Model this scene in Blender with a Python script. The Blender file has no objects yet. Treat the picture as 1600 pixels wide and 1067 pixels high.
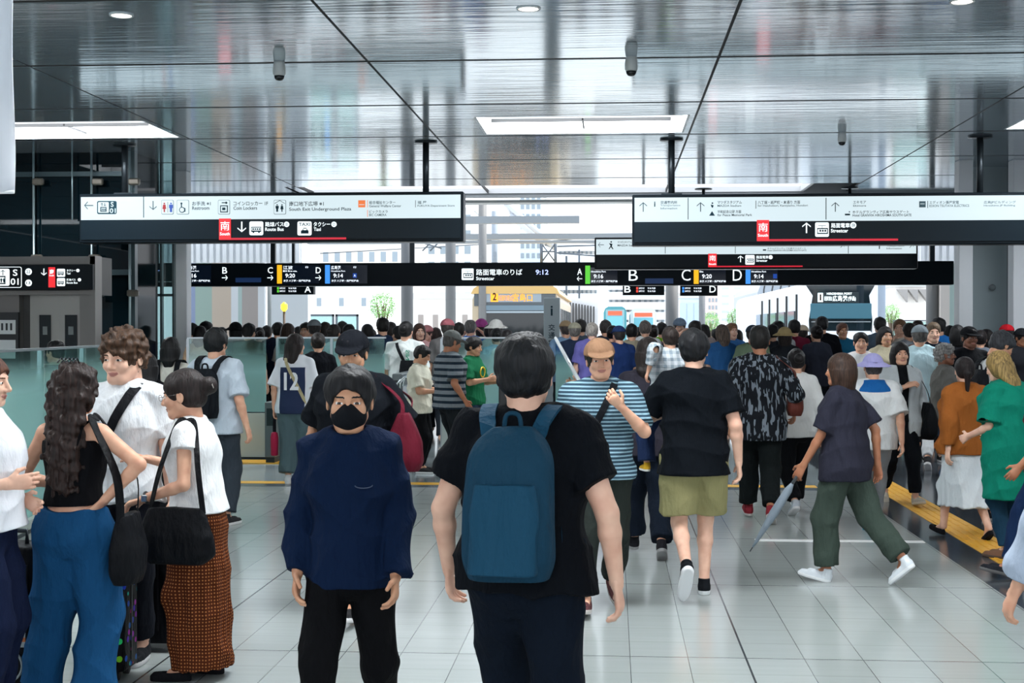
import bpy, math, random
import numpy as np
from mathutils import Vector, Matrix
PI = math.pi
sc = bpy.context.scene
COL = sc.collection
# ---------------------------------------------------------------- camera, world, light, exposure
F, CX, CY, CAMH = 2200.0, 800.0, 533.5, 1.70
YAW, PITCH = math.atan(157 / F), math.atan(18.5 / F)
cd = bpy.data.cameras.new('camera'); cam = bpy.data.objects.new('camera', cd); COL.objects.link(cam)
cd.sensor_width = 36; cd.lens = 36 * F / 1600; cd.clip_end = 800; cd.clip_start = 0.05
cam.location = (0, 0, CAMH); cam.rotation_euler = (PI / 2 - PITCH, 0, YAW)
sc.camera = cam
sc.view_settings.view_transform = 'Standard'; sc.view_settings.look = 'None'
sc.view_settings.gamma = 1; sc.view_settings.use_curve_mapping = False
sc.view_settings.exposure = 0.3
w = bpy.data.worlds.new('sky'); sc.world = w; w.use_nodes = True
wn = w.node_tree.nodes; wl = w.node_tree.links; wn.clear()
wo = wn.new('ShaderNodeOutputWorld'); bg = wn.new('ShaderNodeBackground')
tc = wn.new('ShaderNodeTexCoord'); sx = wn.new('ShaderNodeSeparateXYZ'); rp = wn.new('ShaderNodeValToRGB')
wl.new(tc.outputs['Generated'], sx.inputs[0]); wl.new(sx.outputs['Z'], rp.inputs[0])
rp.color_ramp.elements[0].position = 0.0; rp.color_ramp.elements[0].color = (.92, .95, 1, 1)
rp.color_ramp.elements[1].position = 0.7; rp.color_ramp.elements[1].color = (.75, .86, 1, 1)
wl.new(rp.outputs[0], bg.inputs[0]); bg.inputs[1].default_value = 1.9
wl.new(bg.outputs[0], wo.inputs[0])
sd = bpy.data.lights.new('sun', 'SUN'); sun = bpy.data.objects.new('sun', sd); COL.objects.link(sun)
sd.energy = 4.5; sd.angle = 0.05; sd.color = (1, .96, .9); sun.rotation_euler = Vector((-.35, -.38, -.86)).to_track_quat('-Z', 'Y').to_euler()
CEIL = CAMH + 2.6

# ---------------------------------------------------------------- pixel helpers
def ray(px, py):
    d = Vector(((px - CX) / F, -(py - CY) / F, -1.0)); d.rotate(cam.rotation_euler); return d
def at(px, py, Y):
    d = ray(px, py); return Vector((0, 0, CAMH)) + d * (Y / d.y)
def onz(px, py, z=0.0):
    d = ray(px, py); return Vector((0, 0, CAMH)) + d * ((z - CAMH) / d.z)

# ---------------------------------------------------------------- materials
MATS = {}
def srgb(c):
    if isinstance(c, str):
        c = tuple(int(c[i:i + 2], 16) / 255 for i in (0, 2, 4))
    return tuple(((v + .055) / 1.055) ** 2.4 if v > .04045 else v / 12.92 for v in c[:3]) + (1,)
def mat(name, col, rough=.6, metal=0, emit=0, spec=.5, bump=None, alpha=None, trans=0, setup=None):
    key = (name, str(col), rough, metal, emit, str(bump), trans)
    if key in MATS: return MATS[key]
    m = bpy.data.materials.new(name); m.use_nodes = True
    n = m.node_tree.nodes; l = m.node_tree.links; b = n['Principled BSDF']
    b.inputs['Base Color'].default_value = srgb(col); b.inputs['Roughness'].default_value = rough
    b.inputs['Metallic'].default_value = metal; b.inputs['Specular IOR Level'].default_value = spec
    if emit:
        b.inputs['Base Color'].default_value = tuple(v * .12 for v in srgb(col)[:3]) + (1,)
        b.inputs['Emission Color'].default_value = srgb(col); b.inputs['Emission Strength'].default_value = emit
    if trans: b.inputs['Transmission Weight'].default_value = trans
    if bump:
        t = n.new('ShaderNodeTexNoise'); t.inputs['Scale'].default_value = bump[0]; t.inputs['Detail'].default_value = 3
        c2 = n.new('ShaderNodeTexCoord'); mp = n.new('ShaderNodeMapping'); mp.inputs['Scale'].default_value = bump[2] if len(bump) > 2 else (1, 1, 1)
        bp = n.new('ShaderNodeBump'); bp.inputs['Strength'].default_value = bump[1]; bp.inputs['Distance'].default_value = .02
        l.new(c2.outputs['Object'], mp.inputs[0]); l.new(mp.outputs[0], t.inputs[0]); l.new(t.outputs[0], bp.inputs['Height']); l.new(bp.outputs[0], b.inputs['Normal'])
    if setup: setup(m, n, l, b)
    MATS[key] = m; return m
def mix_pattern(n, l, b, fac_socket, c1, c2):
    mx = n.new('ShaderNodeMix'); mx.data_type = 'RGBA'
    mx.inputs[6].default_value = srgb(c1); mx.inputs[7].default_value = srgb(c2)
    l.new(fac_socket, mx.inputs[0]); l.new(mx.outputs[2], b.inputs['Base Color']); return mx
def math_node(n, l, op, a, bv=0.0):
    m = n.new('ShaderNodeMath'); m.operation = op
    if hasattr(a, 'links'): l.new(a, m.inputs[0])
    else: m.inputs[0].default_value = a
    if hasattr(bv, 'links'): l.new(bv, m.inputs[1])
    else: m.inputs[1].default_value = bv
    return m.outputs[0]
def cloth(col, rough=.85, pat=None, name='cloth'):
    """woven cloth; pat = (kind, second colour, size)"""
    def su(m, n, l, b):
        tcn = n.new('ShaderNodeTexCoord'); s = n.new('ShaderNodeSeparateXYZ'); l.new(tcn.outputs['Object'], s.inputs[0])
        nz = n.new('ShaderNodeTexNoise'); nz.inputs['Scale'].default_value = 9; nz.inputs['Detail'].default_value = 4
        mp = n.new('ShaderNodeMapping'); mp.inputs['Scale'].default_value = (1.6, 1.6, .6)
        l.new(tcn.outputs['Object'], mp.inputs[0]); l.new(mp.outputs[0], nz.inputs[0])
        bp = n.new('ShaderNodeBump'); bp.inputs['Strength'].default_value = .8; bp.inputs['Distance'].default_value = .035
        l.new(nz.outputs[0], bp.inputs['Height']); l.new(bp.outputs[0], b.inputs['Normal'])
        b.inputs['Specular IOR Level'].default_value = .1
        if pat:
            kind, c2, size = pat
            if kind == 'stripe':
                f = math_node(n, l, 'GREATER_THAN', math_node(n, l, 'FRACT', math_node(n, l, 'MULTIPLY', s.outputs['Z'], 1 / size)), .58)
            elif kind == 'vstripe':
                f = math_node(n, l, 'GREATER_THAN', math_node(n, l, 'FRACT', math_node(n, l, 'MULTIPLY', s.outputs['X'], 1 / size)), .6)
            elif kind == 'plaid':
                f1 = math_node(n, l, 'GREATER_THAN', math_node(n, l, 'FRACT', math_node(n, l, 'MULTIPLY', s.outputs['Z'], 1 / size)), .55)
                f2 = math_node(n, l, 'GREATER_THAN', math_node(n, l, 'FRACT', math_node(n, l, 'MULTIPLY', s.outputs['X'], 1 / size)), .55)
                f = math_node(n, l, 'MULTIPLY', math_node(n, l, 'ADD', f1, f2), .5)
            elif kind == 'dots':
                at_ = math_node(n, l, 'ARCTAN2', s.outputs['Y'], s.outputs['X']); u = math_node(n, l, 'MULTIPLY', at_, .2 / size); v_ = math_node(n, l, 'MULTIPLY', s.outputs['Z'], 1 / size)
                cb = n.new('ShaderNodeCombineXYZ'); l.new(u, cb.inputs[0]); l.new(v_, cb.inputs[1]); v = n.new('ShaderNodeTexVoronoi'); v.voronoi_dimensions = '2D'; v.inputs['Scale'].default_value = 1; v.inputs['Randomness'].default_value = .12
                l.new(cb.outputs[0], v.inputs[0]); f = math_node(n, l, 'LESS_THAN', v.outputs['Distance'], .23)
            elif kind == 'print':
                v = n.new('ShaderNodeTexNoise'); v.inputs['Scale'].default_value = 1 / size; v.inputs['Detail'].default_value = 1
                m2 = n.new('ShaderNodeMapping'); m2.inputs['Scale'].default_value = (2.4, 2.4, .45)
                l.new(tcn.outputs['Object'], m2.inputs[0]); l.new(m2.outputs[0], v.inputs[0]); f = math_node(n, l, 'GREATER_THAN', v.outputs[0], .56)
            elif kind == 'floral':
                v = n.new('ShaderNodeTexVoronoi'); v.inputs['Scale'].default_value = 1 / size
                l.new(tcn.outputs['Object'], v.inputs[0]); f = math_node(n, l, 'LESS_THAN', v.outputs['Distance'], .3)
                hs = n.new('ShaderNodeHueSaturation'); hs.inputs['Color'].default_value = srgb(c2)
                s3 = n.new('ShaderNodeSeparateColor'); l.new(v.outputs['Color'], s3.inputs[0]); l.new(s3.outputs[0], hs.inputs['Hue'])
                mx = mix_pattern(n, l, b, f, col, c2); l.new(hs.outputs[0], mx.inputs[7]); return
            mix_pattern(n, l, b, f, col, c2)
    key = ('cloth', str(col), rough, str(pat), name)
    if key in MATS: return MATS[key]
    m = mat(name + '_' + str(len(MATS)), col, rough, setup=su); MATS[key] = m; return m
def hairmat(col, scale=1.0):
    def su(m, n, l, b):
        tcn = n.new('ShaderNodeTexCoord'); mp = n.new('ShaderNodeMapping'); mp.inputs['Scale'].default_value = (90, 90, 9)
        nz = n.new('ShaderNodeTexNoise'); nz.inputs['Scale'].default_value = 1; nz.inputs['Detail'].default_value = 3
        l.new(tcn.outputs['Object'], mp.inputs[0]); l.new(mp.outputs[0], nz.inputs[0])
        bp = n.new('ShaderNodeBump'); bp.inputs['Strength'].default_value = .6; bp.inputs['Distance'].default_value = .008
        l.new(nz.outputs[0], bp.inputs['Height']); l.new(bp.outputs[0], b.inputs['Normal'])
        c1 = srgb(col); r = n.new('ShaderNodeValToRGB'); l.new(nz.outputs[0], r.inputs[0])
        r.color_ramp.elements[0].position = .35; r.color_ramp.elements[0].color = tuple(v * .4 for v in c1[:3]) + (1,)
        r.color_ramp.elements[1].position = .7; r.color_ramp.elements[1].color = tuple(min(1, v * 1.3) for v in c1[:3]) + (1,)
        l.new(r.outputs[0], b.inputs['Base Color'])
    return mat('hair_' + str(col), col, .55, setup=su, spec=.3)
def skinmat(col):
    def su(m, n, l, b):
        b.inputs['Subsurface Weight'].default_value = 0.0
        tcn = n.new('ShaderNodeTexCoord'); nz = n.new('ShaderNodeTexNoise'); nz.inputs['Scale'].default_value = 14
        l.new(tcn.outputs['Object'], nz.inputs[0]); c1 = srgb(col)
        r = n.new('ShaderNodeValToRGB'); l.new(nz.outputs[0], r.inputs[0])
        r.color_ramp.elements[0].color = (c1[0] * .9, c1[1] * .78, c1[2] * .74, 1); r.color_ramp.elements[1].color = (min(1, c1[0] * 1.08), c1[1] * 1.08, c1[2] * 1.05, 1)
        r.color_ramp.elements[0].position = .3; r.color_ramp.elements[1].position = .7
        l.new(r.outputs[0], b.inputs['Base Color'])
    return mat('skin_' + str(col), col, .48, setup=su, spec=.4)

# ---------------------------------------------------------------- mesh helpers
def mesh_np(name, V, Q, mi=None, smooth=True):
    me = bpy.data.meshes.new(name); V = np.asarray(V, np.float32); Q = np.asarray(Q, np.int32)
    nq, k = Q.shape
    me.vertices.add(len(V)); me.vertices.foreach_set('co', V.ravel())
    me.loops.add(nq * k); me.loops.foreach_set('vertex_index', Q.ravel())
    me.polygons.add(nq); me.polygons.foreach_set('loop_start', np.arange(0, nq * k, k, dtype=np.int32))
    me.polygons.foreach_set('loop_total', np.full(nq, k, np.int32))
    if mi is not None: me.polygons.foreach_set('material_index', np.asarray(mi, np.int32))
    if smooth: me.polygons.foreach_set('use_smooth', np.ones(nq, bool))
    me.update(calc_edges=True); return me
def link(name, me, mats, parent=None, loc=None, rz=0):
    o = bpy.data.objects.new(name, me); COL.objects.link(o)
    for m in (mats if isinstance(mats, (list, tuple)) else [mats]): me.materials.append(m)
    if parent: o.parent = parent
    if loc is not None: o.location = loc
    if rz: o.rotation_euler = (0, 0, rz)
    return o
class MB:
    """collects shapes into one mesh"""
    def __init__(s): s.v = []; s.f = []; s.m = []; s.sm = []; s.cm = 0
    def add(s, vs, fs, sm=False):
        k = len(s.v); s.v += [tuple(v) for v in vs]; s.f += [tuple(i + k for i in f) for f in fs]; s.m += [s.cm] * len(fs); s.sm += [sm] * len(fs)
    def box(s, x0, x1, y0, y1, z0, z1, bev=0, rot=None):
        if bev:
            b = bev; vs = []; 
            # chamfered box: 24 verts
            for sx_ in (0, 1):
                for sy_ in (0, 1):
                    for sz_ in (0, 1):
                        X = (x0, x1)[sx_]; Y = (y0, y1)[sy_]; Z = (z0, z1)[sz_]
                        dx = b if sx_ == 0 else -b; dy = b if sy_ == 0 else -b; dz = b if sz_ == 0 else -b
                        vs += [(X, Y + dy, Z + dz), (X + dx, Y, Z + dz), (X + dx, Y + dy, Z)]
            import bmesh
            bm = bmesh.new(); bv = [bm.verts.new(v) for v in vs]; bmesh.ops.convex_hull(bm, input=bv)
            bm.verts.index_update(); V = [v.co.copy() for v in bm.verts]; Fc = [[v.index for v in f.verts] for f in bm.faces]; bm.free()
        else:
            V = [Vector((x, y, z)) for x in (x0, x1) for y in (y0, y1) for z in (z0, z1)]
            Fc = [(0, 1, 3, 2), (4, 6, 7, 5), (0, 4, 5, 1), (2, 3, 7, 6), (0, 2, 6, 4), (1, 5, 7, 3)]
        if rot: V = [rot @ v for v in V]
        s.add(V, Fc); return s
    def tube(s, pts, r, seg=8, caps=True, closed=False):
        pts = [Vector(p) for p in pts]; n = len(pts); rings = []
        rr = r if isinstance(r, (list, tuple)) else [r] * n; up0 = None; V = []
        for i, p in enumerate(pts):
            a = pts[(i - 1) % n] if (i > 0 or closed) else p; b = pts[(i + 1) % n] if (i < n - 1 or closed) else p
            t = (b - a).normalized()
            if up0 is None: up0 = Vector((0, 0, 1)) if abs(t.z) < .9 else Vector((1, 0, 0))
            u = t.cross(up0).normalized(); vv = u.cross(t).normalized(); up0 = vv
            for k in range(seg):
                an = 2 * PI * k / seg; V.append(p + u * rr[i] * math.cos(an) + vv * rr[i] * math.sin(an))
        Fc = []
        for i in range(n if closed else n - 1):
            j = (i + 1) % n
            for k in range(seg): Fc.append((i * seg + k, i * seg + (k + 1) % seg, j * seg + (k + 1) % seg, j * seg + k))
        if caps and not closed: Fc += [tuple(range(seg - 1, -1, -1)), tuple((n - 1) * seg + k for k in range(seg))]
        s.add(V, Fc, True); return s
    def lathe(s, prof, c=(0, 0, 0), seg=24, axis='z'):
        V = []; Fc = []
        for r, z in prof:
            for k in range(seg):
                a = 2 * PI * k / seg; p = (r * math.cos(a), r * math.sin(a), z)
                if axis == 'y': p = (p[0], p[2], p[1])
                if axis == 'x': p = (p[2], p[0], p[1])
                V.append((p[0] + c[0], p[1] + c[1], p[2] + c[2]))
        for i in range(len(prof) - 1):
            for k in range(seg): Fc.append((i * seg + k, i * seg + (k + 1) % seg, (i + 1) * seg + (k + 1) % seg, (i + 1) * seg + k))
        Fc += [tuple(range(seg - 1, -1, -1)), tuple((len(prof) - 1) * seg + k for k in range(seg))]
        s.add(V, Fc, True); return s
    def quad(s, a, b, c, d): s.add([a, b, c, d], [(0, 1, 2, 3)]); return s
    def prism(s, poly, y0, y1):
        """poly of (x,z) extruded along y"""
        n = len(poly); V = [(x, y0, z) for x, z in poly] + [(x, y1, z) for x, z in poly]
        s.add(V, [tuple(range(n)), tuple(range(2 * n - 1, n - 1, -1))] + [(i, i + n, (i + 1) % n + n, (i + 1) % n) for i in range(n)]); return s
    def build(s, name, mats, parent=None, loc=None, rz=0):
        me = bpy.data.meshes.new(name); me.from_pydata([tuple(v) for v in s.v], [], s.f)
        me.polygons.foreach_set('material_index', s.m); me.polygons.foreach_set('use_smooth', s.sm); me.update()
        return link(name, me, mats, parent, loc, rz)
import re
def person_words(t):
    for a, b in (('curly haired young man', 'curly haired person'), ('young man', 'person'), ('woman', 'person'), ('man', 'person'), ('boy', 'person'), ('his', 'one'), ('her', 'one')):
        t = re.sub(r'\b' + a + r'\b', b, t)
    return t
def tag(o, label=None, cat=None, group=None, kind=None):
    if label: o['label'] = person_words(label)
    if cat: o['category'] = cat
    if group: o['group'] = group
    if kind: o['kind'] = kind
    return o
def empty(name, loc=(0, 0, 0), rz=0, label=None, cat=None, group=None, s=1):
    o = bpy.data.objects.new(name, None); COL.objects.link(o); o.empty_display_size = .1
    o.location = loc; o.rotation_euler = (0, 0, rz); o.scale = (s, s, s); return tag(o, label, cat, group)
def struct(o): o['kind'] = 'structure'; return o
def copy_tree(o, parent=None):
    c = o.copy(); COL.objects.link(c); c.parent = parent
    for ch in list(o.children): copy_tree(ch, c)
    return c
_tc = {}
def text_geo(s, bold=0.0):
    k = (s, bold)
    if k not in _tc:
        cu = bpy.data.curves.new('lettering', 'FONT'); cu.body = s; cu.offset = bold; cu.resolution_u = 3
        o = bpy.data.objects.new('lettering', cu); COL.objects.link(o); bpy.context.view_layer.update()
        dg = bpy.context.evaluated_depsgraph_get(); me = bpy.data.meshes.new_from_object(o.evaluated_get(dg))
        V = [v.co.copy() for v in me.vertices]; P = [tuple(p.vertices) for p in me.polygons]
        bpy.data.objects.remove(o); bpy.data.curves.remove(cu); bpy.data.meshes.remove(me)
        x0 = min(v.x for v in V); x1 = max(v.x for v in V); y0 = min(v.y for v in V); y1 = max(v.y for v in V)
        _tc[k] = (V, P, x0, x1, y0, y1)
    return _tc[k]
# ================================================================ THE SETTING
def tile_mat(name, base, joint, period=2.1, rough=.16, faint=True, offx=.69, offy=9.44, var=.06):
    def su(m, n, l, b):
        t = n.new('ShaderNodeTexCoord'); s = n.new('ShaderNodeSeparateXYZ'); l.new(t.outputs['Object'], s.inputs[0])
        def line(sock, off, per, wd):
            a = math_node(n, l, 'FRACT', math_node(n, l, 'MULTIPLY', math_node(n, l, 'ADD', sock, 50 * per - off + wd / 2), 1 / per))
            return math_node(n, l, 'LESS_THAN', a, wd / per)
        L1 = line(s.outputs['X'], offx, .299, .004); L2 = line(s.outputs['X'], offx, 2.99, .011); L3 = line(s.outputs['Y'], offy, period, .012)
        L4 = math_node(n, l, 'MULTIPLY', line(s.outputs['Y'], offy, period / 6, .008), .22 if faint else 0)
        f = math_node(n, l, 'MAXIMUM', math_node(n, l, 'MAXIMUM', math_node(n, l, 'MULTIPLY', L1, .8), L2), math_node(n, l, 'MAXIMUM', math_node(n, l, 'MULTIPLY', L3, .75), L4))
        # per tile tone
        cx = math_node(n, l, 'FLOOR', math_node(n, l, 'MULTIPLY', math_node(n, l, 'ADD', s.outputs['X'], 50 * .299 - offx), 1 / .299))
        cy = math_node(n, l, 'FLOOR', math_node(n, l, 'MULTIPLY', math_node(n, l, 'ADD', s.outputs['Y'], 50 * period - offy), 1 / period))
        cb = n.new('ShaderNodeCombineXYZ'); l.new(cx, cb.inputs[0]); l.new(cy, cb.inputs[1])
        wn_ = n.new('ShaderNodeTexWhiteNoise'); l.new(cb.outputs[0], wn_.inputs[0])
        mr = n.new('ShaderNodeMapRange'); l.new(wn_.outputs[0], mr.inputs[0]); mr.inputs[3].default_value = 1 - var; mr.inputs[4].default_value = 1 + var
        nz = n.new('ShaderNodeTexNoise'); nz.inputs['Scale'].default_value = 3; mp = n.new('ShaderNodeMapping'); mp.inputs['Scale'].default_value = (.5, 6, 1)
        l.new(t.outputs['Object'], mp.inputs[0]); l.new(mp.outputs[0], nz.inputs[0])
        mr2 = n.new('ShaderNodeMapRange'); l.new(nz.outputs[0], mr2.inputs[0]); mr2.inputs[3].default_value = .93; mr2.inputs[4].default_value = 1.07
        mx = mix_pattern(n, l, b, f, base, joint)
        sc_ = n.new('ShaderNodeVectorMath'); sc_.operation = 'SCALE'; l.new(mx.outputs[2], sc_.inputs[0]); l.new(math_node(n, l, 'MULTIPLY', mr.outputs[0], mr2.outputs[0]), sc_.inputs['Scale'])
        l.new(sc_.outputs[0], b.inputs['Base Color'])
        bp = n.new('ShaderNodeBump'); bp.inputs['Strength'].default_value = .12; bp.inputs['Distance'].default_value = .004
        l.new(nz.outputs[0], bp.inputs['Height']); l.new(bp.outputs[0], b.inputs['Normal'])
    return mat(name, base, rough, setup=su, spec=.5)
FL = tile_mat('beige_floor_tile', '9ca3a2', '33383a')
FD = tile_mat('dark_floor_tile', '3f454b', '2c3034', rough=.15)
FF = tile_mat('blue_grey_floor_tile', '8f999c', '454c50', rough=.12)
def slab(name, x0, x1, y0, y1, z0, z1, m, kind=True, bev=0):
    o = MB().box(x0, x1, y0, y1, z0, z1, bev).build(name, m)
    if kind: struct(o)
    return o
XB = 2.5
slab('floor', -16, XB, -12, 15.05, -.2, 0, FL)
slab('floor_dark_border', XB, 16, -12, 31, -.2, 0, FD)
slab('floor_beyond_line', -16, XB, 15.05, 31, -.2, 0, FF)
def asphalt(m, n, l, b):
    nz = n.new('ShaderNodeTexNoise'); nz.inputs['Scale'].default_value = 3; nz.inputs['Detail'].default_value = 6
    mix_pattern(n, l, b, nz.outputs[0], 'b4b6b6', 'cfd1cf')
slab('ground_outside', -60, 60, 31, 260, -.25, -.02, mat('street_paving', 'c4c6c5', .8, setup=asphalt))
YEL = mat('yellow_line', 'e0a832', .4)
struct(slab('trim_line_1', -16, 2.2, 15.3, 15.52, 0, .004, YEL)); 
slab('trim_band_1', -16, XB, 15.05, 15.28, 0, .003, mat('dark_band', '5c656b', .2))
slab('trim_line_2', -8.5, -3.6, 17.55, 18.0, 0, .012, YEL)
slab('trim_line_3', 1.15, 2.49, 11.42, 11.52, 0, .003, mat('white_line', 'e8eaea', .4))
# tactile guide strip with raised bars
tb = MB(); tb.box(2.8, 3.12, -2, 16.2, 0, .004)
for i in range(4):
    x = 2.84 + i * .073
    y = -2.0
    while y < 16.2:
        tb.box(x - .012, x + .012, y + .01, y + .285, .003, .0095); y += .3
tb.build('tactile_paving_strip', mat('tactile_yellow', 'dda534', .45)); bpy.data.objects['tactile_paving_strip']['kind'] = 'structure'; bpy.data.objects['tactile_paving_strip'].name = 'trim_tactile'

# ---- ceiling of polished panels
def ceilmat(m, n, l, b):
    t = n.new('ShaderNodeTexCoord'); bp = None
    def bump(scale, vec, st, prev=None, det=2):
        mp = n.new('ShaderNodeMapping'); mp.inputs['Scale'].default_value = vec
        nz = n.new('ShaderNodeTexNoise'); nz.inputs['Scale'].default_value = scale; nz.inputs['Detail'].default_value = det
        l.new(t.outputs['Object'], mp.inputs[0]); l.new(mp.outputs[0], nz.inputs[0])
        q = n.new('ShaderNodeBump'); q.inputs['Strength'].default_value = st; q.inputs['Distance'].default_value = .02
        l.new(nz.outputs[0], q.inputs['Height'])
        if prev: l.new(prev.outputs[0], q.inputs['Normal'])
        return q
    q = bump(1, (.5, 1.6, 1), .14); q = bump(1, (.8, 13, 1), .11, q); l.new(q.outputs[0], b.inputs['Normal'])
CM = mat('polished_ceiling_panel', 'c2cfd8', .11, metal=.6, setup=ceilmat)
DK = mat('black_joint', '0b0d0f', .6)
XJ = [-5.75 + 3.38 * k for k in range(-3, 7)]; YJ = [13.55 + 2.66 * k for k in range(-10, 5)] + [26.9]
YJ[-1] = 26.85
COFF = {}  # (col index, row index) -> opening
def cell(x, y): return (x0 <= x)
ce = MB(); g = .014; gy = .045
coffers = []
for i in range(len(XJ) - 1):
    for j in range(len(YJ) - 1):
        x0, x1, y0, y1 = XJ[i] + g, XJ[i + 1] - g, YJ[j] + gy, YJ[j + 1] - gy
        if y1 - y0 < .3 or y1 < -4.2: continue
        if (i - 1) % 2 == (XJ.index(XJ[4]) - 1) % 2 and (j - 11) % 4 == 0 and y0 < 20:
            a0, a1, b0, b1 = x0 + .66, x1 - .06, y0 + .92, y1 - .1
            ce.box(x0, a0, y0, y1, CEIL, CEIL + .03); ce.box(a1, x1, y0, y1, CEIL, CEIL + .03)
            ce.box(a0, a1, y0, b0, CEIL, CEIL + .03); ce.box(a0, a1, b1, y1, CEIL, CEIL + .03)
            coffers.append((a0, a1, b0, b1)); continue
        if y0 > 24 and -6 < (x0 + x1) / 2 < 3.6:
            ce.box(x0, x1, y0, 25.35, CEIL, CEIL + .03); continue
        ce.box(x0, x1, y0, y1, CEIL, CEIL + .03)
struct(ce.build('ceiling', CM))
bk = MB(); bk.box(XJ[0], XJ[-1], -5, 26.9, CEIL + .35, CEIL + .45)
for x in XJ: bk.box(x - g * .95, x + g * .95, -5, 26.85, CEIL + .006, CEIL + .06)
for y in YJ[:-1]:
    if y > -5: bk.box(XJ[0], XJ[-1], y - gy * .97, y + gy * .97, CEIL + .004, CEIL + .06)
struct(bk.build('ceiling_void', DK))
slab('trim_ceiling_edge', XJ[0], XJ[-1], 26.86, 27.1, CEIL - .06, CEIL + .6, mat('edge_beam', 'b9bfc3', .5))
GLOW = mat('light_diffuser', 'f2f7ff', .5, emit=1.6)
GLOWS = mat('light_diffuser_low', 'eef4fb', .5, emit=1.0)
WH = mat('white_paint', 'eef1f3', .5)
STEEL = mat('brushed_steel', 'a2a9ad', .3, metal=.9)
DSTEEL = mat('dark_steel', '2a3136', .35, metal=.6)
def area(name, loc, sx_, sy_, e, parent, rot=(0, 0, 0), col=(.93, .97, 1)):
    L = bpy.data.lights.new(name, 'AREA'); L.shape = 'RECTANGLE'; L.size = sx_; L.size_y = sy_; L.energy = e; L.color = col
    o = bpy.data.objects.new(name, L); COL.objects.link(o); o.location = loc; o.rotation_euler = rot; o.parent = parent; return o
for k, (a0, a1, b0, b1) in enumerate(coffers):
    cx, cy = (a0 + a1) / 2, (b0 + b1) / 2; w2, d2 = (a1 - a0) / 2, (b1 - b0) / 2
    vis = cy > 16 and -10 < cx < 0
    c = empty('ceiling_light_coffer', (cx, cy, CEIL), 0, 'large white recessed light panel in the ceiling ' + ('above the middle, between the two hanging signs' if cx > -3 else 'at the far left') if vis else 'large white recessed light panel in the ceiling out of the view', 'ceiling light', 'recessed ceiling light panels')
    m = MB()
    m.box(-w2, -w2 + .03, -d2, d2, .0, .3); m.box(w2 - .03, w2, -d2, d2, .0, .3); m.box(-w2, w2, -d2, -d2 + .03, .0, .3); m.box(-w2, w2, d2 - .03, d2, .0, .3)
    m.build('frame', WH, c)
    MB().box(-w2 + .03, w2 - .03, -d2 + .03, d2 - .03, .28, .3).build('diffuser', GLOW, c)
    m = MB(); m.box(-w2 + .15, w2 - .2, -.02, .02, .05, .09); m.box(-.01, .01, -.02, d2 - .03, .06, .085); m.build('black_rail', DK, c)
    area('light', (0, 0, .2), w2 * 1.8, d2 * 1.8, 190, c)
# white soffit strip at the ceiling end, its brightness put in as emission
c = empty('glowing_soffit', (-1.2, 26.1, CEIL), 0, 'long white soffit strip made to glow along the far edge of the ceiling', 'ceiling light')
MB().box(-4.7, 4.7, -.72, .7, .1, .14).build('diffuser', GLOW, c)
m = MB(); m.box(-4.75, 4.75, -.75, -.72, 0, .15); m.box(-4.75, 4.75, .7, .74, 0, .15); m.box(-4.78, -4.72, -.75, .74, 0, .15); m.box(4.72, 4.78, -.75, .74, 0, .15); m.build('frame', WH, c)
# downlights
dl_names = {0: 'left', 1: 'middle', 2: 'right'}
for r_, Y in enumerate((11.4, 6.1, .8)):
    for k in range(3):
        X = (-4.05, -.68, 2.76)[k]
        t_ = empty('downlight', (X, Y, CEIL), 0, ('round recessed downlight at the top edge, ' + ('left of the first security camera', 'between the two near security cameras', 'on the right above the long sign')[k]) if r_ == 0 else 'round recessed downlight out of the view', 'ceiling light', 'round downlights')
        MB().lathe([(.10, 0), (.10, -.008), (.085, -.01), (.08, .0)]).build('ring', WH, t_)
        MB().lathe([(.08, -.006), (.079, -.003)]).build('diffuser', mat('downlight_glow', 'fff6e6', .5, emit=4), t_)
        area('light', (0, 0, -.03), .16, .16, 26 if r_ else 14, t_, col=(1, .97, .92))
# security cameras
for px, Y, s, lb in ((437, 13.5, 1, 'white dome security camera on the ceiling, the left one'), (986, 13.5, 1, 'white dome security camera on the ceiling, above the left end of the right sign'), (1315, 18.85, .95, 'white dome security camera on the ceiling, the farthest one, above the right sign')):
    p = at(px, 515, Y); e = empty('security_camera', (p.x, p.y, CEIL), 0, lb, 'security camera', 'dome cameras', s)
    MB().lathe([(.05, 0), (.055, -.02), (.062, -.07), (.06, -.12), (.05, -.135)]).build('housing', mat('camera_white', 'c9cdcc', .35), e)
    MB().lathe([(.05, -.136), (.046, -.16), (.03, -.178), (.005, -.184)]).build('dome', mat('smoked_dome', '15191c', .08), e)
# ---- concourse behind the camera and side walls (kept open at the back for daylight)
WG = mat('side_wall_panel', '8b9498', .35, bump=(2, .05))
slab('wall_left', -16.2, -16, -12, 27, 0, CEIL, mat('dark_wall_panel', '1c2c33', .4)); slab('wall_right', 15, 15.2, -12, 27, 0, CEIL, WG)
# columns behind
for X in (-9, 7):
    struct(MB().box(X - .35, X + .35, -4.9, -4.2, 0, CEIL, .03).build('wall_pillar_back', WH))

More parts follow.
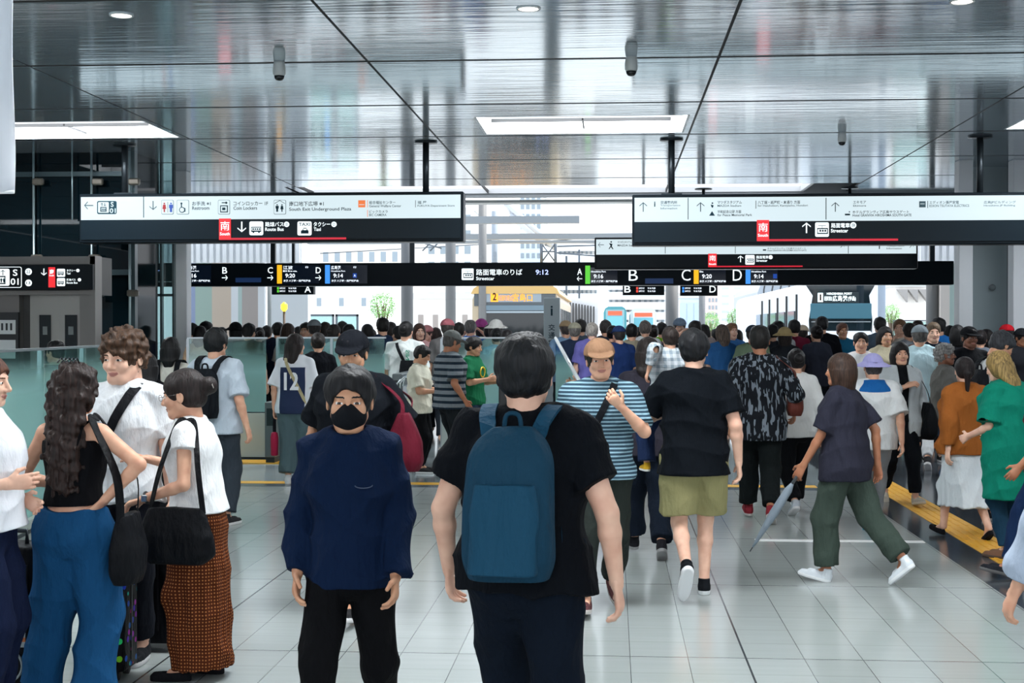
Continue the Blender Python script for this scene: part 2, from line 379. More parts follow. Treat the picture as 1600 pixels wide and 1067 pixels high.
# ================================================================ LEFT: glass lift shaft, lift portal
def glassmat(name, tint, refl=.35, rough=.02, opac=.25, body='1c3034'):
    key = ('glass', name)
    if key in MATS: return MATS[key]
    m = bpy.data.materials.new(name); m.use_nodes = True; n = m.node_tree.nodes; l = m.node_tree.links; n.clear()
    o = n.new('ShaderNodeOutputMaterial'); tr = n.new('ShaderNodeBsdfTransparent'); tr.inputs[0].default_value = srgb(tint)
    gl = n.new('ShaderNodeBsdfGlossy'); gl.inputs['Roughness'].default_value = rough; gl.inputs[0].default_value = (1, 1, 1, 1)
    df = n.new('ShaderNodeBsdfDiffuse'); df.inputs[0].default_value = srgb(body)
    lw = n.new('ShaderNodeFresnel'); lw.inputs[0].default_value = 1.5
    fr = math_node(n, l, 'MULTIPLY', lw.outputs[0], refl / .04 * .3)
    frc = math_node(n, l, 'MINIMUM', fr, .8)
    m1 = n.new('ShaderNodeMixShader'); m1.inputs[0].default_value = opac; l.new(tr.outputs[0], m1.inputs[1]); l.new(df.outputs[0], m1.inputs[2])
    m2 = n.new('ShaderNodeMixShader'); l.new(frc, m2.inputs[0]); l.new(m1.outputs[0], m2.inputs[1]); l.new(gl.outputs[0], m2.inputs[2])
    l.new(m2.outputs[0], o.inputs[0]); MATS[key] = m; return m
GDARK = glassmat('dark_shaft_glass', '1a2c33', .06, .02, .82, '08181e')
GCLR = glassmat('clear_glass', 'd5e8e6', .12, .01, .05, '9fc4c0')
GTEAL = glassmat('teal_glass', '9cbcbb', .2, .02, .35, '5f8583')
YS = 20.2; xs = at(207, 400, YS).x
s0 = MB()
for k in range(6):
    s0.box(xs - 1.45 * (k + 1) + .01, xs - 1.45 * k - .01, YS, YS + .03, 0.02, 2.52); s0.box(xs - 1.45 * (k + 1) + .01, xs - 1.45 * k - .01, YS, YS + .03, 2.56, CEIL)
struct(s0.build('wall_lift_shaft_glass', GDARK))
s0 = MB()
s0.box(xs, xs + .03, YS + .02, YS + .95, .02, CEIL)
struct(s0.build('wall_lift_shaft_return', glassmat('return_glass', '2c4047', .04, .05, .8, '15262b')))
slab('wall_lift_shaft_backdrop', -15.9, at(240, 500, 22).x, 22.0, 22.2, 0, CEIL, mat('shaft_dark_backdrop', '0b1a20', .5))  # near-black wall put behind the glass to keep the shaft interior dark
fs = empty('glass_shaft_frame', (0, 0, 0), 0, 'steel frame and glass clamps of the dark glass lift shaft', 'shaft frame')
m = MB()
for px in (58, 148, 207, 118): 
    x = at(px, 400, YS).x; m.tube([(x, YS - .12, .0 if px != 118 else 3.3), (x, YS - .12, CEIL)], .018 if px != 118 else .012, 8)
m.build('rod', mat('shaft_rod', '9fb0b4', .3, metal=.6), fs)
m = MB(); m.box(-14, xs, YS - .06, YS + .05, 2.5, 2.58); m.box(-14, xs, YS - .03, YS + .03, CEIL - .35, CEIL - .28); m.box(xs - .04, xs + .05, YS - .04, YS + .08, 0, CEIL); m.build('crossbar', mat('shaft_bar', '3c4d52', .35, metal=.4), fs)
for px, py in ((58, 403), (148, 403), (155, 458), (208, 458), (60, 284), (153, 284), (210, 284)):
    p = at(px, py, YS - .12); MB().box(p.x - .085, p.x + .085, p.y - .05, p.y + .03, p.z - .05, p.z + .05, .02).build('clamp', mat('clamp_bronze', '6d675e', .35, metal=.5), fs)
# lift portal
YP = 17.6
def wp(px, py, Y=YP): return at(px, py, Y)
portal = empty('lift_portal', (wp(75, 500).x, YP, 0), 0, 'grey lift entrance with twin doors and a black sign band above, at the far left', 'lift entrance')
ox, oy = portal.location.x, portal.location.y
def pb(px0, px1, py0, py1, ya, yb, Y=YP):
    a = at(px0, py1, Y); b = at(px1, py0, Y); return (a.x - ox, b.x - ox, ya, yb, max(a.z, 0), b.z)
m = MB(); m.box(*pb(-40, 153, 401, 414, -.1, .14)); m.box(*pb(-40, 150, 454, 461, -.08, .14)); m.box(*pb(128, 153, 414, 800, -.06, .14)); m.box(*pb(-40, 30, 461, 800, 0, .14)); m.box(*pb(146, 153, 400, 800, -.1, .14))
m.build('surround', mat('portal_stone', '6f6b68', .35), portal)
m = MB(); m.box(*pb(28, 134, 461, 800, .13, .2)); m.box(*pb(-40, 153, 401, 461, .13, .5)); m.build('recess', mat('portal_recess', '3b3b3a', .5), portal)
for k, (a, b) in enumerate(((45, 89), (90, 131))):
    d = MB().box(*pb(a, b, 461, 800, .06, .12)).build('door', mat('lift_door', '8d8b87', .35, metal=.4), portal)
    u0, u1 = ((60, 77), (100, 118))[k]
    q = pb(u0, u1, 492, 720, .04, .06); MB().box(*q).build('window', mat('dark_slit_glass', '10191c', .1), d)
    q = pb(u0 + 5, u1 - 5, 510, 523, .035, .04); MB().box(*q).build('sticker', mat('sticker', '6e7474', .5), d)
m = MB(); m.box(*pb(-10, 31, 488, 620, -.05, 0)); nb = m.build('notice_board', mat('black_board', '11161a', .3), portal)
m = MB(); m.box(*pb(-10, 27, 500, 522, -.058, -.05)); m.box(*pb(-10, 27, 531, 560, -.058, -.05)); m.build('notice', mat('notice_white', 'c9cccc', .5), nb)
m = MB()
for k in range(4): m.box(*pb(-2 + k * 7, 1 + k * 7, 505, 516, -.062, -.058))
m.build('pictogram', mat('ink', '1b1f22', .5), nb)
# white pillars
def pillar(px0, px1, Y, m_=WH, d=.4, top=CEIL, name='wall_pillar'):
    a = at(px0, 500, Y); b = at(px1, 500, Y); return struct(MB().box(a.x, b.x, Y, Y + d, 0, top, .01).build(name, m_))
pillar(274, 292, 22.6, WH, .25)
pillar(1498, 1520, 22.0, mat('pillar_white', 'd6dade', .45), .3)
pillar(1583, 1612, 22.0, mat('pillar_white', 'd6dade', .45), .3)
gw = mat('grey_wall', '7d8a8e', .4)
a = at(1520, 500, 23).x; b = at(1573, 500, 23).x
slab('wall_grey', a, b, 23, 23.2, 0, CEIL, gw); slab('wall_grey_recess', b, b + .16, 23.15, 23.3, 0, CEIL, mat('grey_recess', '55626a', .4))
slab('wall_grey_far', b + .16, 14.9, 23, 23.2, 0, CEIL, gw)
MB().lathe([(.05, 0), (.05, -.03), (.03, -.05)], (at(1550, 449, 22.98).x, 22.98, at(1550, 449, 22.98).z), 16, 'y').build('intercom', mat('intercom_grey', '5c676c', .5)); tag(bpy.data.objects['intercom'], 'small dark round fitting on the grey wall at the right', 'wall fitting')
# glass screen between shaft and white pillar, the display reflected in it modelled separately
a = at(212, 500, 22.6).x; b = at(274, 500, 22.6).x
gs = empty('glass_screen', (0, 0, 0), 0, 'tall teal glass screen beside the white pillar with a reflected departures display built behind it', 'glass screen')
MB().box(a, b, 22.6, 22.63, .02, CEIL).build('glass', glassmat('screen_glass', 'b8cccd', .3, .03, .15, '7d9496'), gs)
m = MB()
for px in (232, 253, 272): x = at(px, 500, 22.55).x; m.box(x - .015, x + .015, 22.5, 22.6, 0, CEIL)
z = at(240, 461, 22.5).z; m.box(a, b, 22.5, 22.6, z - .02, z + .02)
m.build('mullion', mat('mullion', '6d7d80', .3, metal=.5), gs)

# ================================================================ glass fences and gates
def fencemat():
    m = bpy.data.materials.new('frosted_fence_glass'); m.use_nodes = True; n = m.node_tree.nodes; l = m.node_tree.links; n.clear()
    o = n.new('ShaderNodeOutputMaterial'); tr = n.new('ShaderNodeBsdfTransparent'); tr.inputs[0].default_value = srgb('cfe6e4')
    df = n.new('ShaderNodeBsdfDiffuse'); df.inputs[0].default_value = srgb('c2e2df'); tl = n.new('ShaderNodeBsdfTranslucent'); tl.inputs[0].default_value = srgb('cdeeea')
    gl = n.new('ShaderNodeBsdfGlossy'); gl.inputs['Roughness'].default_value = .05
    t = n.new('ShaderNodeTexCoord'); s = n.new('ShaderNodeSeparateXYZ'); l.new(t.outputs['Object'], s.inputs[0])
    mr = n.new('ShaderNodeMapRange'); l.new(s.outputs['Z'], mr.inputs[0]); mr.inputs[1].default_value = 1.45; mr.inputs[2].default_value = 1.15; mr.inputs[3].default_value = 0.03; mr.inputs[4].default_value = .9
    a1 = n.new('ShaderNodeMixShader'); a1.inputs[0].default_value = .75; l.new(df.outputs[0], a1.inputs[1]); l.new(tl.outputs[0], a1.inputs[2])
    a2 = n.new('ShaderNodeMixShader'); l.new(mr.outputs[0], a2.inputs[0]); l.new(tr.outputs[0], a2.inputs[1]); l.new(a1.outputs[0], a2.inputs[2])
    a3 = n.new('ShaderNodeMixShader'); a3.inputs[0].default_value = .06; l.new(a2.outputs[0], a3.inputs[1]); l.new(gl.outputs[0], a3.inputs[2]); l.new(a3.outputs[0], o.inputs[0])
    return m
FG = fencemat(); CREAM = mat('cream_panel', 'b9c3bd', .35)
def glass_fence(p0, p1, n_, label, low=.62, high=1.58):
    d = Vector((p1[0] - p0[0], p1[1] - p0[1])); L = d.length; an = math.atan2(d.y, d.x)
    e = empty('glass_fence', (p0[0], p0[1], 0), an, label, 'glass fence')
    st = L / n_
    for k in range(n_):
        MB().box(k * st + .02, (k + 1) * st - .02, -.008, .008, low, high).build('glass_panel', FG, e)
        if low > .1: MB().box(k * st + .004, (k + 1) * st - .004, -.03, .03, .03, low - .015).build('lower_panel', CREAM, e)
        MB().box(k * st - .02, k * st + .02, .012, .05, 0, high).build('post', STEEL, e)
    MB().box(0, L, -.02, .02, high, high + .022).build('handrail', STEEL, e)
    MB().box(0, L, -.04, .04, 0, .03).build('base_rail', DSTEEL, e)
    return e
Xf = lambda px, Y: at(px, 515, Y).x
glass_fence((Xf(293, 18.2), 18.2), (Xf(418, 18.2), 18.2), 1, 'frosted glass fence between the white pillar and the number 12 jersey, on the yellow strip')
glass_fence((Xf(433, 18.9), 18.9), (Xf(603, 18.9), 18.9), 2, 'frosted glass fence behind the woman in the number 12 jersey')
glass_fence((Xf(690, 18.6), 18.6), (Xf(795, 18.6), 18.6), 1, 'frosted glass fence behind the boy in the green shirt')
glass_fence((Xf(-60, 9.6), 9.0), (Xf(228, 16.5), 16.5), 5, 'glass railing with steel handrail in front of the lift at the far left', low=.12, high=1.52)
# cabinets (gate posts)
def cabinet(px0, px1, py0, Y, label, m_=STEEL):
    a = at(px0, py0, Y); b = at(px1, py0, Y); e = empty('gate_cabinet', ((a.x + b.x) / 2, Y, 0), 0, label, 'gate cabinet'); w2 = (b.x - a.x) / 2
    MB().box(-w2, w2, -.02, 1.3, .08, a.z, .01).build('housing', m_, e)
    MB().box(-w2 + .01, w2 - .01, 0, 1.28, 0, .08).build('plinth', DSTEEL, e)
    MB().box(-w2 * .6, w2 * .6, -.025, -.02, a.z - .3, a.z - .08).build('reader_plate', mat('reader', '22292d', .2), e)
    return e
gm = mat('cabinet_grey', '646c6e', .35, metal=.4)
cabinet(414, 430, 628, 17.6, 'grey steel gate cabinet beside the woman in the number 12 jersey', gm)
cabinet(613, 629, 584, 17.4, 'grey steel gate cabinet behind the maroon bag', gm)
# turnstile machine
p = at(640, 595, 17.0); e = empty('flap_gate', (p.x, p.y, 0), 0, 'ticket gate with a curled steel guard and a pale green flap', 'ticket gate')
MB().box(-.02, .14, 0, .1, .45, 1.0, .02).build('flap', mat('pale_green_flap', '8fb8ac', .3), e)
MB().box(-.1, .0, .05, .2, 0, 1.02, .01).build('post', STEEL, e)
m = MB()
for k in range(3):
    m.tube([(-.16 + .03 * k, -.02 + .05 * k, .9), (-.15 + .03 * k, -.02 + .05 * k, 1.05), (-.06, -.02 + .05 * k, 1.13), (.1, -.02 + .05 * k, 1.1), (.18, .0 + .05 * k, 1.0), (.2, .02 + .05 * k, .75)], .012, 8)
m.build('guard_rail', mat('chrome', 'dfe3e5', .08, metal=1), e)
# no entry pillar
p = at(788, 600, 16.0); e = empty('no_entry_post', (p.x, p.y, 0), 0, 'black post with a glowing red no entry sign behind the man with the backpack', 'indicator post')
MB().box(-.065, .065, 0, .25, 0, at(788, 585, 16).z, .01).build('body', mat('post_black', '14181b', .3), e)
zc = p.z
m = MB(); m.lathe([(.045, -.012), (.045, 0)], (0, -.004, zc), 24, 'y'); r = m.build('sign_disc', mat('red_led', 'ff2418', .5, emit=3), e)
MB().box(-.026, .026, -.02, -.017, zc - .01, zc + .01).build('bar', mat('bar_black', '1a0503', .5), r)
# escalator balustrade with sloping handrail right of the backpack man
p0 = at(872, 548, 14); e = empty('escalator_balustrade', (0, 0, 0), 0, 'sloping bright handrail of an escalator seen right of the man with the backpack', 'escalator')
a = at(868, 528, 15.0); b = at(908, 600, 12.6)
MB().tube([(a.x, a.y, a.z), (b.x, b.y, b.z)], .016, 10).build('handrail', mat('handrail_bright', 'dde3e6', .2), e)
MB().add([(a.x, a.y, a.z), (b.x, b.y, b.z), (b.x, b.y, 0), (a.x, a.y, 0), (a.x + .02, a.y, a.z), (b.x + .02, b.y, b.z), (b.x + .02, b.y, 0), (a.x + .02, a.y, 0)], [(0, 1, 2, 3), (7, 6, 5, 4), (0, 3, 7, 4), (1, 0, 4, 5), (2, 1, 5, 6), (3, 2, 6, 7)])
q = MB(); q.add([(a.x, a.y, a.z - .04), (b.x, b.y, b.z - .04), (b.x, b.y, 0), (a.x, a.y, 0), (a.x + .02, a.y, a.z - .04), (b.x + .02, b.y, b.z - .04), (b.x + .02, b.y, 0), (a.x + .02, a.y, 0)], [(0, 1, 2, 3), (7, 6, 5, 4), (0, 3, 7, 4), (1, 0, 4, 5), (2, 1, 5, 6), (3, 2, 6, 7)])
q.build('glass_side', GTEAL, e)
# hanging white banner at the top left corner
bn = at(22, 300, 6.0); tl_ = at(-90, -40, 6.0)
def bansu(m, n, l, b): pass
q = MB(); nx, nz_ = 14, 30; V = []; 
for j in range(nz_ + 1):
    for i in range(nx + 1):
        x = tl_.x + (bn.x - tl_.x) * i / nx; z = CEIL - .02 + (bn.z - CEIL + .02) * j / nz_
        V.append((x, 6.0 + .008 * math.sin(i * .9 + j * .5) + .01 * math.sin(j * .35 - i), z))
q.add(V, [(j * (nx + 1) + i, j * (nx + 1) + i + 1, (j + 1) * (nx + 1) + i + 1, (j + 1) * (nx + 1) + i) for j in range(nz_) for i in range(nx)], True)
bb = empty('hanging_banner', (0, 0, 0), 0, 'white cloth banner hanging from the ceiling in the top left corner', 'banner')
o = q.build('cloth', mat('banner_white', 'e3e9f2', .8), bb); so = o.modifiers.new('s', 'SOLIDIFY'); so.thickness = .004
MB().tube([(tl_.x, 6.0, bn.z), (bn.x, 6.0, bn.z)], .008, 8).build('bottom_rod', WH, bb)
# ================================================================ SIGNS
def emis(c, e=1.0, name='sign_face'): 
    def su(m, n, l, b): b.inputs['Base Color'].default_value = srgb(c)[:3] + (1,)
    return mat(name, c, .35, emit=e)
S_WHITE = mat('backlit_white', 'd3e4ea', .5, emit=.86, spec=.1)
S_BLACK = mat('sign_black', '0a1319', .4, spec=.12)
S_BLACK2 = mat('sign_black_face', '0d1920', .35, spec=.15)
S_INK = mat('sign_ink', '16303a', .5, spec=.1); S_INK2 = mat('sign_ink_grey', '4a6068', .5, spec=.1)
S_LET = mat('backlit_letter', 'e8f4f8', .4, emit=1.2)
S_RED = mat('backlit_red', 'ee2b33', .4, emit=.9); S_RED2 = mat('backlit_red_line', 'd21e35', .4, emit=.8)
S_BLUE = mat('ink_blue', '2259c8', .4, emit=.5); S_REDI = mat('ink_red', 'd0222e', .4, emit=.4)
S_OR = mat('logo_orange', 'ee7a3c', .4, emit=.8)
L_YEL = mat('led_yellow', 'f7b21b', .4, emit=1); L_BLU = mat('led_blue', '3f8fe6', .4, emit=1); L_GRN = mat('led_green', '58c43a', .4, emit=1)
L_WH = mat('led_white', 'eaf4ff', .4, emit=1.3); L_ORA = mat('led_orange', 'ff9420', .4, emit=2.0); L_BW = mat('led_bluewhite', 'a9b8ff', .4, emit=1.8)
L_DB = mat('led_dark_blue', '18315a', .4, emit=.6); L_RED = mat('led_red', 'e8483c', .4, emit=1)
class Sign:
    def __init__(s, name, label, cat, Y, px, py, group=None):
        p = at(px, py, Y); s.Y = Y; s.o = p; s.root = empty(name, p, 0, label, cat, group); s.L = {}
    def xy(s, px, py): q = at(px, py, s.Y); return q.x - s.o.x, q.z - s.o.z
    def rect(s, name, px0, py0, px1, py1, front, back, m, parent=None, bev=0):
        x0, z1 = s.xy(px0, py0); x1, z0 = s.xy(px1, py1)
        return MB().box(x0, x1, -front, back, z0, z1, bev).build(name, m, parent or s.root)
    def mb(s, name, m, cx=None):
        k = (name, m.name, None if cx is None else int((cx + 6) / 26))
        if k not in s.L: s.L[k] = (MB(), m)
        return s.L[k][0]
    def r(s, name, m, px0, py0, px1, py1, d=.006, t=.004):
        x0, z1 = s.xy(px0, py0); x1, z0 = s.xy(px1, py1); s.mb(name, m, (px0 + px1) / 2).box(x0, x1, -d - t, -d, z0, z1)
    def poly(s, name, m, pts, d=.006, t=.004):
        q = [s.xy(*p) for p in pts]
        s.mb(name, m, sum(p[0] for p in pts) / len(pts)).prism(q, -d - t, -d)
    def disc(s, name, m, px, py, rpx, d=.006, seg=20):
        s.poly(name, m, [(px + rpx * math.cos(2 * PI * k / seg), py - rpx * math.sin(2 * PI * k / seg)) for k in range(seg)], d)
    def rrect(s, name, m, px0, py0, px1, py1, r, d=.006):
        P = []
        for cx_, cy_, a0 in ((px1 - r, py0 + r, 0), (px0 + r, py0 + r, 90), (px0 + r, py1 - r, 180), (px1 - r, py1 - r, 270)):
            for k in range(5): a = math.radians(a0 + k * 22.5); P.append((cx_ + r * math.cos(a), cy_ - r * math.sin(a)))
        s.poly(name, m, P, d)
    def text(s, str_, m, px, py, h, wpx=None, bold=.0, d=.008, name='lettering'):
        """top-left px,py; glyph box height h px; optional exact width"""
        V, P, x0, x1, y0, y1 = text_geo(str_, bold if bold or h > 12 else .012)
        ax, az = s.xy(px, py); bx, bz = s.xy(px + (wpx or h * (x1 - x0) / (y1 - y0)), py + h)
        kx = (bx - ax) / (x1 - x0); kz = (az - bz) / (y1 - y0)
        s.mb(name, m).add([(ax + (v.x - x0) * kx, -d - .001, bz + (v.y - y0) * kz) for v in V], P)
    def arrow(s, m, cx, cy, r, ang, d=.008, wd=.17, name='arrow'):
        c, sn = math.cos(ang), math.sin(ang)
        def T(p): return (cx + (p[0] * c - p[1] * sn) * r, cy - (p[0] * sn + p[1] * c) * r)
        w = wd
        s.poly(name, m, [T(p) for p in ((-1, -w / 2), (.8, -w / 2), (.8, w / 2), (-1, w / 2))], d)
        for sg in (1, -1):
            pts = [(1, 0), (1 - w * .9, 0), (.2 - w * .3, sg * .78), (.2 + w * .6, sg * .82)]
            s.poly(name, m, [T(p) for p in (pts if sg > 0 else pts[::-1])], d)
    def tram(s, m, bgm, px0, py0, px1, py1, d=.010):
        W, H = px1 - px0, py1 - py0; f = lambda x, y: (px0 + x * W, py0 + y * H)
        s.r('pictogram', m, *f(.12, .38), *f(.95, .46), d); s.r('pictogram', m, *f(.12, .46), *f(.17, .75), d); s.r('pictogram', m, *f(.12, .72), *f(.92, .8), d); s.r('pictogram', m, *f(.88, .4), *f(.95, .8), d)
        for k in range(3): s.r('pictogram', m, *f(.3 + .19 * k, .5), *f(.43 + .19 * k, .64), d)
        s.r('pictogram', m, *f(.2, .2), *f(.8, .23), d); s.r('pictogram', m, *f(.5, .23), *f(.53, .38), d)
    def bus(s, m, px0, py0, px1, py1, d=.010):
        W, H = px1 - px0, py1 - py0; f = lambda x, y: (px0 + x * W, py0 + y * H)
        s.r('pictogram', m, *f(.1, .34), *f(.9, .4), d); s.r('pictogram', m, *f(.1, .34), *f(.15, .7), d); s.r('pictogram', m, *f(.1, .6), *f(.9, .7), d); s.r('pictogram', m, *f(.86, .34), *f(.9, .7), d)
        for k in range(4): s.r('pictogram', m, *f(.2 + .17 * k, .44), *f(.32 + .17 * k, .56), d)
        for k in (.28, .72): s.disc('pictogram', m, px0 + k * W, py0 + .72 * H, .07 * W, d, 10)
    def man(s, m, cx, py0, h, skirt=False, d=.010):
        s.disc('pictogram', m, cx, py0 + h * .1, h * .09, d, 10)
        if skirt:
            s.poly('pictogram', m, [(cx - h * .13, py0 + h * .22), (cx + h * .13, py0 + h * .22), (cx + h * .2, py0 + h * .68), (cx - h * .2, py0 + h * .68)], d); s.r('pictogram', m, cx - h * .07, py0 + h * .68, cx + h * .07, py0 + h, d)
        else:
            s.r('pictogram', m, cx - h * .2, py0 + h * .22, cx + h * .2, py0 + h * .58, d); s.r('pictogram', m, cx - h * .12, py0 + h * .58, cx + h * .12, py0 + h, d)
    def close(s):
        for (nm, _, _2), (mb_, m) in s.L.items(): mb_.build(nm, m, s.root)
UP, DN, LT, RT = PI / 2, -PI / 2, PI, 0
def hanging(label, px0, px1, py0, py1, split, Y, wx0, wx1, rods, top=CEIL):
    g = Sign('hanging_sign', label, 'sign', Y, (px0 + px1) / 2, (py0 + py1) / 2, 'hanging guide signs')
    g.rect('housing', px0, py0, px1, py1, -.01, .32, S_BLACK, bev=.012)
    g.rect('light_panel', wx0, py0 + (5 if Y < 20 else 3), wx1, split, .004, .02, S_WHITE)
    g.rect('dark_panel', wx0, split + .5, wx1, py1 - (5 if Y < 20 else 3), .002, .02, S_BLACK2)
    for r_ in rods:
        x, z = g.xy(r_, py0)
        m = MB(); m.tube([(x, .16, z - .02), (x, .16, top - g.o.z)], .045 if Y < 20 else .03, 12); rd = m.build('hanging_rod', DSTEEL, g.root)
        MB().box(x - .14, x + .14, .1, .22, z, z + .03, .005).build('rod_foot', DSTEEL, rd)
        MB().lathe([(.16, top - g.o.z), (.16, top - g.o.z - .02)], (x, .16, 0), 20).build('ceiling_plate', DSTEEL, rd)
    return g
YSG = 19.2
# ---- left hanging sign
g = hanging('long hanging sign at the left with white band, restroom and taxi symbols', 123, 724, 303, 377, 340.5, YSG, 126.5, 719.5, (189, 663))
for x in (224,): g.r('divider', S_INK, x, 307, x + 1.2, 340, .005)
g.arrow(S_INK, 139, 321, 7, LT)
g.rrect('pictogram', S_INK, 152, 314, 182.5, 334.5, 2.5, .005); g.rrect('pictogram', S_WHITE, 153.8, 315.8, 170.5, 332.6, 1.5, .011)
g.r('pictogram', S_INK, 157.5, 323.5, 167, 324.8, .016); g.r('pictogram', S_INK, 157.5, 325, 158.8, 330.5, .016); g.r('pictogram', S_INK, 157.5, 329.5, 167, 330.8, .016); g.r('pictogram', S_INK, 166, 325, 167.2, 330.5, .016)
for k in range(3): g.r('pictogram', S_INK, 159.8 + 2.2 * k, 326.2, 161.2 + 2.2 * k, 328.8, .016)
g.arrow(S_INK, 160, 319.7, 2.4, UP, .016, .3); g.arrow(S_INK, 164.5, 319.7, 2.4, DN, .016, .3)
g.text('S', S_WHITE, 173.5, 315.5, 8, bold=.02, d=.014); g.text('01', S_WHITE, 172, 325.5, 7.6, 9.5, bold=.02, d=.014)
g.arrow(S_INK, 239.5, 321, 7, DN)
for a, b in ((252.5, 271.5), (276.5, 295.5), (341, 359.5), (428, 447)):
    g.rrect('pictogram', S_INK2, a, 312.5, b, 335, 2, .004); g.rrect('pictogram', S_WHITE, a + .6, 313.1, b - .6, 334.4, 1.8, .0095)
g.man(S_REDI, 257.3, 316.5, 15, True, .014); g.man(S_BLUE, 267.7, 316.5, 15, False, .014); g.r('pictogram', S_INK, 262.3, 315.5, 262.9, 332, .014)
g.disc('pictogram', S_INK, 284, 318, 1.6, .014, 10); g.r('pictogram', S_INK, 283.2, 319.5, 284.8, 326, .014); g.r('pictogram', S_INK, 283.2, 325, 290, 326.5, .014); g.r('pictogram', S_INK, 288.7, 326, 290.2, 331, .014)
g.disc('pictogram', S_INK, 285, 328, 4.6, .013, 16); g.disc('pictogram', S_WHITE, 285, 328, 3.4, .0175, 16)
g.r('pictogram', S_INK, 344.5, 321, 356.5, 332, .014); g.r('pictogram', S_WHITE, 346, 322.5, 355, 330.5, .019); g.r('pictogram', S_INK, 348, 324.5, 353, 328.5, .024); g.r('pictogram', S_INK, 347, 316.2, 354, 317.6, .014); g.disc('pictogram', S_INK, 354, 317, 1.8, .014, 8)
g.man(S_INK, 433.5, 319, 12, False, .014); g.man(S_INK, 441, 319, 12, True, .014); g.poly('pictogram', S_INK, [(429.5, 318.5), (437.5, 313.8), (445.5, 318.5), (445.5, 317.7), (437.5, 313), (429.5, 317.7)], .014)
g.text('お手洗 ※1', S_INK, 300.5, 314.8, 6.4, 29); g.text('Restroom', S_INK, 300.5, 322.5, 5.2, 27)
g.text('コインロッカー 1F', S_INK, 365, 314.8, 6.4, 54); g.text('Coin Lockers', S_INK, 365, 322.5, 5.2, 37)
g.text('南口地下広場 ※1', S_INK, 452, 314.8, 7.2, 54); g.text('South Exit Underground Plaza', S_INK, 452, 324.4, 6, 97)
g.r('logo', S_OR, 560, 313, 571, 324, .008); g.r('logo', S_WHITE, 561.5, 319.5, 569.5, 320.3, .014); g.r('logo', S_OR, 574, 313, 574.8, 324, .008); g.r('logo', S_OR, 574, 328, 574.8, 339, .008)
g.text('総合福祉センター', S_INK2, 577, 313.8, 5, 41); g.text('General Welfare Center', S_INK2, 577, 320, 3.6, 50)
g.text('ビックカメラ', S_INK2, 577, 328.4, 4.6, 29); g.text('BIC CAMERA', S_INK2, 577, 334, 3.6, 27)
g.r('divider', S_INK, 649, 313, 649.7, 324, .008); g.text('福 屋', S_INK2, 652.5, 313.8, 5, 14); g.text('FUKUYA Department Store', S_INK2, 652.5, 320, 3.6, 58)
def south_tab(g, x0, x1, y0, y1, yk0, hk, yl, xe):
    g.r('red_tab', S_RED, x0, y0, x1, y1, .006, .006); g.r('red_line', S_RED2, x0, y1 - 2.2 * (x1 - x0) / 18.5, xe, y1, .005, .004)
    g.text('南', S_LET, x0 + (x1 - x0) * .13, yk0, hk, (x1 - x0) * .76, bold=.004, d=.014); g.text('South', S_LET, x0 + (x1 - x0) * .08, yl, hk * .34, (x1 - x0) * .84, bold=.02, d=.014)
south_tab(g, 342.5, 361, 341.5, 374, 346, 14, 363, 541)
g.arrow(S_LET, 378, 354.5, 8.2, DN, wd=.24)
g.rrect('pictogram', S_LET, 390, 346, 411.5, 367.5, 2.5); g.bus(S_INK, 391, 347, 410.5, 369, .013)
g.text('路線バス', S_LET, 414.5, 346.8, 7.2, 29, bold=.015); g.text('Route Bus', S_LET, 414.5, 355.5, 5.4, 29, bold=.015)
g.disc('marker', S_LET, 448, 350.5, 4.2); g.text('③', S_INK, 445.6, 348, 5, 4.8, d=.014)
g.rrect('pictogram', S_LET, 465, 346, 487, 367.8, 2.5); g.text('TAXI', S_INK, 467, 348, 5, 18, bold=.02, d=.014)
g.poly('pictogram', S_INK, [(470.5, 365), (470.5, 360.5), (473, 359.5), (474.5, 356), (479, 356), (481, 359.5), (482.5, 360.5), (482.5, 365)], .013); g.r('pictogram', S_LET, 474.6, 357.3, 479.4, 359.6, .018)
g.text('タクシー', S_LET, 490, 346.8, 7, 26, bold=.015); g.text('Taxi', S_LET, 490.5, 355.5, 5.4, 11, bold=.015)
g.disc('marker', S_LET, 522, 350.5, 4.2); g.text('②', S_INK, 519.6, 348, 5, 4.8, d=.014)
g.close()
# ---- right hanging sign (near)
g = hanging('long hanging sign at the right with upward arrows, the nearer and longer one', 988, 1645, 304, 381, 343.5, YSG, 991.5, 1600, (1050, 1536))
for x in (1074.5, 1290): g.r('divider', S_INK, x, 309, x + 1.1, 343, .005)
for x in (1005, 1094.5, 1305): g.arrow(S_INK, x, 323.5, 7.4, UP)
g.text('i', S_INK, 1022, 315, 8, 2, bold=.03); g.text('交通案内所', S_INK, 1032, 313.8, 5, 26); g.text('Transportation', S_INK2, 1032, 319.8, 3, 31); g.text('Information', S_INK2, 1032, 324, 3, 26)
g.disc('pictogram', S_INK, 1113, 317.5, 1.3, .008, 8); g.poly('pictogram', S_INK, [(1110.5, 319.5), (1115, 321), (1113.5, 325), (1111.5, 323.5)])
g.text('マツダスタジアム', S_INK, 1121, 313.6, 4.8, 38); g.text('MAZDA Stadium', S_INK2, 1121, 319.8, 3.2, 37)
g.poly('pictogram', S_INK, [(1108, 337), (1112.5, 330), (1117, 337)]); g.text('平和記念公園 方面', S_INK, 1121, 328.4, 4.8, 37); g.text('for Peace Memorial Park', S_INK, 1121, 334.2, 3.4, 54)
g.r('divider', S_INK, 1180.5, 313.5, 1181.4, 326, .006); g.text('八丁堀・紙屋町・本通り 方面', S_INK, 1184, 313.6, 5, 66); g.text('for Hatchobori, Kamiyacho, Hondori', S_INK2, 1184, 319.8, 3.6, 78)
g.text('エキモア', S_INK2, 1333, 313.6, 4.6, 20); g.text('Ekimore', S_INK2, 1333, 319.8, 3, 20)
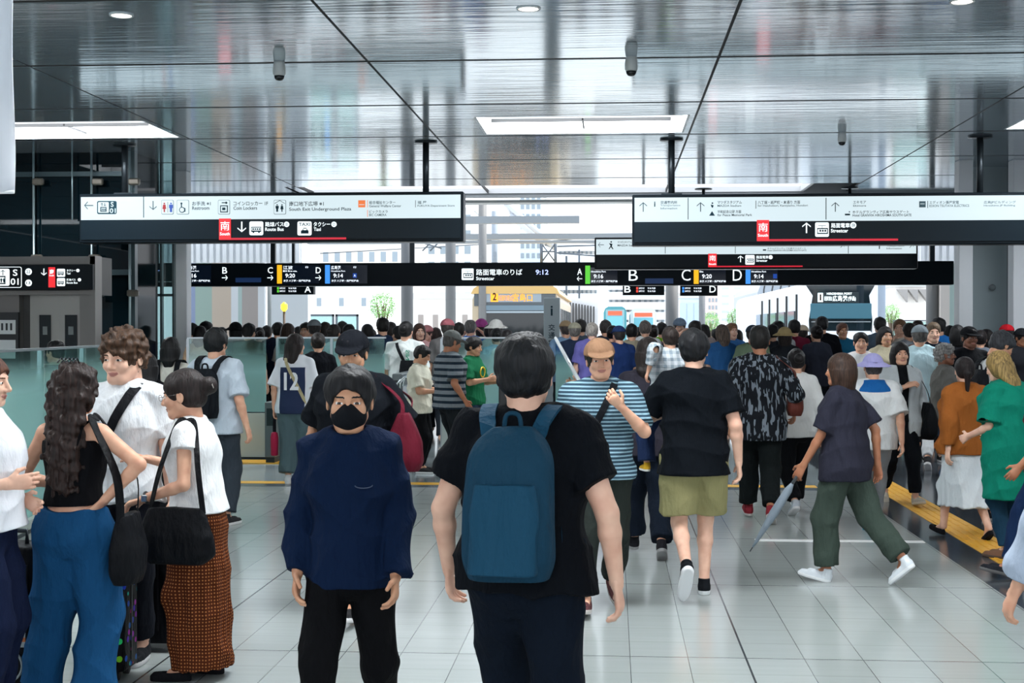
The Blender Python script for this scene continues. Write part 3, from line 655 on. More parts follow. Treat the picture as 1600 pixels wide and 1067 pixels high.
g.text('ホテルグランヴィア広島サウスゲート', S_INK, 1332, 329, 4.4, 88); g.text('Hotel GRANVIA HIROSHIMA SOUTH GATE', S_INK, 1332, 334.4, 3.6, 92); g.r('logo', S_INK, 1320, 334, 1328, 336.5); g.disc('logo', S_INK, 1327, 331, 1, .008, 8)
g.r('logo', S_INK2, 1436, 314.5, 1446, 324, .008); g.r('logo', S_WHITE, 1437.5, 318.2, 1444.5, 319, .014); g.r('divider', S_INK, 1449, 313.8, 1449.8, 325, .006)
g.text('エディオン蔦屋家電', S_INK2, 1452, 313.8, 4.8, 46); g.text('EDION TSUTAYA ELECTRICS', S_INK2, 1452, 319.8, 3.4, 62)
g.text('広島JPビルディング', S_INK2, 1537, 313.8, 4.8, 50); g.text('Hiroshima JP Building', S_INK2, 1537, 319.8, 3.2, 49)
south_tab(g, 1182.5, 1201.5, 343.8, 376, 348.5, 13.5, 365.3, 1403)
g.arrow(S_LET, 1260, 356, 8.2, UP, wd=.24)
g.rrect('pictogram', S_LET, 1273.5, 347.5, 1295, 370, 2.5); g.tram(S_INK, S_LET, 1274, 348, 1294.5, 370, .013)
g.text('路面電車', S_LET, 1298.5, 348.5, 7.4, 29, bold=.015); g.text('Streetcar', S_LET, 1298, 357.6, 5.6, 27, bold=.02)
g.disc('marker', S_LET, 1333, 352, 4.8); g.text('⑳', S_INK, 1330.2, 349.2, 5.6, 5.6, d=.014)
g.close()
# ---- farther right sign
g = hanging('shorter hanging sign behind and below the long right sign, partly hidden by it', 929, 1434.5, 371, 419.5, 396, 26.0, 931.5, 1431.5, (1100, 1330), CEIL)
for x in (1039, 1148.5, 1325): g.r('divider', S_INK, x, 375, x + .8, 396, .005)
g.arrow(S_INK, 939, 382.5, 4.6, LT); g.arrow(S_INK, 1045, 382, 4.4, UP + .6); g.arrow(S_INK, 1316, 384, 4, .8); g.arrow(S_INK, 1424, 384, 4, .8)
g.disc('pictogram', S_INK, 955, 378, 1.3, .008, 8); g.poly('pictogram', S_INK, [(951.5, 380), (957, 381), (956, 385), (958.5, 389), (957.3, 389.6), (954.5, 386), (952, 389.5), (951, 388.8), (954, 384)])
g.text('マツダスタジアム', S_INK, 965, 376.5, 3.6, 22); g.text('MAZDA Stadium', S_INK, 965, 381.8, 3, 32)
g.text('ホテルグランヴィア広島サウスゲート', S_INK2, 1199, 386.8, 2.6, 60); g.text('Hotel GRANVIA HIROSHIMA SOUTH GATE', S_INK2, 1199, 390, 2.4, 61); g.r('logo', S_INK, 1192, 389.6, 1197, 391.6)
g.text('i', S_INK, 1373, 382, 7, 1.8, bold=.02); g.text('Transportation', S_INK2, 1385, 383.4, 2.4, 28); g.text('Information', S_INK2, 1385, 386.8, 2.6, 24)
south_tab(g, 1106.5, 1119.8, 396.3, 417, 399, 8.6, 411, 1254)
g.arrow(S_LET, 1157, 404.5, 5.2, UP, wd=.24); g.rrect('pictogram', S_LET, 1164.5, 398.5, 1179, 413.5, 1.6); g.tram(S_INK, S_LET, 1165, 399, 1178.5, 413, .013)
g.text('路面電車', S_LET, 1181.5, 399.4, 4.8, 19, bold=.015); g.text('Streetcar', S_LET, 1181.5, 405.2, 3.8, 17.5, bold=.02); g.disc('marker', S_LET, 1204, 401.8, 3.2)
g.close()
# ---- platform departure board (long black beam)
YB = 29.0
g = Sign('departure_board', 'very long black departure board with platforms A to D across the middle', 'departure board', YB, 890, 428)
g.rect('housing', 200, 412, 1490.5, 444.8, 0, .3, S_BLACK, bev=.01)
def dep(x, letter, big, col, dest, eng, tm, pic=False, arrow=RT, y0=414, w=66):
    if big: g.text(letter, S_LET, x - 34, 420.5, 18, 15, bold=-.005)
    else:
        g.text(letter, S_LET, x - 14.5, 417.5, 9.5, 8, bold=.01); g.arrow(S_LET, x - 10.5, 434, 4.6, arrow, wd=.26)
    if col: g.r('platform_tab', col, x, 414, x + 7.6, 443, .004)
    g.rect('display', x + 8, 414.5, x + w, 443, .003, .01, mat('display_dark', '0d1c30', .2, emit=.25))
    g.text(dest, L_WH, x + 9.5, 415.2, 5.6, 15, name='display_lettering') if dest else None
    if eng: g.text(eng, L_WH, x + 9.5, 422.3, 2.3, 22, bold=.01, name='display_lettering')
    g.text('行', L_WH, x + 44, 416, 3, 5, bold=.02, name='display_lettering')
    g.text(tm, L_WH, x + 13, 427.5, 6.2, 15, bold=.012, name='display_lettering')
    g.text('次発 八丁堀・紙屋町経由', L_WH, x + 10, 437, 3.2, 42, bold=.02, name='display_lettering')
    if pic: g.r('display_lettering', S_BLUE, x + 43.5, 427, x + 49.5, 434, .006); g.text('A', L_WH, x + 45, 428.6, 3.6, 3, d=.012, name='display_lettering')
dep(433, 'C', False, L_YEL, '江波', 'Eba', '9:20'); dep(508, 'D', False, L_BLU, '広島港', 'Hiroshima Port', '9:14', True)
dep(283, '', False, L_GRN, '広島港', 'Hiroshima Port', '9:16') if False else None
g.rect('display', 270, 414.5, 330, 443, .003, .01, mat('display_dark', '0d1c30', .2, emit=.25))
g.text('広島港', L_WH, 289, 415.2, 5.6, 18, name='display_lettering'); g.text('Hiroshima Port', L_WH, 289, 422.3, 2.3, 22, bold=.01, name='display_lettering'); g.text('9:16', L_WH, 292, 427.5, 6.2, 15, bold=.012, name='display_lettering'); g.text('八丁堀・紙屋町経由', L_WH, 296, 437, 3.2, 32, bold=.02, name='display_lettering')
g.text('B', S_LET, 347.5, 417.5, 10, 7.6, bold=.01); g.arrow(S_LET, 351.5, 434, 4.6, RT, wd=.26); g.rect('display', 368, 434, 408, 441, .003, .01, L_DB)
g.rrect('pictogram', S_LET, 721.5, 419.5, 740, 437.5, 1.5); g.tram(S_INK, S_LET, 722, 420, 739.5, 438, .012)
g.text('路面電車のりば', S_LET, 744, 420.5, 9.5, 72, bold=.008); g.text('Streetcar', S_LET, 744, 432.3, 5.4, 28.5, bold=.015)
g.text('9:12', L_BW, 837, 421.5, 7.6, 20, bold=.01, name='clock')
g.text('A', S_LET, 902, 419.5, 10, 7.5, bold=.01); g.arrow(S_LET, 905.5, 435.5, 4.2, LT, wd=.26)
dep(914.5, '', False, L_GRN, '広島港', 'Hiroshima Port', '9:16') if False else None
def dep2(x, letter, col, eng, tm, pic=False):
    if letter: g.text(letter, S_LET, x - 20 if letter != 'C' else x - 19, 421, 17.5, 14, bold=-.004)
    if col: g.r('platform_tab', col, x, 415, x + 7.6, 443.5, .004)
    g.rect('display', x + 8, 418, x + 50, 443, .003, .01, mat('display_dark', '0d1c30', .2, emit=.25))
    g.text(eng, L_WH, x + 9, 423, 2.6, 23 if len(eng) > 5 else 6, bold=.015, name='display_lettering'); g.text(tm, L_WH, x + 13, 428.5, 6.4, 15, bold=.012, name='display_lettering')
    g.text('次発 八丁堀・紙屋町経由', L_WH, x + 9, 437.8, 3.2, 41, bold=.02, name='display_lettering')
    if pic: g.r('display_lettering', S_BLUE, x + 43, 428, x + 49, 435, .006)
dep2(914.5, '', L_GRN, 'Hiroshima Port', '9:16'); dep2(1084, 'C', L_YEL, 'Eba', '9:20'); dep2(1165, 'D', L_BLU, 'Hiroshima Port', '9:14', True)
g.text('B', S_LET, 982.5, 421, 17.5, 14, bold=-.004); g.rect('display', 1008, 435, 1052, 443, .003, .01, L_DB)
for px in (420, 640, 1048, 1463):
    x, z = g.xy(px, 413); MB().box(x - .05, x + .05, .35, .45, z - .4, CEIL + .5 - g.o.z).build('bracket', DSTEEL, g.root)
g.close()
# ---- little platform boards under it
def little(label, px0, px1, py0, py1, Y, letter, lx, ink, side):
    g = Sign('platform_board', label, 'platform board', Y, (px0 + px1) / 2, (py0 + py1) / 2, 'small platform boards')
    g.rect('housing', px0, py0, px1, py1, 0, .2, S_BLACK)
    for r_ in range(2):
        y = py0 + 6 + r_ * 4.6
        g.r('platform_tab', ink, side, y - .5, side + 3, y + 3.2, .003)
        g.text('広島港行 先発', L_WH, side + 4, y, 2.6, 9, bold=.02); g.text('9:16 9:20', L_WH, side + 18, y, 2.6, 12, bold=.02)
    g.text(letter, S_LET, lx, py0 + 3.5, 10.5, 10, bold=.01)
    x, z = g.xy((px0 + px1) / 2, py0); MB().box(x - .03, x + .03, .05, .12, z, CEIL + .45 - g.o.z).build('hanger', DSTEEL, g.root); g.close()
little('small black board with letter A hanging under the left of the departure board', 424.5, 490, 443, 460, 31, 'A', 476, L_GRN, 433)
little('small black board with letter B hanging under the departure board', 973, 1038, 443, 461, 31, 'B', 975.5, L_RED, 994)
little('small black board with letter D hanging under the departure board', 1063, 1121, 443, 462, 31, 'D', 1108.5, L_BLU, 1066)
# ---- lift portal sign
g = Sign('lift_sign', 'black sign band reading S 01 with taxi and route bus symbols above the lift doors', 'sign', 17.42, 60, 434)
g.rect('panel', -40, 414, 145, 452.5, 0, .05, S_BLACK)
g.rrect('frame', S_LET, -20, 416.8, 34, 449.5, 3, .001); g.rrect('frame', S_BLACK, -19, 417.6, 33.2, 448.7, 2.6, .006)
g.rrect('pictogram', S_LET, -6, 420, 15.5, 446.5, 2.5, .011); g.arrow(S_INK, 5.5, 426, 4.2, UP, .017, .25); g.r('pictogram', S_INK, -3, 431, 9.5, 433, .016); g.r('pictogram', S_INK, 8, 431, 9.5, 444, .016); g.r('pictogram', S_INK, -3, 442, 9.5, 444, .016)
for k in range(3): g.man(S_INK, -1 + 4 * k, 434, 7.5, False, .017)
g.text('S', S_LET, 21, 421, 10, 7.2, d=.016); g.text('01', S_LET, 17.5, 435, 10, 12.5, d=.016)
for y, t_ in ((424.5, '22'), (442, '13')): g.disc('marker', S_LET, 45, y, 5.2); g.text(t_, S_INK, 41.8, y - 2.2, 4.4, 6.4, bold=.02, d=.014)
g.arrow(S_LET, 69, 425, 5.4, DN, wd=.26); g.r('red_tab', S_RED, 76, 417.5, 86.5, 449, .004); g.text('南', S_LET, 78, 421, 7, 6.8, bold=.03, d=.012); g.text('South', S_LET, 77.5, 429, 2.6, 7.5, bold=.02, d=.012)
for y, ja, en, tp in ((420, 'タクシー', 'Taxi', 'TAXI'), (434.5, '路線バス', 'Route Bus', '')):
    g.rrect('pictogram', S_LET, 89.5, y, 102, y + 12.5, 1.5); g.bus(S_INK, 89.5, y, 101.5, y + 13, .012)
    g.text(ja, S_LET, 104.5, y + .8, 3.6, 14, bold=.02); g.text(en, S_LET, 104.5, y + 5.6, 3.2, 6 if en == 'Taxi' else 17, bold=.02); g.disc('marker', S_LET, 122 if en == 'Taxi' else 124.5, y + 2.6, 2.6)
g.close()
# reflection in the glass screen, built as a hanging board behind it
g = Sign('display_reflection', 'reflected departures display with white strip, built as a board behind the glass screen at left', 'display', 25.2, 244, 428)
g.rect('housing', 215, 411, 275, 440, 0, .12, mat('reflection_dark', '2c3e44', .2)); g.r('label_strip', mat('reflection_strip', 'b9c4c6', .5), 216.5, 414, 227.5, 452, .004)
g.text('5  3-2', L_BW, 229.5, 418, 7, 26, bold=.01)
g.text('のりば', S_INK, 219, 420, 4, 6)
x, z = g.xy(244, 411); MB().box(x - .03, x + .03, .03, .09, z, CEIL - g.o.z).build('hanger', DSTEEL, g.root)
g.close()
# information totem
pt = at(862, 500, 27.0); tt = empty('information_totem', (pt.x, 27.0, 0), 0, 'pale grey upright information totem with a letter i, right of the yellow tram front', 'information pillar')
hw = (at(874, 465, 27).x - at(849, 465, 27).x) / 2; zt = at(862, 465, 27).z
MB().box(-hw, hw, 0, .3, 0, zt, .01).build('body', mat('totem_grey', '9aa6a9', .4), tt)
V, P, x0, x1, y0, y1 = text_geo('i', .02); q = MB(); q.add([((v.x - (x0 + x1) / 2) * .28, -.004, zt - .34 + v.y * .28) for v in V], P)
for k, ch in enumerate('交通案内所'):
    V, P, x0, x1, y0, y1 = text_geo(ch, .01); q.add([((v.x - (x0 + x1) / 2) * .13, -.004, zt - .62 - k * .15 + v.y * .13) for v in V], P)
q.build('lettering', S_INK, tt)
# ================================================================ OUTSIDE
PAV = lambda c, r=.6: mat('facade_' + c, c, r)
def facade(name, label, px0, px1, py0, Y, c, wins=None, depth=8, pyb=None, winc='8a97a0', cat='building', balc=None, side=None):
    a = at(px0, py0, Y); b = at(px1, py0, Y); zt = a.z; zb = max(0, at(px0, pyb, Y).z) if pyb else 0
    e = empty(name, ((a.x + b.x) / 2, Y, zb), 0, label, cat); hw = (b.x - a.x) / 2; h = zt - zb
    MB().box(-hw, hw, 0, depth, 0, h).build('wall', PAV(c), e)
    MB().box(-hw - .1, hw + .1, -.1, depth, h, h + .25).build('parapet', PAV('c9cccd'), e)
    if wins:
        nx, nz, fw, fh = wins
        for i in range(nx):
            m = MB()
            for k in range(nz):
                cx = -hw + (i + .5) * 2 * hw / nx; cz = (k + .5) * h / nz; w_ = hw / nx * fw; h_ = h / nz / 2 * fh
                m.box(cx - w_, cx + w_, -.05, .02, cz - h_, cz + h_)
            if i < 14: m.build('window_column', mat('window_' + winc, winc, .15), e)
    if balc:
        m = MB()
        for k in range(balc): z = (k + .6) * h / balc; m.box(-hw, hw, -.9, 0, z, z + .12); m.box(-hw, hw, -.9, -.82, z + .12, z + .8)
        m.build('balcony', PAV('dfe1e2'), e)
    return e
# louvred upper walls left and right of the opening
def louvre(px0, px1, py0, py1, Y, name):
    a = at(px0, py1, Y); b = at(px1, py0, Y); m = MB(); n_ = int((b.x - a.x) / .16)
    m.box(a.x, b.x, Y + .1, Y + .3, a.z, b.z)
    for i in range(n_):
        x = a.x + (i + .5) * (b.x - a.x) / n_; m.box(x - .045, x + .045, Y, Y + .1, a.z, b.z)
    return struct(m.build(name, mat('louvre_white', 'f4f6f8', .5)))
louvre(150, 470, 300, 411, 33, 'wall_louvre_left'); louvre(1436, 1800, 300, 411, 33, 'wall_louvre_right')
slab('wall_canopy_roof', -14, 14, 27.15, 31.3, CEIL + .42, CEIL + .5, WH)
def colbox(px0, px1, py0, Y, c, name='wall_column', rough=.5, d=.3, metal=0):
    a = at(px0, py0, Y); b = at(px1, py0, Y); return struct(MB().box(a.x, b.x, Y, Y + d, -.02, a.z).build(name, mat('col_' + c, c, rough, metal=metal)))
for px0, px1, c in ((292, 305, '9ba9c9'), (305, 331, 'a9c0b6'), (331, 361, 'd2c1b0'), (361, 372, 'e4e8ec'), (372, 378, 'b8ccc8'), (378, 403, 'b3aaa6'), (403, 413, 'e4e8ec'), (424, 481, 'dfe5ea')):
    colbox(px0, px1, 411, 33.2, c)
for px0, px1, c in ((1470, 1484, 'd7cfc8'), (1484, 1500, 'a9bdb9')): colbox(px0, px1, 411, 33.2, c)
def rcol(px, rpx, py0, Y, c, name='wall_round_column'):
    a = at(px - rpx, py0, Y); b = at(px + rpx, py0, Y); r_ = (b.x - a.x) / 2
    return struct(MB().lathe([(r_, -.02), (r_, a.z)], ((a.x + b.x) / 2, Y, 0), 24).build(name, mat('concrete_col_' + c, c, .6, bump=(3, .1))))
for px, r_, py, Y, c in ((636, 9.5, 300, 35, '606264'), (704, 8, 300, 38, '646667'), (754, 6.5, 320, 42, '6e6f6f'), (420.5, 4, 403, 34, '666c6d'), (1050, 10, 440, 34, '666666'), (1097, 5, 440, 40, '6e7173'), (1457, 10, 440, 33.5, '5b5b5a'), (1378, 6, 300, 42, '8592a1'), (773, 5, 330, 48, '8b959f')):
    rcol(px, r_, py, Y, c)
cb_ = MB()
for py0, py1, px0, px1, Y in ((337, 349, 700, 905, 40), (364, 374, 700, 1000, 44), (375, 381, 480, 940, 47)):
    a = at(px0, py1, Y); b = at(px1, py0, Y); struct(MB().box(a.x, b.x, Y, Y + .4, a.z, b.z).build('wall_beam', mat('beam_grey', '7d8489', .5)))
# canopy roof edges above the platforms
for px0, px1, py0, py1, Y in ((724, 990, 311, 317, 30), ):
    a = at(px0, py1, Y); b = at(px1, py0, Y); struct(MB().box(a.x - 3, b.x + 3, Y, Y + .5, a.z, b.z).build('trim_canopy_edge', mat('canopy_edge', 'b3b6b5', .5)))
# stepped truss of the footbridge
e = empty('lattice_truss', (0, 0, 0), 0, 'white lattice truss sloping down to the right between the hanging signs', 'truss')
def seg3(p0, p1, r_, nm): MB().tube([p0, p1], r_, 8).build(nm, mat('truss_white', 'bfc4c9', .4, metal=.3), e)
A0, A1 = at(790, 318, 55), at(868, 388, 55); B0, B1 = at(797, 336, 55), at(852, 382, 55)
seg3(A0, A1, .12, 'top_chord'); seg3(B0, B1, .12, 'bottom_chord')
for k in range(9):
    p = A0.lerp(A1, k / 8); q = B0.lerp(B1, min(1, (k + .5) / 8)); p2 = A0.lerp(A1, min(1, (k + 1) / 8))
    seg3(p, q, .05, 'brace'); seg3(q, p2, .05, 'brace')
e2 = empty('overhead_line_gantry', (0, 0, 0), 0, 'overhead tram wire mast with crossed bracing and hanging cables near the letter A', 'gantry')
GM_ = mat('gantry_steel', '596169', .4, metal=.5)
for (a, b, Y, r_) in (((846, 410), (846, 378), 52, .06), ((868, 420), (868, 380), 52, .06), ((846, 410), (868, 380), 52, .03), ((868, 410), (846, 380), 52, .03), ((846, 393), (868, 393), 52, .03), ((640, 372), (930, 380), 52, .02), ((500, 396), (930, 372), 54, .02), ((885, 400), (885, 500), 60, .05), ((905, 390), (905, 500), 64, .05), ((870, 395), (935, 400), 60, .04), ((870, 385), (935, 383), 64, .04), ((655, 378), (690, 388), 50, .03), ((660, 392), (672, 380), 50, .03), ((672, 392), (684, 380), 50, .03)):
    MB().tube([at(*a, Y), at(*b, Y)], r_, 6).build('wire' if r_ < .035 else 'mast', GM_, e2)
# mid/far buildings
facade('building', 'white station building with grey saw-tooth triangles right of the dark tram', 1398, 1450, 448, 62, 'e6e2dd', None, 10)
e = bpy.data.objects['building']
for k in range(3):  # grey saw-tooth triangles on the front, built as prisms
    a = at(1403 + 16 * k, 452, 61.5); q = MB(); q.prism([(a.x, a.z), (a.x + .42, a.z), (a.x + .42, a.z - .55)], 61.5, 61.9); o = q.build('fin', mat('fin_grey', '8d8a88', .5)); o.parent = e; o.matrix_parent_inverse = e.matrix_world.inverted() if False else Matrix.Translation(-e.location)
facade('building', 'beige apartment block with rows of windows behind the left columns', 500, 626, 350, 90, 'e2ddd3', (7, 6, .45, .45), 12)
facade('building', 'pale grey block between the two thick concrete columns', 646, 740, 330, 110, 'dcdcda', (5, 9, .5, .5), 12)
facade('building', 'tall pale blue tower above the yellow tram', 812, 846, 300, 125, 'cfdbe6', (4, 16, .6, .5), 12)
facade('building', 'dense white block of flats with balconies left of the letter B', 872, 934, 385, 120, 'd9d9d8', (9, 8, .4, .5), 12, balc=8)
facade('building', 'white block of flats with balconies behind the letter B board', 950, 1040, 400, 150, 'e0e2e4', (10, 9, .45, .5), 12, balc=9)
facade('building', 'low white building with pale blue glass front under the letter D board', 1062, 1095, 466, 70, 'c9d7ea', (3, 1, .8, .85), 6, winc='b9cbe4')
facade('building', 'brownish narrow office block right of the letter D board', 1106, 1122, 440, 130, 'cdbdb8', (3, 9, .5, .5), 8)
facade('building', 'white tower with slanted glass facets left of the long white tram', 1124, 1180, 420, 140, 'eef0f2', (3, 10, .6, .3), 12, winc='b9c7d2')
facade('building', 'low light building with dark door panels behind the left crowd', 646, 738, 467, 60, 'e3dfda', (4, 1, .35, .55), 6, winc='9c948f')
facade('building', 'light house behind the green tree at the left', 481, 586, 440, 70, 'e9ebec', (3, 2, .2, .2), 8)
# dark vertical shopfront strips right of the yellow tram
e = empty('railing', (0, 0, 0), 0, 'white slatted barrier with dark gaps right of the yellow tram', 'barrier')
for k in range(12):
    a = at(876 + 4.6 * k, 470 + k * .8, 58); MB().box(a.x, a.x + .06, 58, 58.06, 0, a.z).build('slat', mat('dark_slat', '3a3a3c', .6), e)
a = at(872, 470, 58.2); b = at(935, 470, 58.2); MB().box(a.x, b.x, 58.2, 58.4, 0, a.z + .1).build('board', PAV('d9dadb'), e)
# trees
def tree(px, py, rpx, Y, label, seed=1, kind='leafy_tree'):
    rnd = random.Random(seed); p = at(px, py, Y); r_ = rpx * Y / F; e = empty(kind, (p.x, Y, 0), 0, label, 'tree', 'street trees')
    m = MB(); m.tube([(0, 0, 0), (.05, 0, p.z * .5), (0, .05, p.z)], [.12, .09, .05], 8)
    for k in range(5): a = k * 1.26; m.tube([(0, 0, p.z * .6), (math.cos(a) * r_ * .6, math.sin(a) * r_ * .6, p.z + rnd.uniform(-.2, .5) * r_)], [.05, .02], 6)
    m.build('trunk', mat('bark', '6a5a4c', .9), e)
    V = []; Fq = []
    for k in range(1300):
        d = Vector((rnd.gauss(0, 1), rnd.gauss(0, 1), rnd.gauss(0, 1))).normalized() * r_ * rnd.uniform(.35, 1) ** .5 * (1 + .2 * rnd.random())
        c = Vector((0, 0, p.z)) + Vector((d.x, d.y, d.z * 1.1)); s_ = r_ * rnd.uniform(.05, .09)
        u = Vector((rnd.gauss(0, 1), rnd.gauss(0, 1), rnd.gauss(0, 1))).normalized() * s_; v = u.orthogonal().normalized() * s_ * .6
        k0 = len(V); V += [c - u, c + v, c + u, c - v]; Fq.append((k0, k0 + 1, k0 + 2, k0 + 3))
    q = MB(); q.add(V, Fq); q.build('foliage', mat('leaf_green', '86b86c', .6), e)
tree(598, 478, 19, 48, 'green leafy tree behind the left crowd, left of the thick concrete column', 3)
tree(1110, 504, 14, 64, 'small green tree under the letter D board', 4); tree(1150, 498, 14, 75, 'small green tree left of the long white tram', 5); tree(1393, 490, 13, 60, 'green tree just right of the dark tram', 6)
# lamp post with yellow beacon
p = at(444, 480, 32); e = empty('beacon_post', (p.x, 32, 0), 0, 'thin post with a yellow lamp under the board with letter A', 'post'); MB().tube([(0, 0, 0), (0, 0, p.z - .08)], .03, 8).build('pole', mat('post_brown', '6d5a4a', .5), e); MB().lathe([(.03, -.1), (.08, -.04), (.08, .06), (.02, .12)], (0, 0, p.z), 14).build('lamp', mat('beacon_yellow', 'ffe24a', .4, emit=1.2), e)
# platform railing (dark framed screens) on the left
for nm, px0, px1, Y, lb in (('platform_screen', 425, 522, 40, 'thin black framed glass screen behind the crowd, left one'), ('platform_screen', 524, 560, 40, 'thin black framed glass screen behind the crowd, right one')):
    a = at(px0, 491, Y); b = at(px1, 491, Y); e = empty(nm, (a.x, Y, 0), 0, lb, 'screen'); W_ = b.x - a.x
    m = MB(); m.box(0, W_, 0, .05, a.z - .06, a.z); m.box(0, .06, 0, .05, 0, a.z); m.box(W_ - .06, W_, 0, .05, 0, a.z); m.build('frame', GM_, e); MB().box(.06, W_ - .06, .02, .03, .1, a.z - .06).build('glass', GCLR, e)
for px0, px1, Y, lb in ((1395, 1450, 44, 'glass barrier with thin rail behind the crowd right of the dark tram'),):
    a = at(px0, 500, Y); b = at(px1, 500, Y); e = empty('platform_screen', (a.x, Y, 0), 0, lb, 'screen'); W_ = b.x - a.x
    MB().box(0, W_, 0, .04, a.z - .04, a.z).build('rail', GM_, e); MB().box(0, W_, .01, .02, -.02, a.z - .05).build('glass', GCLR, e)
# display counter / dark board with stripes at left
p = at(398, 512, 27); 
# ---- trams
def tram_body(e, hw, h, L, m_, zb=.35, bev=.25, x0=0, col='body'):
    pr = [(-hw, zb), (-hw, h - bev * 1.3), (-hw + bev * .35, h - bev * .4), (-hw + bev, h), (hw - bev, h), (hw - bev * .35, h - bev * .4), (hw, h - bev * 1.3), (hw, zb)]
    return MB().prism([(x + x0, z) for x, z in pr][::-1], 0, L).build(col, m_, e)
# yellow topped tram
Y = 42; a = at(738, 447, Y); b = at(872, 447, Y); hw = (b.x - a.x) / 2; h = a.z + .03
e = empty('streetcar', ((a.x + b.x) / 2, Y, 0), 0, 'older streetcar with a cream yellow roof and orange number 2 display', 'tram')
tram_body(e, hw, h - .12, 13, mat('tram_cream', 'b5a58c', .4), col='body')
pr = [(-hw - .04, h - .26), (-hw + .04, h - .1), (-hw + .2, h), (hw - .2, h), (hw - .04, h - .1), (hw + .04, h - .26)]
MB().prism(pr[::-1], -.06, 13).build('roof', mat('tram_roof', 'c9a66a', .4), e)
def fr(nm, px0, px1, py0, py1, m_, f=.02, par=None, Yd=None):
    a = at(px0, py1, Y); b = at(px1, py0, Y); ex = e.location.x
    return MB().box(a.x - ex, b.x - ex, -f, .05, a.z, b.z, .0).build(nm, m_, par or e)
fr('front_panel', 741, 868, 454, 478, mat('tram_front_grey', '565c60', .4), .03); dsp = fr('display', 752, 846, 455.5, 472, mat('display_grey', '8f9aa2', .3), .04)
fr('windscreen', 749, 860, 479, 530, mat('tram_windscreen', '23282a', .05), .03); fr('windscreen_bar', 749, 860, 486, 489, mat('tram_front_light', '9aa6ad', .3), .05); fr('visor', 749, 862, 477, 485, mat('visor_grey', '6c7f8a', .3), .06)
def ptxt(s_, px, py, wpx, hpx, m_, par, Yd, f=.07, bold=.01, nm='lettering'):
    V, P, x0, x1, y0, y1 = text_geo(s_, bold); a = at(px, py + hpx, Yd); b = at(px + wpx, py, Yd); ex = e.location.x
    q = MB(); q.add([(a.x - ex + (v.x - x0) / (x1 - x0) * (b.x - a.x), -f, a.z + (v.y - y0) / (y1 - y0) * (b.z - a.z)) for v in V], P); return q.build(nm, m_, par)
q = fr('number_box', 767, 778.5, 455.8, 471.5, L_ORA, .05, dsp); ptxt('2', 770, 457.5, 6, 12, mat('ink_dark', '241404', .5), q, Y, .06, .03)
ptxt('紙屋町経由', 779, 461, 22, 9, L_ORA, dsp, Y, .05, .0); ptxt('宮島口', 801, 459, 31, 12, L_ORA, dsp, Y, .05, .01); ptxt('MIYAJIMA-GUCHI', 785, 456, 42, 3.4, L_ORA, dsp, Y, .05, .01)
for k in range(6): 
    MB().box(hw - .02, hw + .02, 1 + k * 2, 2.4 + k * 2, 1.25, 2.35).build('window', mat('tram_window', '3a4448', .1), e)
for s_ in (-1, 1): MB().lathe([(.1, -.03), (.1, 0)], (s_ * hw * .75, 0, .9), 16, 'y').build('headlight', mat('lamp_white', 'f4f6f8', .3, emit=.8), e)
MB().box(-hw + .1, hw - .1, -.1, 0, .3, .6, .03).build('bumper', DSTEEL, e)
MB().box(-hw + .15, hw - .15, .2, 12.5, -.02, .4).build('undercarriage', DSTEEL, e)
# modern dark-fronted tram
Y = 44; a = at(1250, 446, Y); b = at(1372, 446, Y); hw = (b.x - a.x) / 2; h = at(1310, 440, Y).z
e = empty('streetcar', ((a.x + b.x) / 2, Y, 0), 0, 'modern streetcar with a dark glass front and lit number 1 display', 'tram')
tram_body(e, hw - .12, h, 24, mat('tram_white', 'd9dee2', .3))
ex = e.location.x
def X(px, py=480): return at(px, py, Y).x - ex
def Zz(py): return at(1310, py, Y).z
# flanking side cheeks (hexagonal white edges)
MB().prism([(X(1250), Zz(447)), (X(1256), Zz(444)), (X(1268), Zz(462)), (X(1262), Zz(500)), (X(1264), .4), (X(1250), .4)][::-1], -.25, .5).build('left_cheek', mat('tram_white', 'd9dee2', .3), e)
MB().prism([(X(1372), Zz(447)), (X(1366), Zz(444)), (X(1356), Zz(462)), (X(1361), Zz(500)), (X(1359), .4), (X(1372), .4)], -.25, .5).build('right_cheek', mat('tram_white', 'd9dee2', .3), e)
MB().prism([(X(1256), Zz(443)), (X(1366), Zz(443)), (X(1357), Zz(462)), (X(1361), Zz(500)), (X(1358), Zz(516)), (X(1266), Zz(516)), (X(1262), Zz(500)), (X(1268), Zz(462))][::-1], -.2, .3).build('windscreen', mat('dark_front_glass', '0c1a20', .06), e)
MB().box(X(1264), X(1360), -.26, -.2, Zz(498), Zz(474), .02).build('blue_panel', mat('teal_sunblind', '2b5a69', .4), e)
MB().box(X(1266), X(1358), -.27, -.2, Zz(503.5), Zz(502)).build('wiper_bar', STEEL, e)
MB().box(X(1264), X(1360), -.3, 0, .35, Zz(517), .05).build('lower_front', mat('tram_white', 'd9dee2', .3), e)
dsp = MB().box(X(1275), X(1340), -.24, -.2, Zz(473.5), Zz(456.5)).build('display', mat('display_teal', '16343d', .3, emit=.3), e)
LWW = mat('led_bright', 'e6fbff', .4, emit=2.2)
MB().box(X(1276), X(1284), -.25, -.24, Zz(472), Zz(458)).build('number_box', LWW, dsp); ptxt('1', 1278.6, 460, 3, 10, mat('ink_dark', '241404', .5), dsp, Y, .26, .05)
ptxt('広島港', 1299, 462, 23, 9, LWW, dsp, Y, .25, .01); ptxt('紙屋町経由', 1286, 463, 12, 7, LWW, dsp, Y, .25, .0); ptxt('(宇品)', 1323, 463, 12, 8, LWW, dsp, Y, .25, .01); ptxt('HIROSHIMA PORT', 1290, 457.4, 39, 3.4, LWW, dsp, Y, .25, .015)
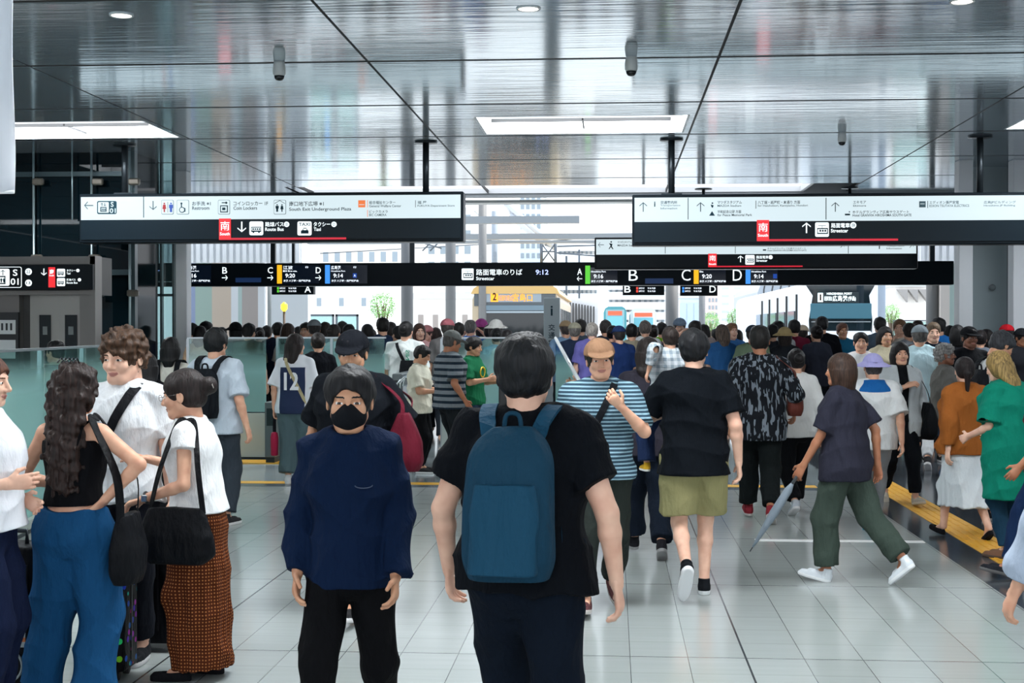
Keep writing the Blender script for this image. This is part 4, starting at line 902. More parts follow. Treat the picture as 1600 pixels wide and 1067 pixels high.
MB().box(-hw + .2, hw - .2, .2, 23, -.02, .4).build('undercarriage', DSTEEL, e)
# its body seen along the left: white ribs
m = MB()
for k in range(5):
    y = 1.5 + k * 2.6; m.box(-hw + .06, -hw + .12, y, y + .06, .5, h - .35)
m.build('door_seam', mat('seam_black', '24282b', .5), e)
for k in range(5): MB().box(-hw + .07, -hw + .125, 2.0 + k * 2.6, 3.6 + k * 2.6, 1.3, 2.3).build('window', mat('tram_window', '3a4448', .1), e)
# long white tram left of it
Y = 71; a = at(1184, 448, Y); b = at(1248, 448, Y)
e = empty('streetcar', ((a.x + b.x) / 2, Y, 0), 0, 'white ribbed streetcar standing left of the dark fronted one', 'tram'); hw = (b.x - a.x) / 2; h = at(1215, 443, Y).z + .1
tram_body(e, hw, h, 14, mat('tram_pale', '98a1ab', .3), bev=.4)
for k in range(4):
    x = -hw + .28 + k * (2 * hw - .4) / 4; m = MB(); m.tube([(x + .1, -.02, h - .02), (x + .02, -.02, h - .4), (x, -.02, .5)], .03, 6); m.build('rib', mat('seam_black', '24282b', .5), e)
ex = e.location.x
for k, ch in enumerate('HIROSHIMA'[:8]):
    V, P, x0, x1, y0, y1 = text_geo(ch, .02); q = MB(); q.add([(-hw + .1 + k * .2 + (v.x - x0) * .2, -.03, 1.75 + (v.y) * .32) for v in V], P); q.build('lettering', mat('seam_black', '24282b', .5), e)
MB().box(-hw + .1, hw - .1, -.04, 0, .8, 1.6).build('window', mat('tram_window', '3a4448', .1), e); MB().box(-hw + .2, hw - .2, .2, 13, -.02, .4).build('undercarriage', DSTEEL, e)
# two small far trams
for px0, px1, py0, Y, c, rf, lb in ((943, 979, 479, 95, '7fa7ad', '3f8790', 'far teal edged streetcar with rounded front, behind the crowd'), (985, 1026, 482, 100, 'dfe6e8', 'c9cfd3', 'far white streetcar with an orange display, behind the crowd')):
    a = at(px0, py0, Y); b = at(px1, py0, Y); e = empty('streetcar', ((a.x + b.x) / 2, Y, 0), 0, lb, 'tram', 'far streetcars'); hw = (b.x - a.x) / 2; h = a.z
    tram_body(e, hw, h, 12, mat('far_tram_' + rf, rf, .4), bev=.3, zb=.1); MB().box(-hw + .2, hw - .2, .3, 11, -.02, .12).build('undercarriage', DSTEEL, e); MB().box(-hw + .15, hw - .15, -.04, 0, .5, h - .2, .03).build('front', mat('far_tram_' + c, c, .3), e)
    MB().box(-hw + .25, hw - .25, -.08, -.04, 1.2, h - .65, .03).build('windscreen', mat('far_screen', '6fb0bd', .1), e)
    MB().box(-hw + .3, hw - .3, -.09, -.04, h - .58, h - .3).build('display', mat('far_led', 'ff6a4a', .4, emit=1), e)
# ================================================================ PEOPLE: smooth distance fields turned into meshes
class Fld:
    def __init__(s, lo, hi, h):
        s.lo = np.array(lo, float); s.h = h; n = np.ceil((np.array(hi, float) - s.lo) / h).astype(int) + 2; s.n = n
        s.x = (s.lo[0] + h * np.arange(n[0])).astype(np.float32); s.y = (s.lo[1] + h * np.arange(n[1])).astype(np.float32); s.z = (s.lo[2] + h * np.arange(n[2])).astype(np.float32)
        s.F = np.full(n, 1.0, np.float32)
    def _sub(s, lo, hi, m):
        a = np.clip(np.floor((np.array(lo) - m - s.lo) / s.h).astype(int), 0, s.n); b = np.clip(np.ceil((np.array(hi) + m - s.lo) / s.h).astype(int) + 1, 0, s.n)
        if (b <= a).any(): return None
        return tuple(slice(i, j) for i, j in zip(a, b))
    def put(s, fn, lo, hi, k=.02, op='u'):
        sl = s._sub(lo, hi, max(k, s.h * 2) + .012)
        if sl is None: return
        X, Y, Z = s.x[sl[0]][:, None, None], s.y[sl[1]][None, :, None], s.z[sl[2]][None, None, :]
        d = fn(X, Y, Z); A = s.F[sl]
        if op == 'u': h = np.clip(.5 + .5 * (A - d) / k, 0, 1); s.F[sl] = A + (d - A) * h - k * h * (1 - h)
        elif op == 's': d = -d; h = np.clip(.5 - .5 * (A - d) / k, 0, 1); s.F[sl] = A + (d - A) * h + k * h * (1 - h)
    def cap(s, a, b, ra, rb=None, k=.02, op='u', flat=None, cut=None):
        """tapered capsule; flat=(unit vec, factor) squashes along a direction"""
        rb = ra if rb is None else rb; a = np.array(a, float); b = np.array(b, float); ab = b - a; L = max((ab ** 2).sum(), 1e-9); r = max(ra, rb)
        def fn(X, Y, Z):
            px, py, pz = X - a[0], Y - a[1], Z - a[2]; t = np.clip((px * ab[0] + py * ab[1] + pz * ab[2]) / L, 0, 1)
            dx, dy, dz = px - t * ab[0], py - t * ab[1], pz - t * ab[2]; rr = ra + (rb - ra) * t
            if flat is not None:
                n_, f_ = flat; q = dx * n_[0] + dy * n_[1] + dz * n_[2]; e = (1 / f_ - 1)
                return (np.sqrt(dx * dx + dy * dy + dz * dz + q * q * ((1 / f_) ** 2 - 1)) - rr) * (f_ if f_ < 1 else 1) ** .5
            d_ = np.sqrt(dx * dx + dy * dy + dz * dz) - rr
            return d_ if cut is None else np.maximum(d_, (X - cut[0][0]) * cut[1][0] + (Y - cut[0][1]) * cut[1][1] + (Z - cut[0][2]) * cut[1][2])
        s.put(fn, np.minimum(a, b) - r, np.maximum(a, b) + r, k, op)
    def ell(s, c, r, k=.015, op='u', R=None):
        c = np.array(c, float); r = np.array(r, float); m = r.max()
        def fn(X, Y, Z):
            px, py, pz = X - c[0], Y - c[1], Z - c[2]
            if R is not None:
                px, py, pz = (R[0][0] * px + R[1][0] * py + R[2][0] * pz, R[0][1] * px + R[1][1] * py + R[2][1] * pz, R[0][2] * px + R[1][2] * py + R[2][2] * pz)
            q = np.sqrt((px / r[0]) ** 2 + (py / r[1]) ** 2 + (pz / r[2]) ** 2)
            q2 = np.sqrt((px / r[0] ** 2) ** 2 + (py / r[1] ** 2) ** 2 + (pz / r[2] ** 2) ** 2) + 1e-6
            return q * (q - 1) / q2
        bb = np.array([m] * 3) if R is not None else r
        s.put(fn, c - bb, c + bb, k, op)
    def loftz(s, st, k=.02, op='u', z0=None, z1=None, pw=2.4):
        """stations (z, a, b, cx, cy): superellipse slices stacked along z"""
        st = np.array(st, float); zs = st[:, 0]; z0 = zs[0] if z0 is None else z0; z1 = zs[-1] if z1 is None else z1
        zz = np.linspace(zs[0], zs[-1], 90); T_ = np.stack([zz] + [np.interp(zz, zs, st[:, j]) for j in range(1, 5)], 1)
        for _ in range(3):
            P_ = np.pad(T_, ((3, 3), (0, 0)), 'edge'); P_[:3] = 2 * T_[0] - T_[3:0:-1]; P_[-3:] = 2 * T_[-1] - T_[-2:-5:-1]; T_ = np.concatenate([zz[:, None], sum(P_[q:q + 90, 1:] for q in range(7)) / 7], 1)
        st = T_; zs = zz
        def fn(X, Y, Z):
            a = np.interp(Z, zs, st[:, 1]).astype(np.float32); b = np.interp(Z, zs, st[:, 2]).astype(np.float32); cx = np.interp(Z, zs, st[:, 3]).astype(np.float32); cy = np.interp(Z, zs, st[:, 4]).astype(np.float32)
            q = (np.abs((X - cx) / a) ** pw + np.abs((Y - cy) / b) ** pw) ** (1 / pw)
            d = (q - 1) * np.minimum(a, b)
            return np.maximum(d, np.maximum(z0 - Z, Z - z1))
        m = st[:, 1].max(), st[:, 2].max()
        s.put(fn, (st[:, 3].min() - m[0], st[:, 4].min() - m[1], z0), (st[:, 3].max() + m[0], st[:, 4].max() + m[1], z1), k, op)
    def plane_cut(s, p, n, soft=.003, box=None):
        """remove everything on the side the normal points to, within box"""
        p = np.array(p, float); n = np.array(n, float); n = n / np.linalg.norm(n)
        sl = s._sub(box[0], box[1], 0) if box else tuple(slice(0, q) for q in s.n)
        if sl is None: return
        X, Y, Z = s.x[sl[0]][:, None, None], s.y[sl[1]][None, :, None], s.z[sl[2]][None, None, :]
        d = (X - p[0]) * n[0] + (Y - p[1]) * n[1] + (Z - p[2]) * n[2]; s.F[sl] = np.maximum(s.F[sl], d)
    def noise(s, amp, f=(18, 18, 9), seed=0, oct_=2, ridge=0):
        X, Y, Z = s.x[:, None, None], s.y[None, :, None], s.z[None, None, :]; r = random.Random(seed)
        for o in range(oct_):
            g = 1.9 ** o; p = [r.uniform(0, 6.28) for _ in range(6)]; w1, w2 = r.uniform(-.5, .5), r.uniform(-.5, .5)
            s.F += (amp / 1.6 ** o) * (np.sin(X * f[0] * g + Z * f[2] * g * w1 + p[0]) * np.sin(Y * f[1] * g + p[1] + X * 3 * g) + .8 * np.sin(Z * f[2] * g + X * f[0] * g * w2 + p[2] + 1.5 * np.sin(Y * f[1] * .5 + p[3]))).astype(np.float32) * .6
        if ridge: s.F += (ridge * (np.abs(np.sin(X * f[0] * .55 + Z * f[2] * .9 + 2.2 * np.sin(Y * f[1] * .3 + Z * 3 + p[0]) + p[4])) ** .7 + .8 * np.abs(np.sin(Z * f[2] * 1.4 - X * f[0] * .5 + 1.8 * np.sin(X * 7 + Y * 5 + p[1]) + p[5])) ** .7 - 1.55)).astype(np.float32)
    def mesh(s, name):
        F_ = s.F; ins = F_ < 0; n = np.array(F_.shape) - 1
        c = [ins[i:i + n[0], j:j + n[1], k:k + n[2]] for i in (0, 1) for j in (0, 1) for k in (0, 1)]
        cnt = sum(q.astype(np.int8) for q in c); act = (cnt > 0) & (cnt < 8); idx = np.full(act.shape, -1, np.int32); I = np.argwhere(act); idx[act] = np.arange(len(I), dtype=np.int32)
        V = np.zeros((len(I), 3)); W = np.zeros(len(I))
        for ax in range(3):
            for u in (0, 1):
                for v in (0, 1):
                    o0 = [0, 0, 0]; oth = [a for a in range(3) if a != ax]; o0[oth[0]] = u; o0[oth[1]] = v; o1 = list(o0); o1[ax] = 1
                    f0 = F_[I[:, 0] + o0[0], I[:, 1] + o0[1], I[:, 2] + o0[2]]; f1 = F_[I[:, 0] + o1[0], I[:, 1] + o1[1], I[:, 2] + o1[2]]
                    m = (f0 < 0) != (f1 < 0); t = np.where(m, f0 / np.where(m, f0 - f1, 1), 0); P = np.tile(np.array(o0, float), (len(I), 1)); P[:, ax] += t
                    V[m] += P[m]; W[m] += 1
        V = (V / W[:, None] + I) * s.h + s.lo; Q = []
        for ax in range(3):
            o1, o2 = [(1, 2), (2, 0), (0, 1)][ax]
            sl0 = [slice(1, -1)] * 3; sl0[ax] = slice(0, -1); sl1 = list(sl0); sl1[ax] = slice(1, None)
            a = ins[tuple(sl0)]; b = ins[tuple(sl1)]; E_ = np.argwhere(a != b)
            if not len(E_): continue
            base = E_.copy(); base[:, o1] += 1; base[:, o2] += 1; d1 = np.zeros(3, int); d1[o1] = 1; d2 = np.zeros(3, int); d2[o2] = 1
            g = lambda q: idx[q[:, 0], q[:, 1], q[:, 2]]
            q = np.stack([g(base - d1 - d2), g(base - d2), g(base), g(base - d1)], 1); fl = ~a[E_[:, 0], E_[:, 1], E_[:, 2]]; q[fl] = q[fl][:, ::-1]; Q.append(q)
        Q = np.concatenate(Q) if Q else np.zeros((0, 4), int); Q = Q[(Q >= 0).all(1)]
        return V, Q
def nv(v): v = np.array(v, float); return v / max(np.linalg.norm(v), 1e-9)
def ik(S, W, l1, l2, pole):
    S, W = np.array(S, float), np.array(W, float); d = W - S; L = np.linalg.norm(d)
    if L > (l1 + l2) * .995: W = S + d / L * (l1 + l2) * .995; d = W - S; L = np.linalg.norm(d)
    x = (l1 * l1 - l2 * l2 + L * L) / (2 * L); h = math.sqrt(max(l1 * l1 - x * x, 0)); u = d / L; p = np.array(pole, float); p = p - u * (p @ u); return S + u * x + nv(p) * h, W
def rotm(yaw=0, pitch=0, roll=0):
    return np.array(Matrix.Rotation(yaw, 3, 'Z') @ Matrix.Rotation(pitch, 3, 'X') @ Matrix.Rotation(roll, 3, 'Y'))
SK = {'l': 'd9aa90', 'm': 'c99a7c', 'd': 'a87458', 'p': 'e2b9a3', 'v': '7c5240'}
LIPS = mat('lips', 'b0756a', .45); EYEW = mat('eye_white', 'e6e2de', .2); PUP = mat('pupil', '1c1512', .15); BROW = mat('eyebrow', '2b211c', .8)
POSE = dict(
    stand=dict(fl=(-.09, 0, .085), fr=(.09, .02, .085), wl=(-.26, .03, .83), wr=(.26, .03, .83)),
    walkL=dict(fl=(-.08, .27, .10), fr=(.08, -.26, .14), tl=10, tr=-32, wl=(-.25, -.13, .86), wr=(.25, .17, .88)),
    walkR=dict(fl=(-.08, -.26, .14), fr=(.08, .27, .10), tl=-32, tr=10, wl=(-.25, .17, .88), wr=(.25, -.13, .86)))
class Rig:
    """all joints in a 1.70 m figure's own frame: x right, y forward, z up"""
    def __init__(r, pose='stand', fem=False, build=1.0, lean=0, head=(0, 0, 0), **kw):
        P = dict(POSE[pose]); P.update(kw); r.fem = fem; r.b = build; r.lean = lean; r.P = P
        r.Ly = lambda z: lean * max(z - .9, 0)
        bw = (.148 if fem else .168) * (1 + (build - 1) * .6); r.sw = bw
        r.sh = {sgn: np.array([sgn * bw, -.01 + r.Ly(1.37), 1.365]) for sgn in (-1, 1)}
        r.el, r.wr = {}, {}
        for sgn, kk, pk in ((-1, 'wl', 'pl'), (1, 'wr', 'pr')):
            w = np.array(P[kk], float); w[0] *= (1 if abs(w[0]) < .2 else .94 + .06 * build)
            r.el[sgn], r.wr[sgn] = ik(r.sh[sgn], w, .285, .25, P.get(pk, (sgn * .35, -1, -.1)))
        r.hip = {sgn: np.array([sgn * .088, 0, .88]) for sgn in (-1, 1)}; r.kn, r.an = {}, {}; r.drop = 0
        for sgn, kk in ((-1, 'fl'), (1, 'fr')):
            q = np.array(P[kk], float); d = q - r.hip[sgn]; hz = math.sqrt(max(.812 ** 2 - d[0] ** 2 - d[1] ** 2, .01)); r.drop = max(r.drop, (r.hip[sgn][2] - q[2]) - hz)
        for sgn, kk, pk in ((-1, 'fl', 'kl'), (1, 'fr', 'kr')):
            q = np.array(P[kk], float); q[2] += r.drop; r.kn[sgn], r.an[sgn] = ik(r.hip[sgn], q, .415, .40, P.get(pk, (sgn * .08, 1, 0)))
        r.hs = kw.get('hs', 1.05); r.R = rotm(*[math.radians(a) for a in head]) * r.hs; r.nb = np.array([0, r.Ly(1.43) - .005, 1.43]); r.hc = np.array([0, r.Ly(1.57) + .012 + .1 * math.sin(math.radians(-head[1])) , 1.575 - .02 * (1 - math.cos(math.radians(head[1])))])
        r.toe = {-1: P.get('tl', 0), 1: P.get('tr', 0)}
    def H(r, p): return r.hc + r.R @ np.array(p, float)
    def torso(r, e=0.0, hem=.82, top=1.47):
        L = r.Ly; b = r.b; f = r.fem
        st = [(.70, .155, .11), (.80, .168, .118), (.88, .178 if f else .168, .125 if f else .115), (.98, .15 if f else .152, .108), (1.07, .122 if f else .143, .098), (1.18, .13 if f else .15, .108), (1.28, .148 if f else .168, .118), (1.35, .138 if f else .158, .100), (1.395, .105 if f else .122, .082), (1.43, .066, .065), (1.48, .054, .054)]
        return [(z, a * b + e, w * (b if z < 1.4 else 1) + e, 0, L(z) + (.012 if 1.15 < z < 1.35 else 0)) for z, a, w in st]
def hand(fl, W, d, n, sgn, curl=.4, k=.006, spread=1.0):
    """palm and five fingers at wrist W pointing along d, palm facing n"""
    d = nv(d); n = nv(np.array(n, float) - d * (np.array(n, float) @ d)); t = nv(np.cross(d, n)) * sgn  # t toward thumb side
    pc = W + d * .045; fl.cap(W + d * .005, W + d * .075, .027, .036, .012, flat=(n, .48))
    for i, (o, L_) in enumerate(((.028, .072), (.010, .080), (-.009, .074), (-.027, .058))):
        b0 = W + d * (.088 - .003 * abs(i - 1)) + t * o; c = curl * (1 + .08 * i); p = b0; dd = d + t * o * 2.2 * spread; dd = nv(dd)
        for j, (fr, rr) in enumerate(((.42, .0092), (.33, .0085), (.27, .0075))):
            ang = c * (j + .6); v = nv(dd * math.cos(ang) + n * math.sin(ang)); q = p + v * L_ * fr; fl.cap(p, q, rr, rr * .93, .004); p = q
    p = W + d * .028 + t * .026; v = nv(t * .75 + d * .75 + n * .35); q = p + v * .04; fl.cap(p, q, .0125, .0105, .01); v = nv(t * .25 + d + n * (.3 + curl * .4)); fl.cap(q, q + v * .032, .010, .0085, .005)
def merge(parts):
    V, Q, M = [], [], []; k = 0
    for v, q, m in parts: V.append(v); Q.append(q + k); M.append(m if isinstance(m, np.ndarray) else np.full(len(q), m)); k += len(v)
    return np.concatenate(V), np.concatenate(Q), np.concatenate(M)
def body_mesh(r, hi, curl=(.45, .45), palm=None, child=False):
    """skin: legs, torso, arms, head, hands as one mesh"""
    h = {0: .015, 1: .010, 2: .008}[hi]; pts = list(r.sh.values()) + list(r.el.values()) + list(r.wr.values()) + list(r.kn.values()) + list(r.an.values()); P = np.array(pts)
    lo = np.minimum(P.min(0), [-.22, -.16, 0]) - .12; hi_ = np.maximum(P.max(0), [.22, .16, 1.44]) + .12; hi_[2] = max(1.53, P[:, 2].max() + .1); lo[2] = P[:, 2].min() - .12
    f = Fld(lo, hi_, h); f.loftz(r.torso(-.012), .03, z0=.83, z1=1.46)
    for s_ in (-1, 1):
        f.cap(r.hip[s_], r.kn[s_], .078 * r.b, .052, .04); f.cap(r.kn[s_], r.kn[s_] * .65 + r.an[s_] * .35, .050, .050, .02); f.cap(r.kn[s_] * .65 + r.an[s_] * .35, r.an[s_], .047, .032, .02); f.cap(r.an[s_], r.an[s_] + np.array(Matrix.Rotation(math.radians(r.toe[s_]), 3, 'X')) @ np.array([0, .09, -.045]), .03, .022, .02)
        f.cap((s_ * .03, r.nb[1], 1.418), r.sh[s_] + [0, 0, -.004], .040, .034, .02)
        ab = r.b if r.b > 1 else 1; tk = .9 if r.fem else 1.08
        f.cap(r.sh[s_], r.el[s_], .048 * tk * ab, .037 * tk, .035); m = r.el[s_] * .72 + r.wr[s_] * .28; f.cap(r.el[s_], m, .036 * tk, .037 * tk, .015); f.cap(m, r.wr[s_], .036 * tk, .025, .015)
    f.cap(r.nb + [0, 0, -.02], r.hc + r.R @ np.array([0, -.02, -.05]), .056 if not r.fem else .047, .05 if not r.fem else .043, .03)
    V, Q = f.mesh('b'); M = np.zeros(len(Q), int); parts = [(V, Q, M)]
    # head
    hh = {0: .009, 1: .005, 2: .0032}[hi]; f = Fld([-.13] * 3, [.13, .15, .14], hh)
    fe = r.fem; f.ell((0, -.012, .028), (.074, .094, .083), .01); f.ell((0, .026, -.03), (.056 if not fe else .053, .062, .075), .03); f.cap((-.018, .062, -.088), (.018, .062, -.088), .020 if not fe else .016, None, .03)
    for s_ in (-1, 1): f.cap((s_ * .046, .01, -.055), (s_ * .03, .05, -.085), .018, .014, .03); f.ell((s_ * .036, .062, -.028), (.024, .024, .022), .02)
    f.cap((-.03, .078, .020), (.03, .078, .020), .010 if not fe else .007, None, .018)
    for s_ in (-1, 1): f.ell((s_ * .031, .096, .002), (.017, .014, .011), .012, 's')
    f.cap((0, .088, .006), (0, .106, -.028), .007, .0105, .012); [f.cap((s_ * .003, .098, -.031), (s_ * .012, .093, -.033), .008, .007, .006) for s_ in (-1, 1)]
    for s_ in (-1, 1): f.ell((s_ * .031, .0745, .000), (.0125, .0125, .0105), .003)
    f.ell((0, .084, -.056), (.024, .010, .0058), .006); f.ell((0, .082, -.0655), (.019, .010, .006), .006); f.ell((0, .093, -.061), (.022, .004, .0014), .002, 's')
    for s_ in (-1, 1): f.ell((s_ * .078, -.008, -.006), (.008, .018, .031), .008); f.ell((s_ * .085, -.003, -.004), (.005, .010, .02), .005, 's')
    f.cap((0, -.03, -.05), (0, -.035, -.115), .052 if not fe else .045, None, .03)
    V, Q = f.mesh('h'); C = V[Q].mean(1); M = np.zeros(len(Q), int)
    lp = (np.abs(C[:, 0]) < .024) & (C[:, 2] < -.0515) & (C[:, 2] > -.0705 + 6 * np.abs(C[:, 0]) ** 2 * 3) & (C[:, 1] > .078); M[lp] = 1
    for s_ in (-1, 1):
        ex = C - np.array([s_ * .031, 0, .0]); ey = (np.abs(ex[:, 0]) < .0125) & (np.abs(C[:, 2]) < .0042) & (C[:, 1] > .07); M[ey] = 2; M[ey & (np.abs(ex[:, 0]) < .0062)] = 3
        br = (np.abs(ex[:, 0]) < .019) & (np.abs(C[:, 2] - .0225 + .12 * np.abs(ex[:, 0] * 1) * 1) < .0032) & (C[:, 1] > .06); M[br] = 4
    parts.append((V @ r.R.T + r.hc, Q, M))
    # hands
    if palm is None: palm = {}
    for s_ in (-1, 1):
        W = r.wr[s_]; d = nv(r.wr[s_] - r.el[s_]); d = nv(d * .9 + np.array(palm.get(('d', s_), (0, 0, 0)))); n = palm.get(s_, (-s_, 0, 0)); lo_ = np.minimum(W, W + d * .2) - .07; hi2 = np.maximum(W, W + d * .2) + .07; f = Fld(lo_, hi2, {0: .007, 1: .0045, 2: .003}[hi]); f.cap(W - d * .03, W + d * .01, .024, .023, .01)
        hand(f, W, d, n, s_, curl[0 if s_ < 0 else 1]); V, Q = f.mesh('hand'); parts.append((V, Q, 0))
    return merge(parts)
def seg_len(a, b, fr): return a + (b - a) * fr
def top_mesh(r, h, g, seed):
    kind = g.get('kind', 'tee'); e = g.get('e', .016); hem = g.get('hem', .84); sl = g.get('sleeve', .75); lo_ = g.get('loose', .012)
    pts = np.array(list(r.sh.values()) + list(r.el.values()) + list(r.wr.values())); lo = np.minimum(pts.min(0), [-.26, -.22, hem]) - .08; hi = np.maximum(pts.max(0), [.26, .22, 1.5]) + .08
    lo[2] = min(hem - .03, pts[:, 2].min() - .05 if sl > 1 else 9); hi[2] = max(1.54, pts[:, 2].max() + .07 if sl > 1 else 0)
    f = Fld(lo, hi, h); st = r.torso(e); fl = g.get('flare', 0)
    q_ = lambda z: min(1, max(.1, (1.44 - z) / .16)); st = [(z, a + (lo_ + fl * max(0, 1.2 - z)) * q_(z), w + (lo_ * .8 + fl * max(0, 1.2 - z)) * q_(z), cx, cy) for z, a, w, cx, cy in st]
    if lo_ > .008: st = [(z, max(a, (.150 + lo_) * r.b) if z < 1.2 else a, w, cx, cy) for z, a, w, cx, cy in st]
    if hem < .70: st = [(hem - .02, st[0][1] * (1 + g.get('a', .0)), st[0][2], 0, 0)] + st
    f.loftz(st, .03, z0=hem, z1=g.get('top', 1.452))
    for s_ in (-1, 1):
        if sl <= 0: continue
        er = (.053 if not r.fem else .047) * max(r.b, 1) + e * .7
        if kind != 'cami': f.cap((s_ * .045, r.nb[1], 1.412), r.sh[s_] + [0, 0, .002], er * .86, er, .035)
        if sl <= 1:
            q = seg_len(r.sh[s_], r.el[s_], sl); d = nv(r.el[s_] - r.sh[s_]); f.cap(r.sh[s_], q, er, er * .93 + lo_ * .8, .022, cut=(q, d))
        else:
            f.cap(r.sh[s_], r.el[s_], er, er * .86 + lo_ * .5, .022); q = seg_len(r.el[s_], r.wr[s_], sl - 1); d = nv(r.wr[s_] - r.el[s_]); f.cap(r.el[s_], q, er * .86 + lo_ * .5, .04 + lo_ * .5, .015, cut=(q, d))
    f.noise(g.get('fold', .004), (15, 15, 13), seed, 3, g.get('ridge', .012))
    if min(w_[2] for w_ in r.wr.values()) > hem + .03: f.plane_cut((0, 0, hem), (0, 0, -1))
    # neckline
    nz = g.get('neck', 1.455); ny = r.Ly(1.45)
    f.ell((0, ny + .04, nz + .035), (g.get('nw', .068), .085, g.get('nd', .055)), .006, 's')
    if kind == 'cami':
        f.plane_cut((0, 0, 1.33), (0, 0, 1))
    if kind == 'sleeveless':
        for s_ in (-1, 1): f.ell(r.sh[s_] + [s_ * .03, 0, -.03], (.045, .07, .07), .008, 's')
    if kind == 'open':   # open cardigan: cut a front slot
        f.put(lambda X, Y, Z: np.maximum(np.abs(X) - .05, -(Y - r.Ly(1.2) + .01)), (-.07, -.02, hem), (.07, .3, 1.5), .006, 's')
    return f.mesh('top')
def bottom_mesh(r, h, g, seed):
    kind = g.get('kind', 'trousers'); e = g.get('e', .014); ln = g.get('len', 1.9); w = g.get('w', 0.0)
    P = np.array(list(r.kn.values()) + list(r.an.values())); lo = np.minimum(P.min(0), [-.22, -.18, 0]) - .12 - w; hi = np.maximum(P.max(0), [.22, .18, 1.06]) + .12 + w; hi[2] = 1.1; lo[2] = min(.0, P[:, 2].min() - .1)
    if kind == 'skirt': lo[2] = g.get('hem', .3) - .04; lo[0] = -.5; hi[0] = .5; lo[1] = min(lo[1], -.45); hi[1] = max(hi[1], .45)
    f = Fld(lo, hi, h); wz = g.get('waist', 1.0)
    f.loftz(r.torso(e) if kind == 'skirt' else [(.74, .09, .07, 0, 0), (.80, .155 + e, .112 + e, 0, 0)] + [q for q in r.torso(e) if q[0] > .82], .04, z0=.75, z1=wz)
    if kind == 'skirt':
        hz = g.get('hem', .3); fl = g.get('flare', .08); my = (r.an[-1][1] + r.an[1][1]) / 2 * .5; hw = abs(r.an[-1][1] - r.an[1][1]) * .35
        f.loftz([(hz, .17 + fl, .13 + fl + hw * .7, 0, my), (.6, .18 + fl * .6, .135 + fl * .6 + hw * .3, 0, my * .5), (.88, .185, .135, 0, 0), (.98, .155, .112, 0, 0), (1.02, .14, .105, 0, 0)], .02, z0=hz, z1=wz)
        for s_ in (-1, 1):
            f.cap(r.hip[s_], r.kn[s_], .085, .068 + fl * .3, .05); f.cap(r.kn[s_], r.an[s_], .068 + fl * .3, .055 + fl * .6, .05, cut=((0, 0, hz), (0, 0, -1)))
        if g.get('pleat'): 
            X, Y, Z = f.x[:, None, None], f.y[None, :, None], f.z[None, None, :]; f.F += (g['pleat'] * np.sin(np.arctan2(Y, X) * 15 + Z * 2) * np.clip((.95 - Z) * 2, 0, 1)).astype(np.float32)
    else:
        for s_ in (-1, 1):
            hp, kn, an = r.hip[s_], r.kn[s_], r.an[s_]
            if ln <= 1:
                q = seg_len(hp, kn, ln); f.cap(hp, q, (.094 + e) * r.b, .078 + e + w, .02, cut=(q, nv(kn - hp)))
            else:
                f.cap(hp, kn, (.088 + e) * (.5 + .5 * r.b) + w * .25, .060 + e + w * .8, .02 + w * .5); q = seg_len(kn, an, ln - 1); f.cap(kn, q, .060 + e + w * .6, .043 + e + w, .02, cut=(q, nv(an - kn)))
        f.cap((0, 0, .86), (0, .0, .9), .08, None, .05)
    f.noise(g.get('fold', .004), (17, 17, 9), seed, 3, g.get('ridge', .012)); return f.mesh('bottom')
def shoe_mesh(r, s_, h, kind='sneaker'):
    an = r.an[s_]; pitch = r.toe[s_]; kn = r.kn[s_]
    f = Fld([-.06, -.1, -.02], [.06, .21, .16], h)
    if kind == 'pump': f.loftz([(0, .032, .115, 0, .055), (.03, .034, .115, 0, .055), (.05, .028, .10, 0, .05)], .01, z0=.0, z1=.05); f.ell((0, .05, .06), (.022, .06, .03), .006, 's')
    else:
        f.loftz([(.0, .040, .128, 0, .055), (.022, .043, .132, 0, .055), (.028, .040, .128, 0, .053), (.05, .036, .115, 0, .045)], .012, z0=0, z1=.05); f.cap((0, -.03, .05), (0, .09, .045), .034, .026, .02); f.cap((0, -.035, .05), (0, -.035, .10), .036, .038, .02); f.plane_cut((0, 0, .105), (0, 0, 1))
        f.cap((0, -.03, .0), (0, -.03, .03), .036, None, .01); f.plane_cut((0, 0, 0), (0, 0, -1))
    V, Q = f.mesh('shoe'); C = V[Q].mean(1); M = (C[:, 2] < .026).astype(int) if kind != 'pump' else np.zeros(len(Q), int)
    a = math.radians(pitch); R = np.array(Matrix.Rotation(a, 3, 'X') @ Matrix.Rotation(math.radians(-6 * s_), 3, 'Z')); V = (V - [0, -.03, .085]) @ R.T + an; return V, Q, M
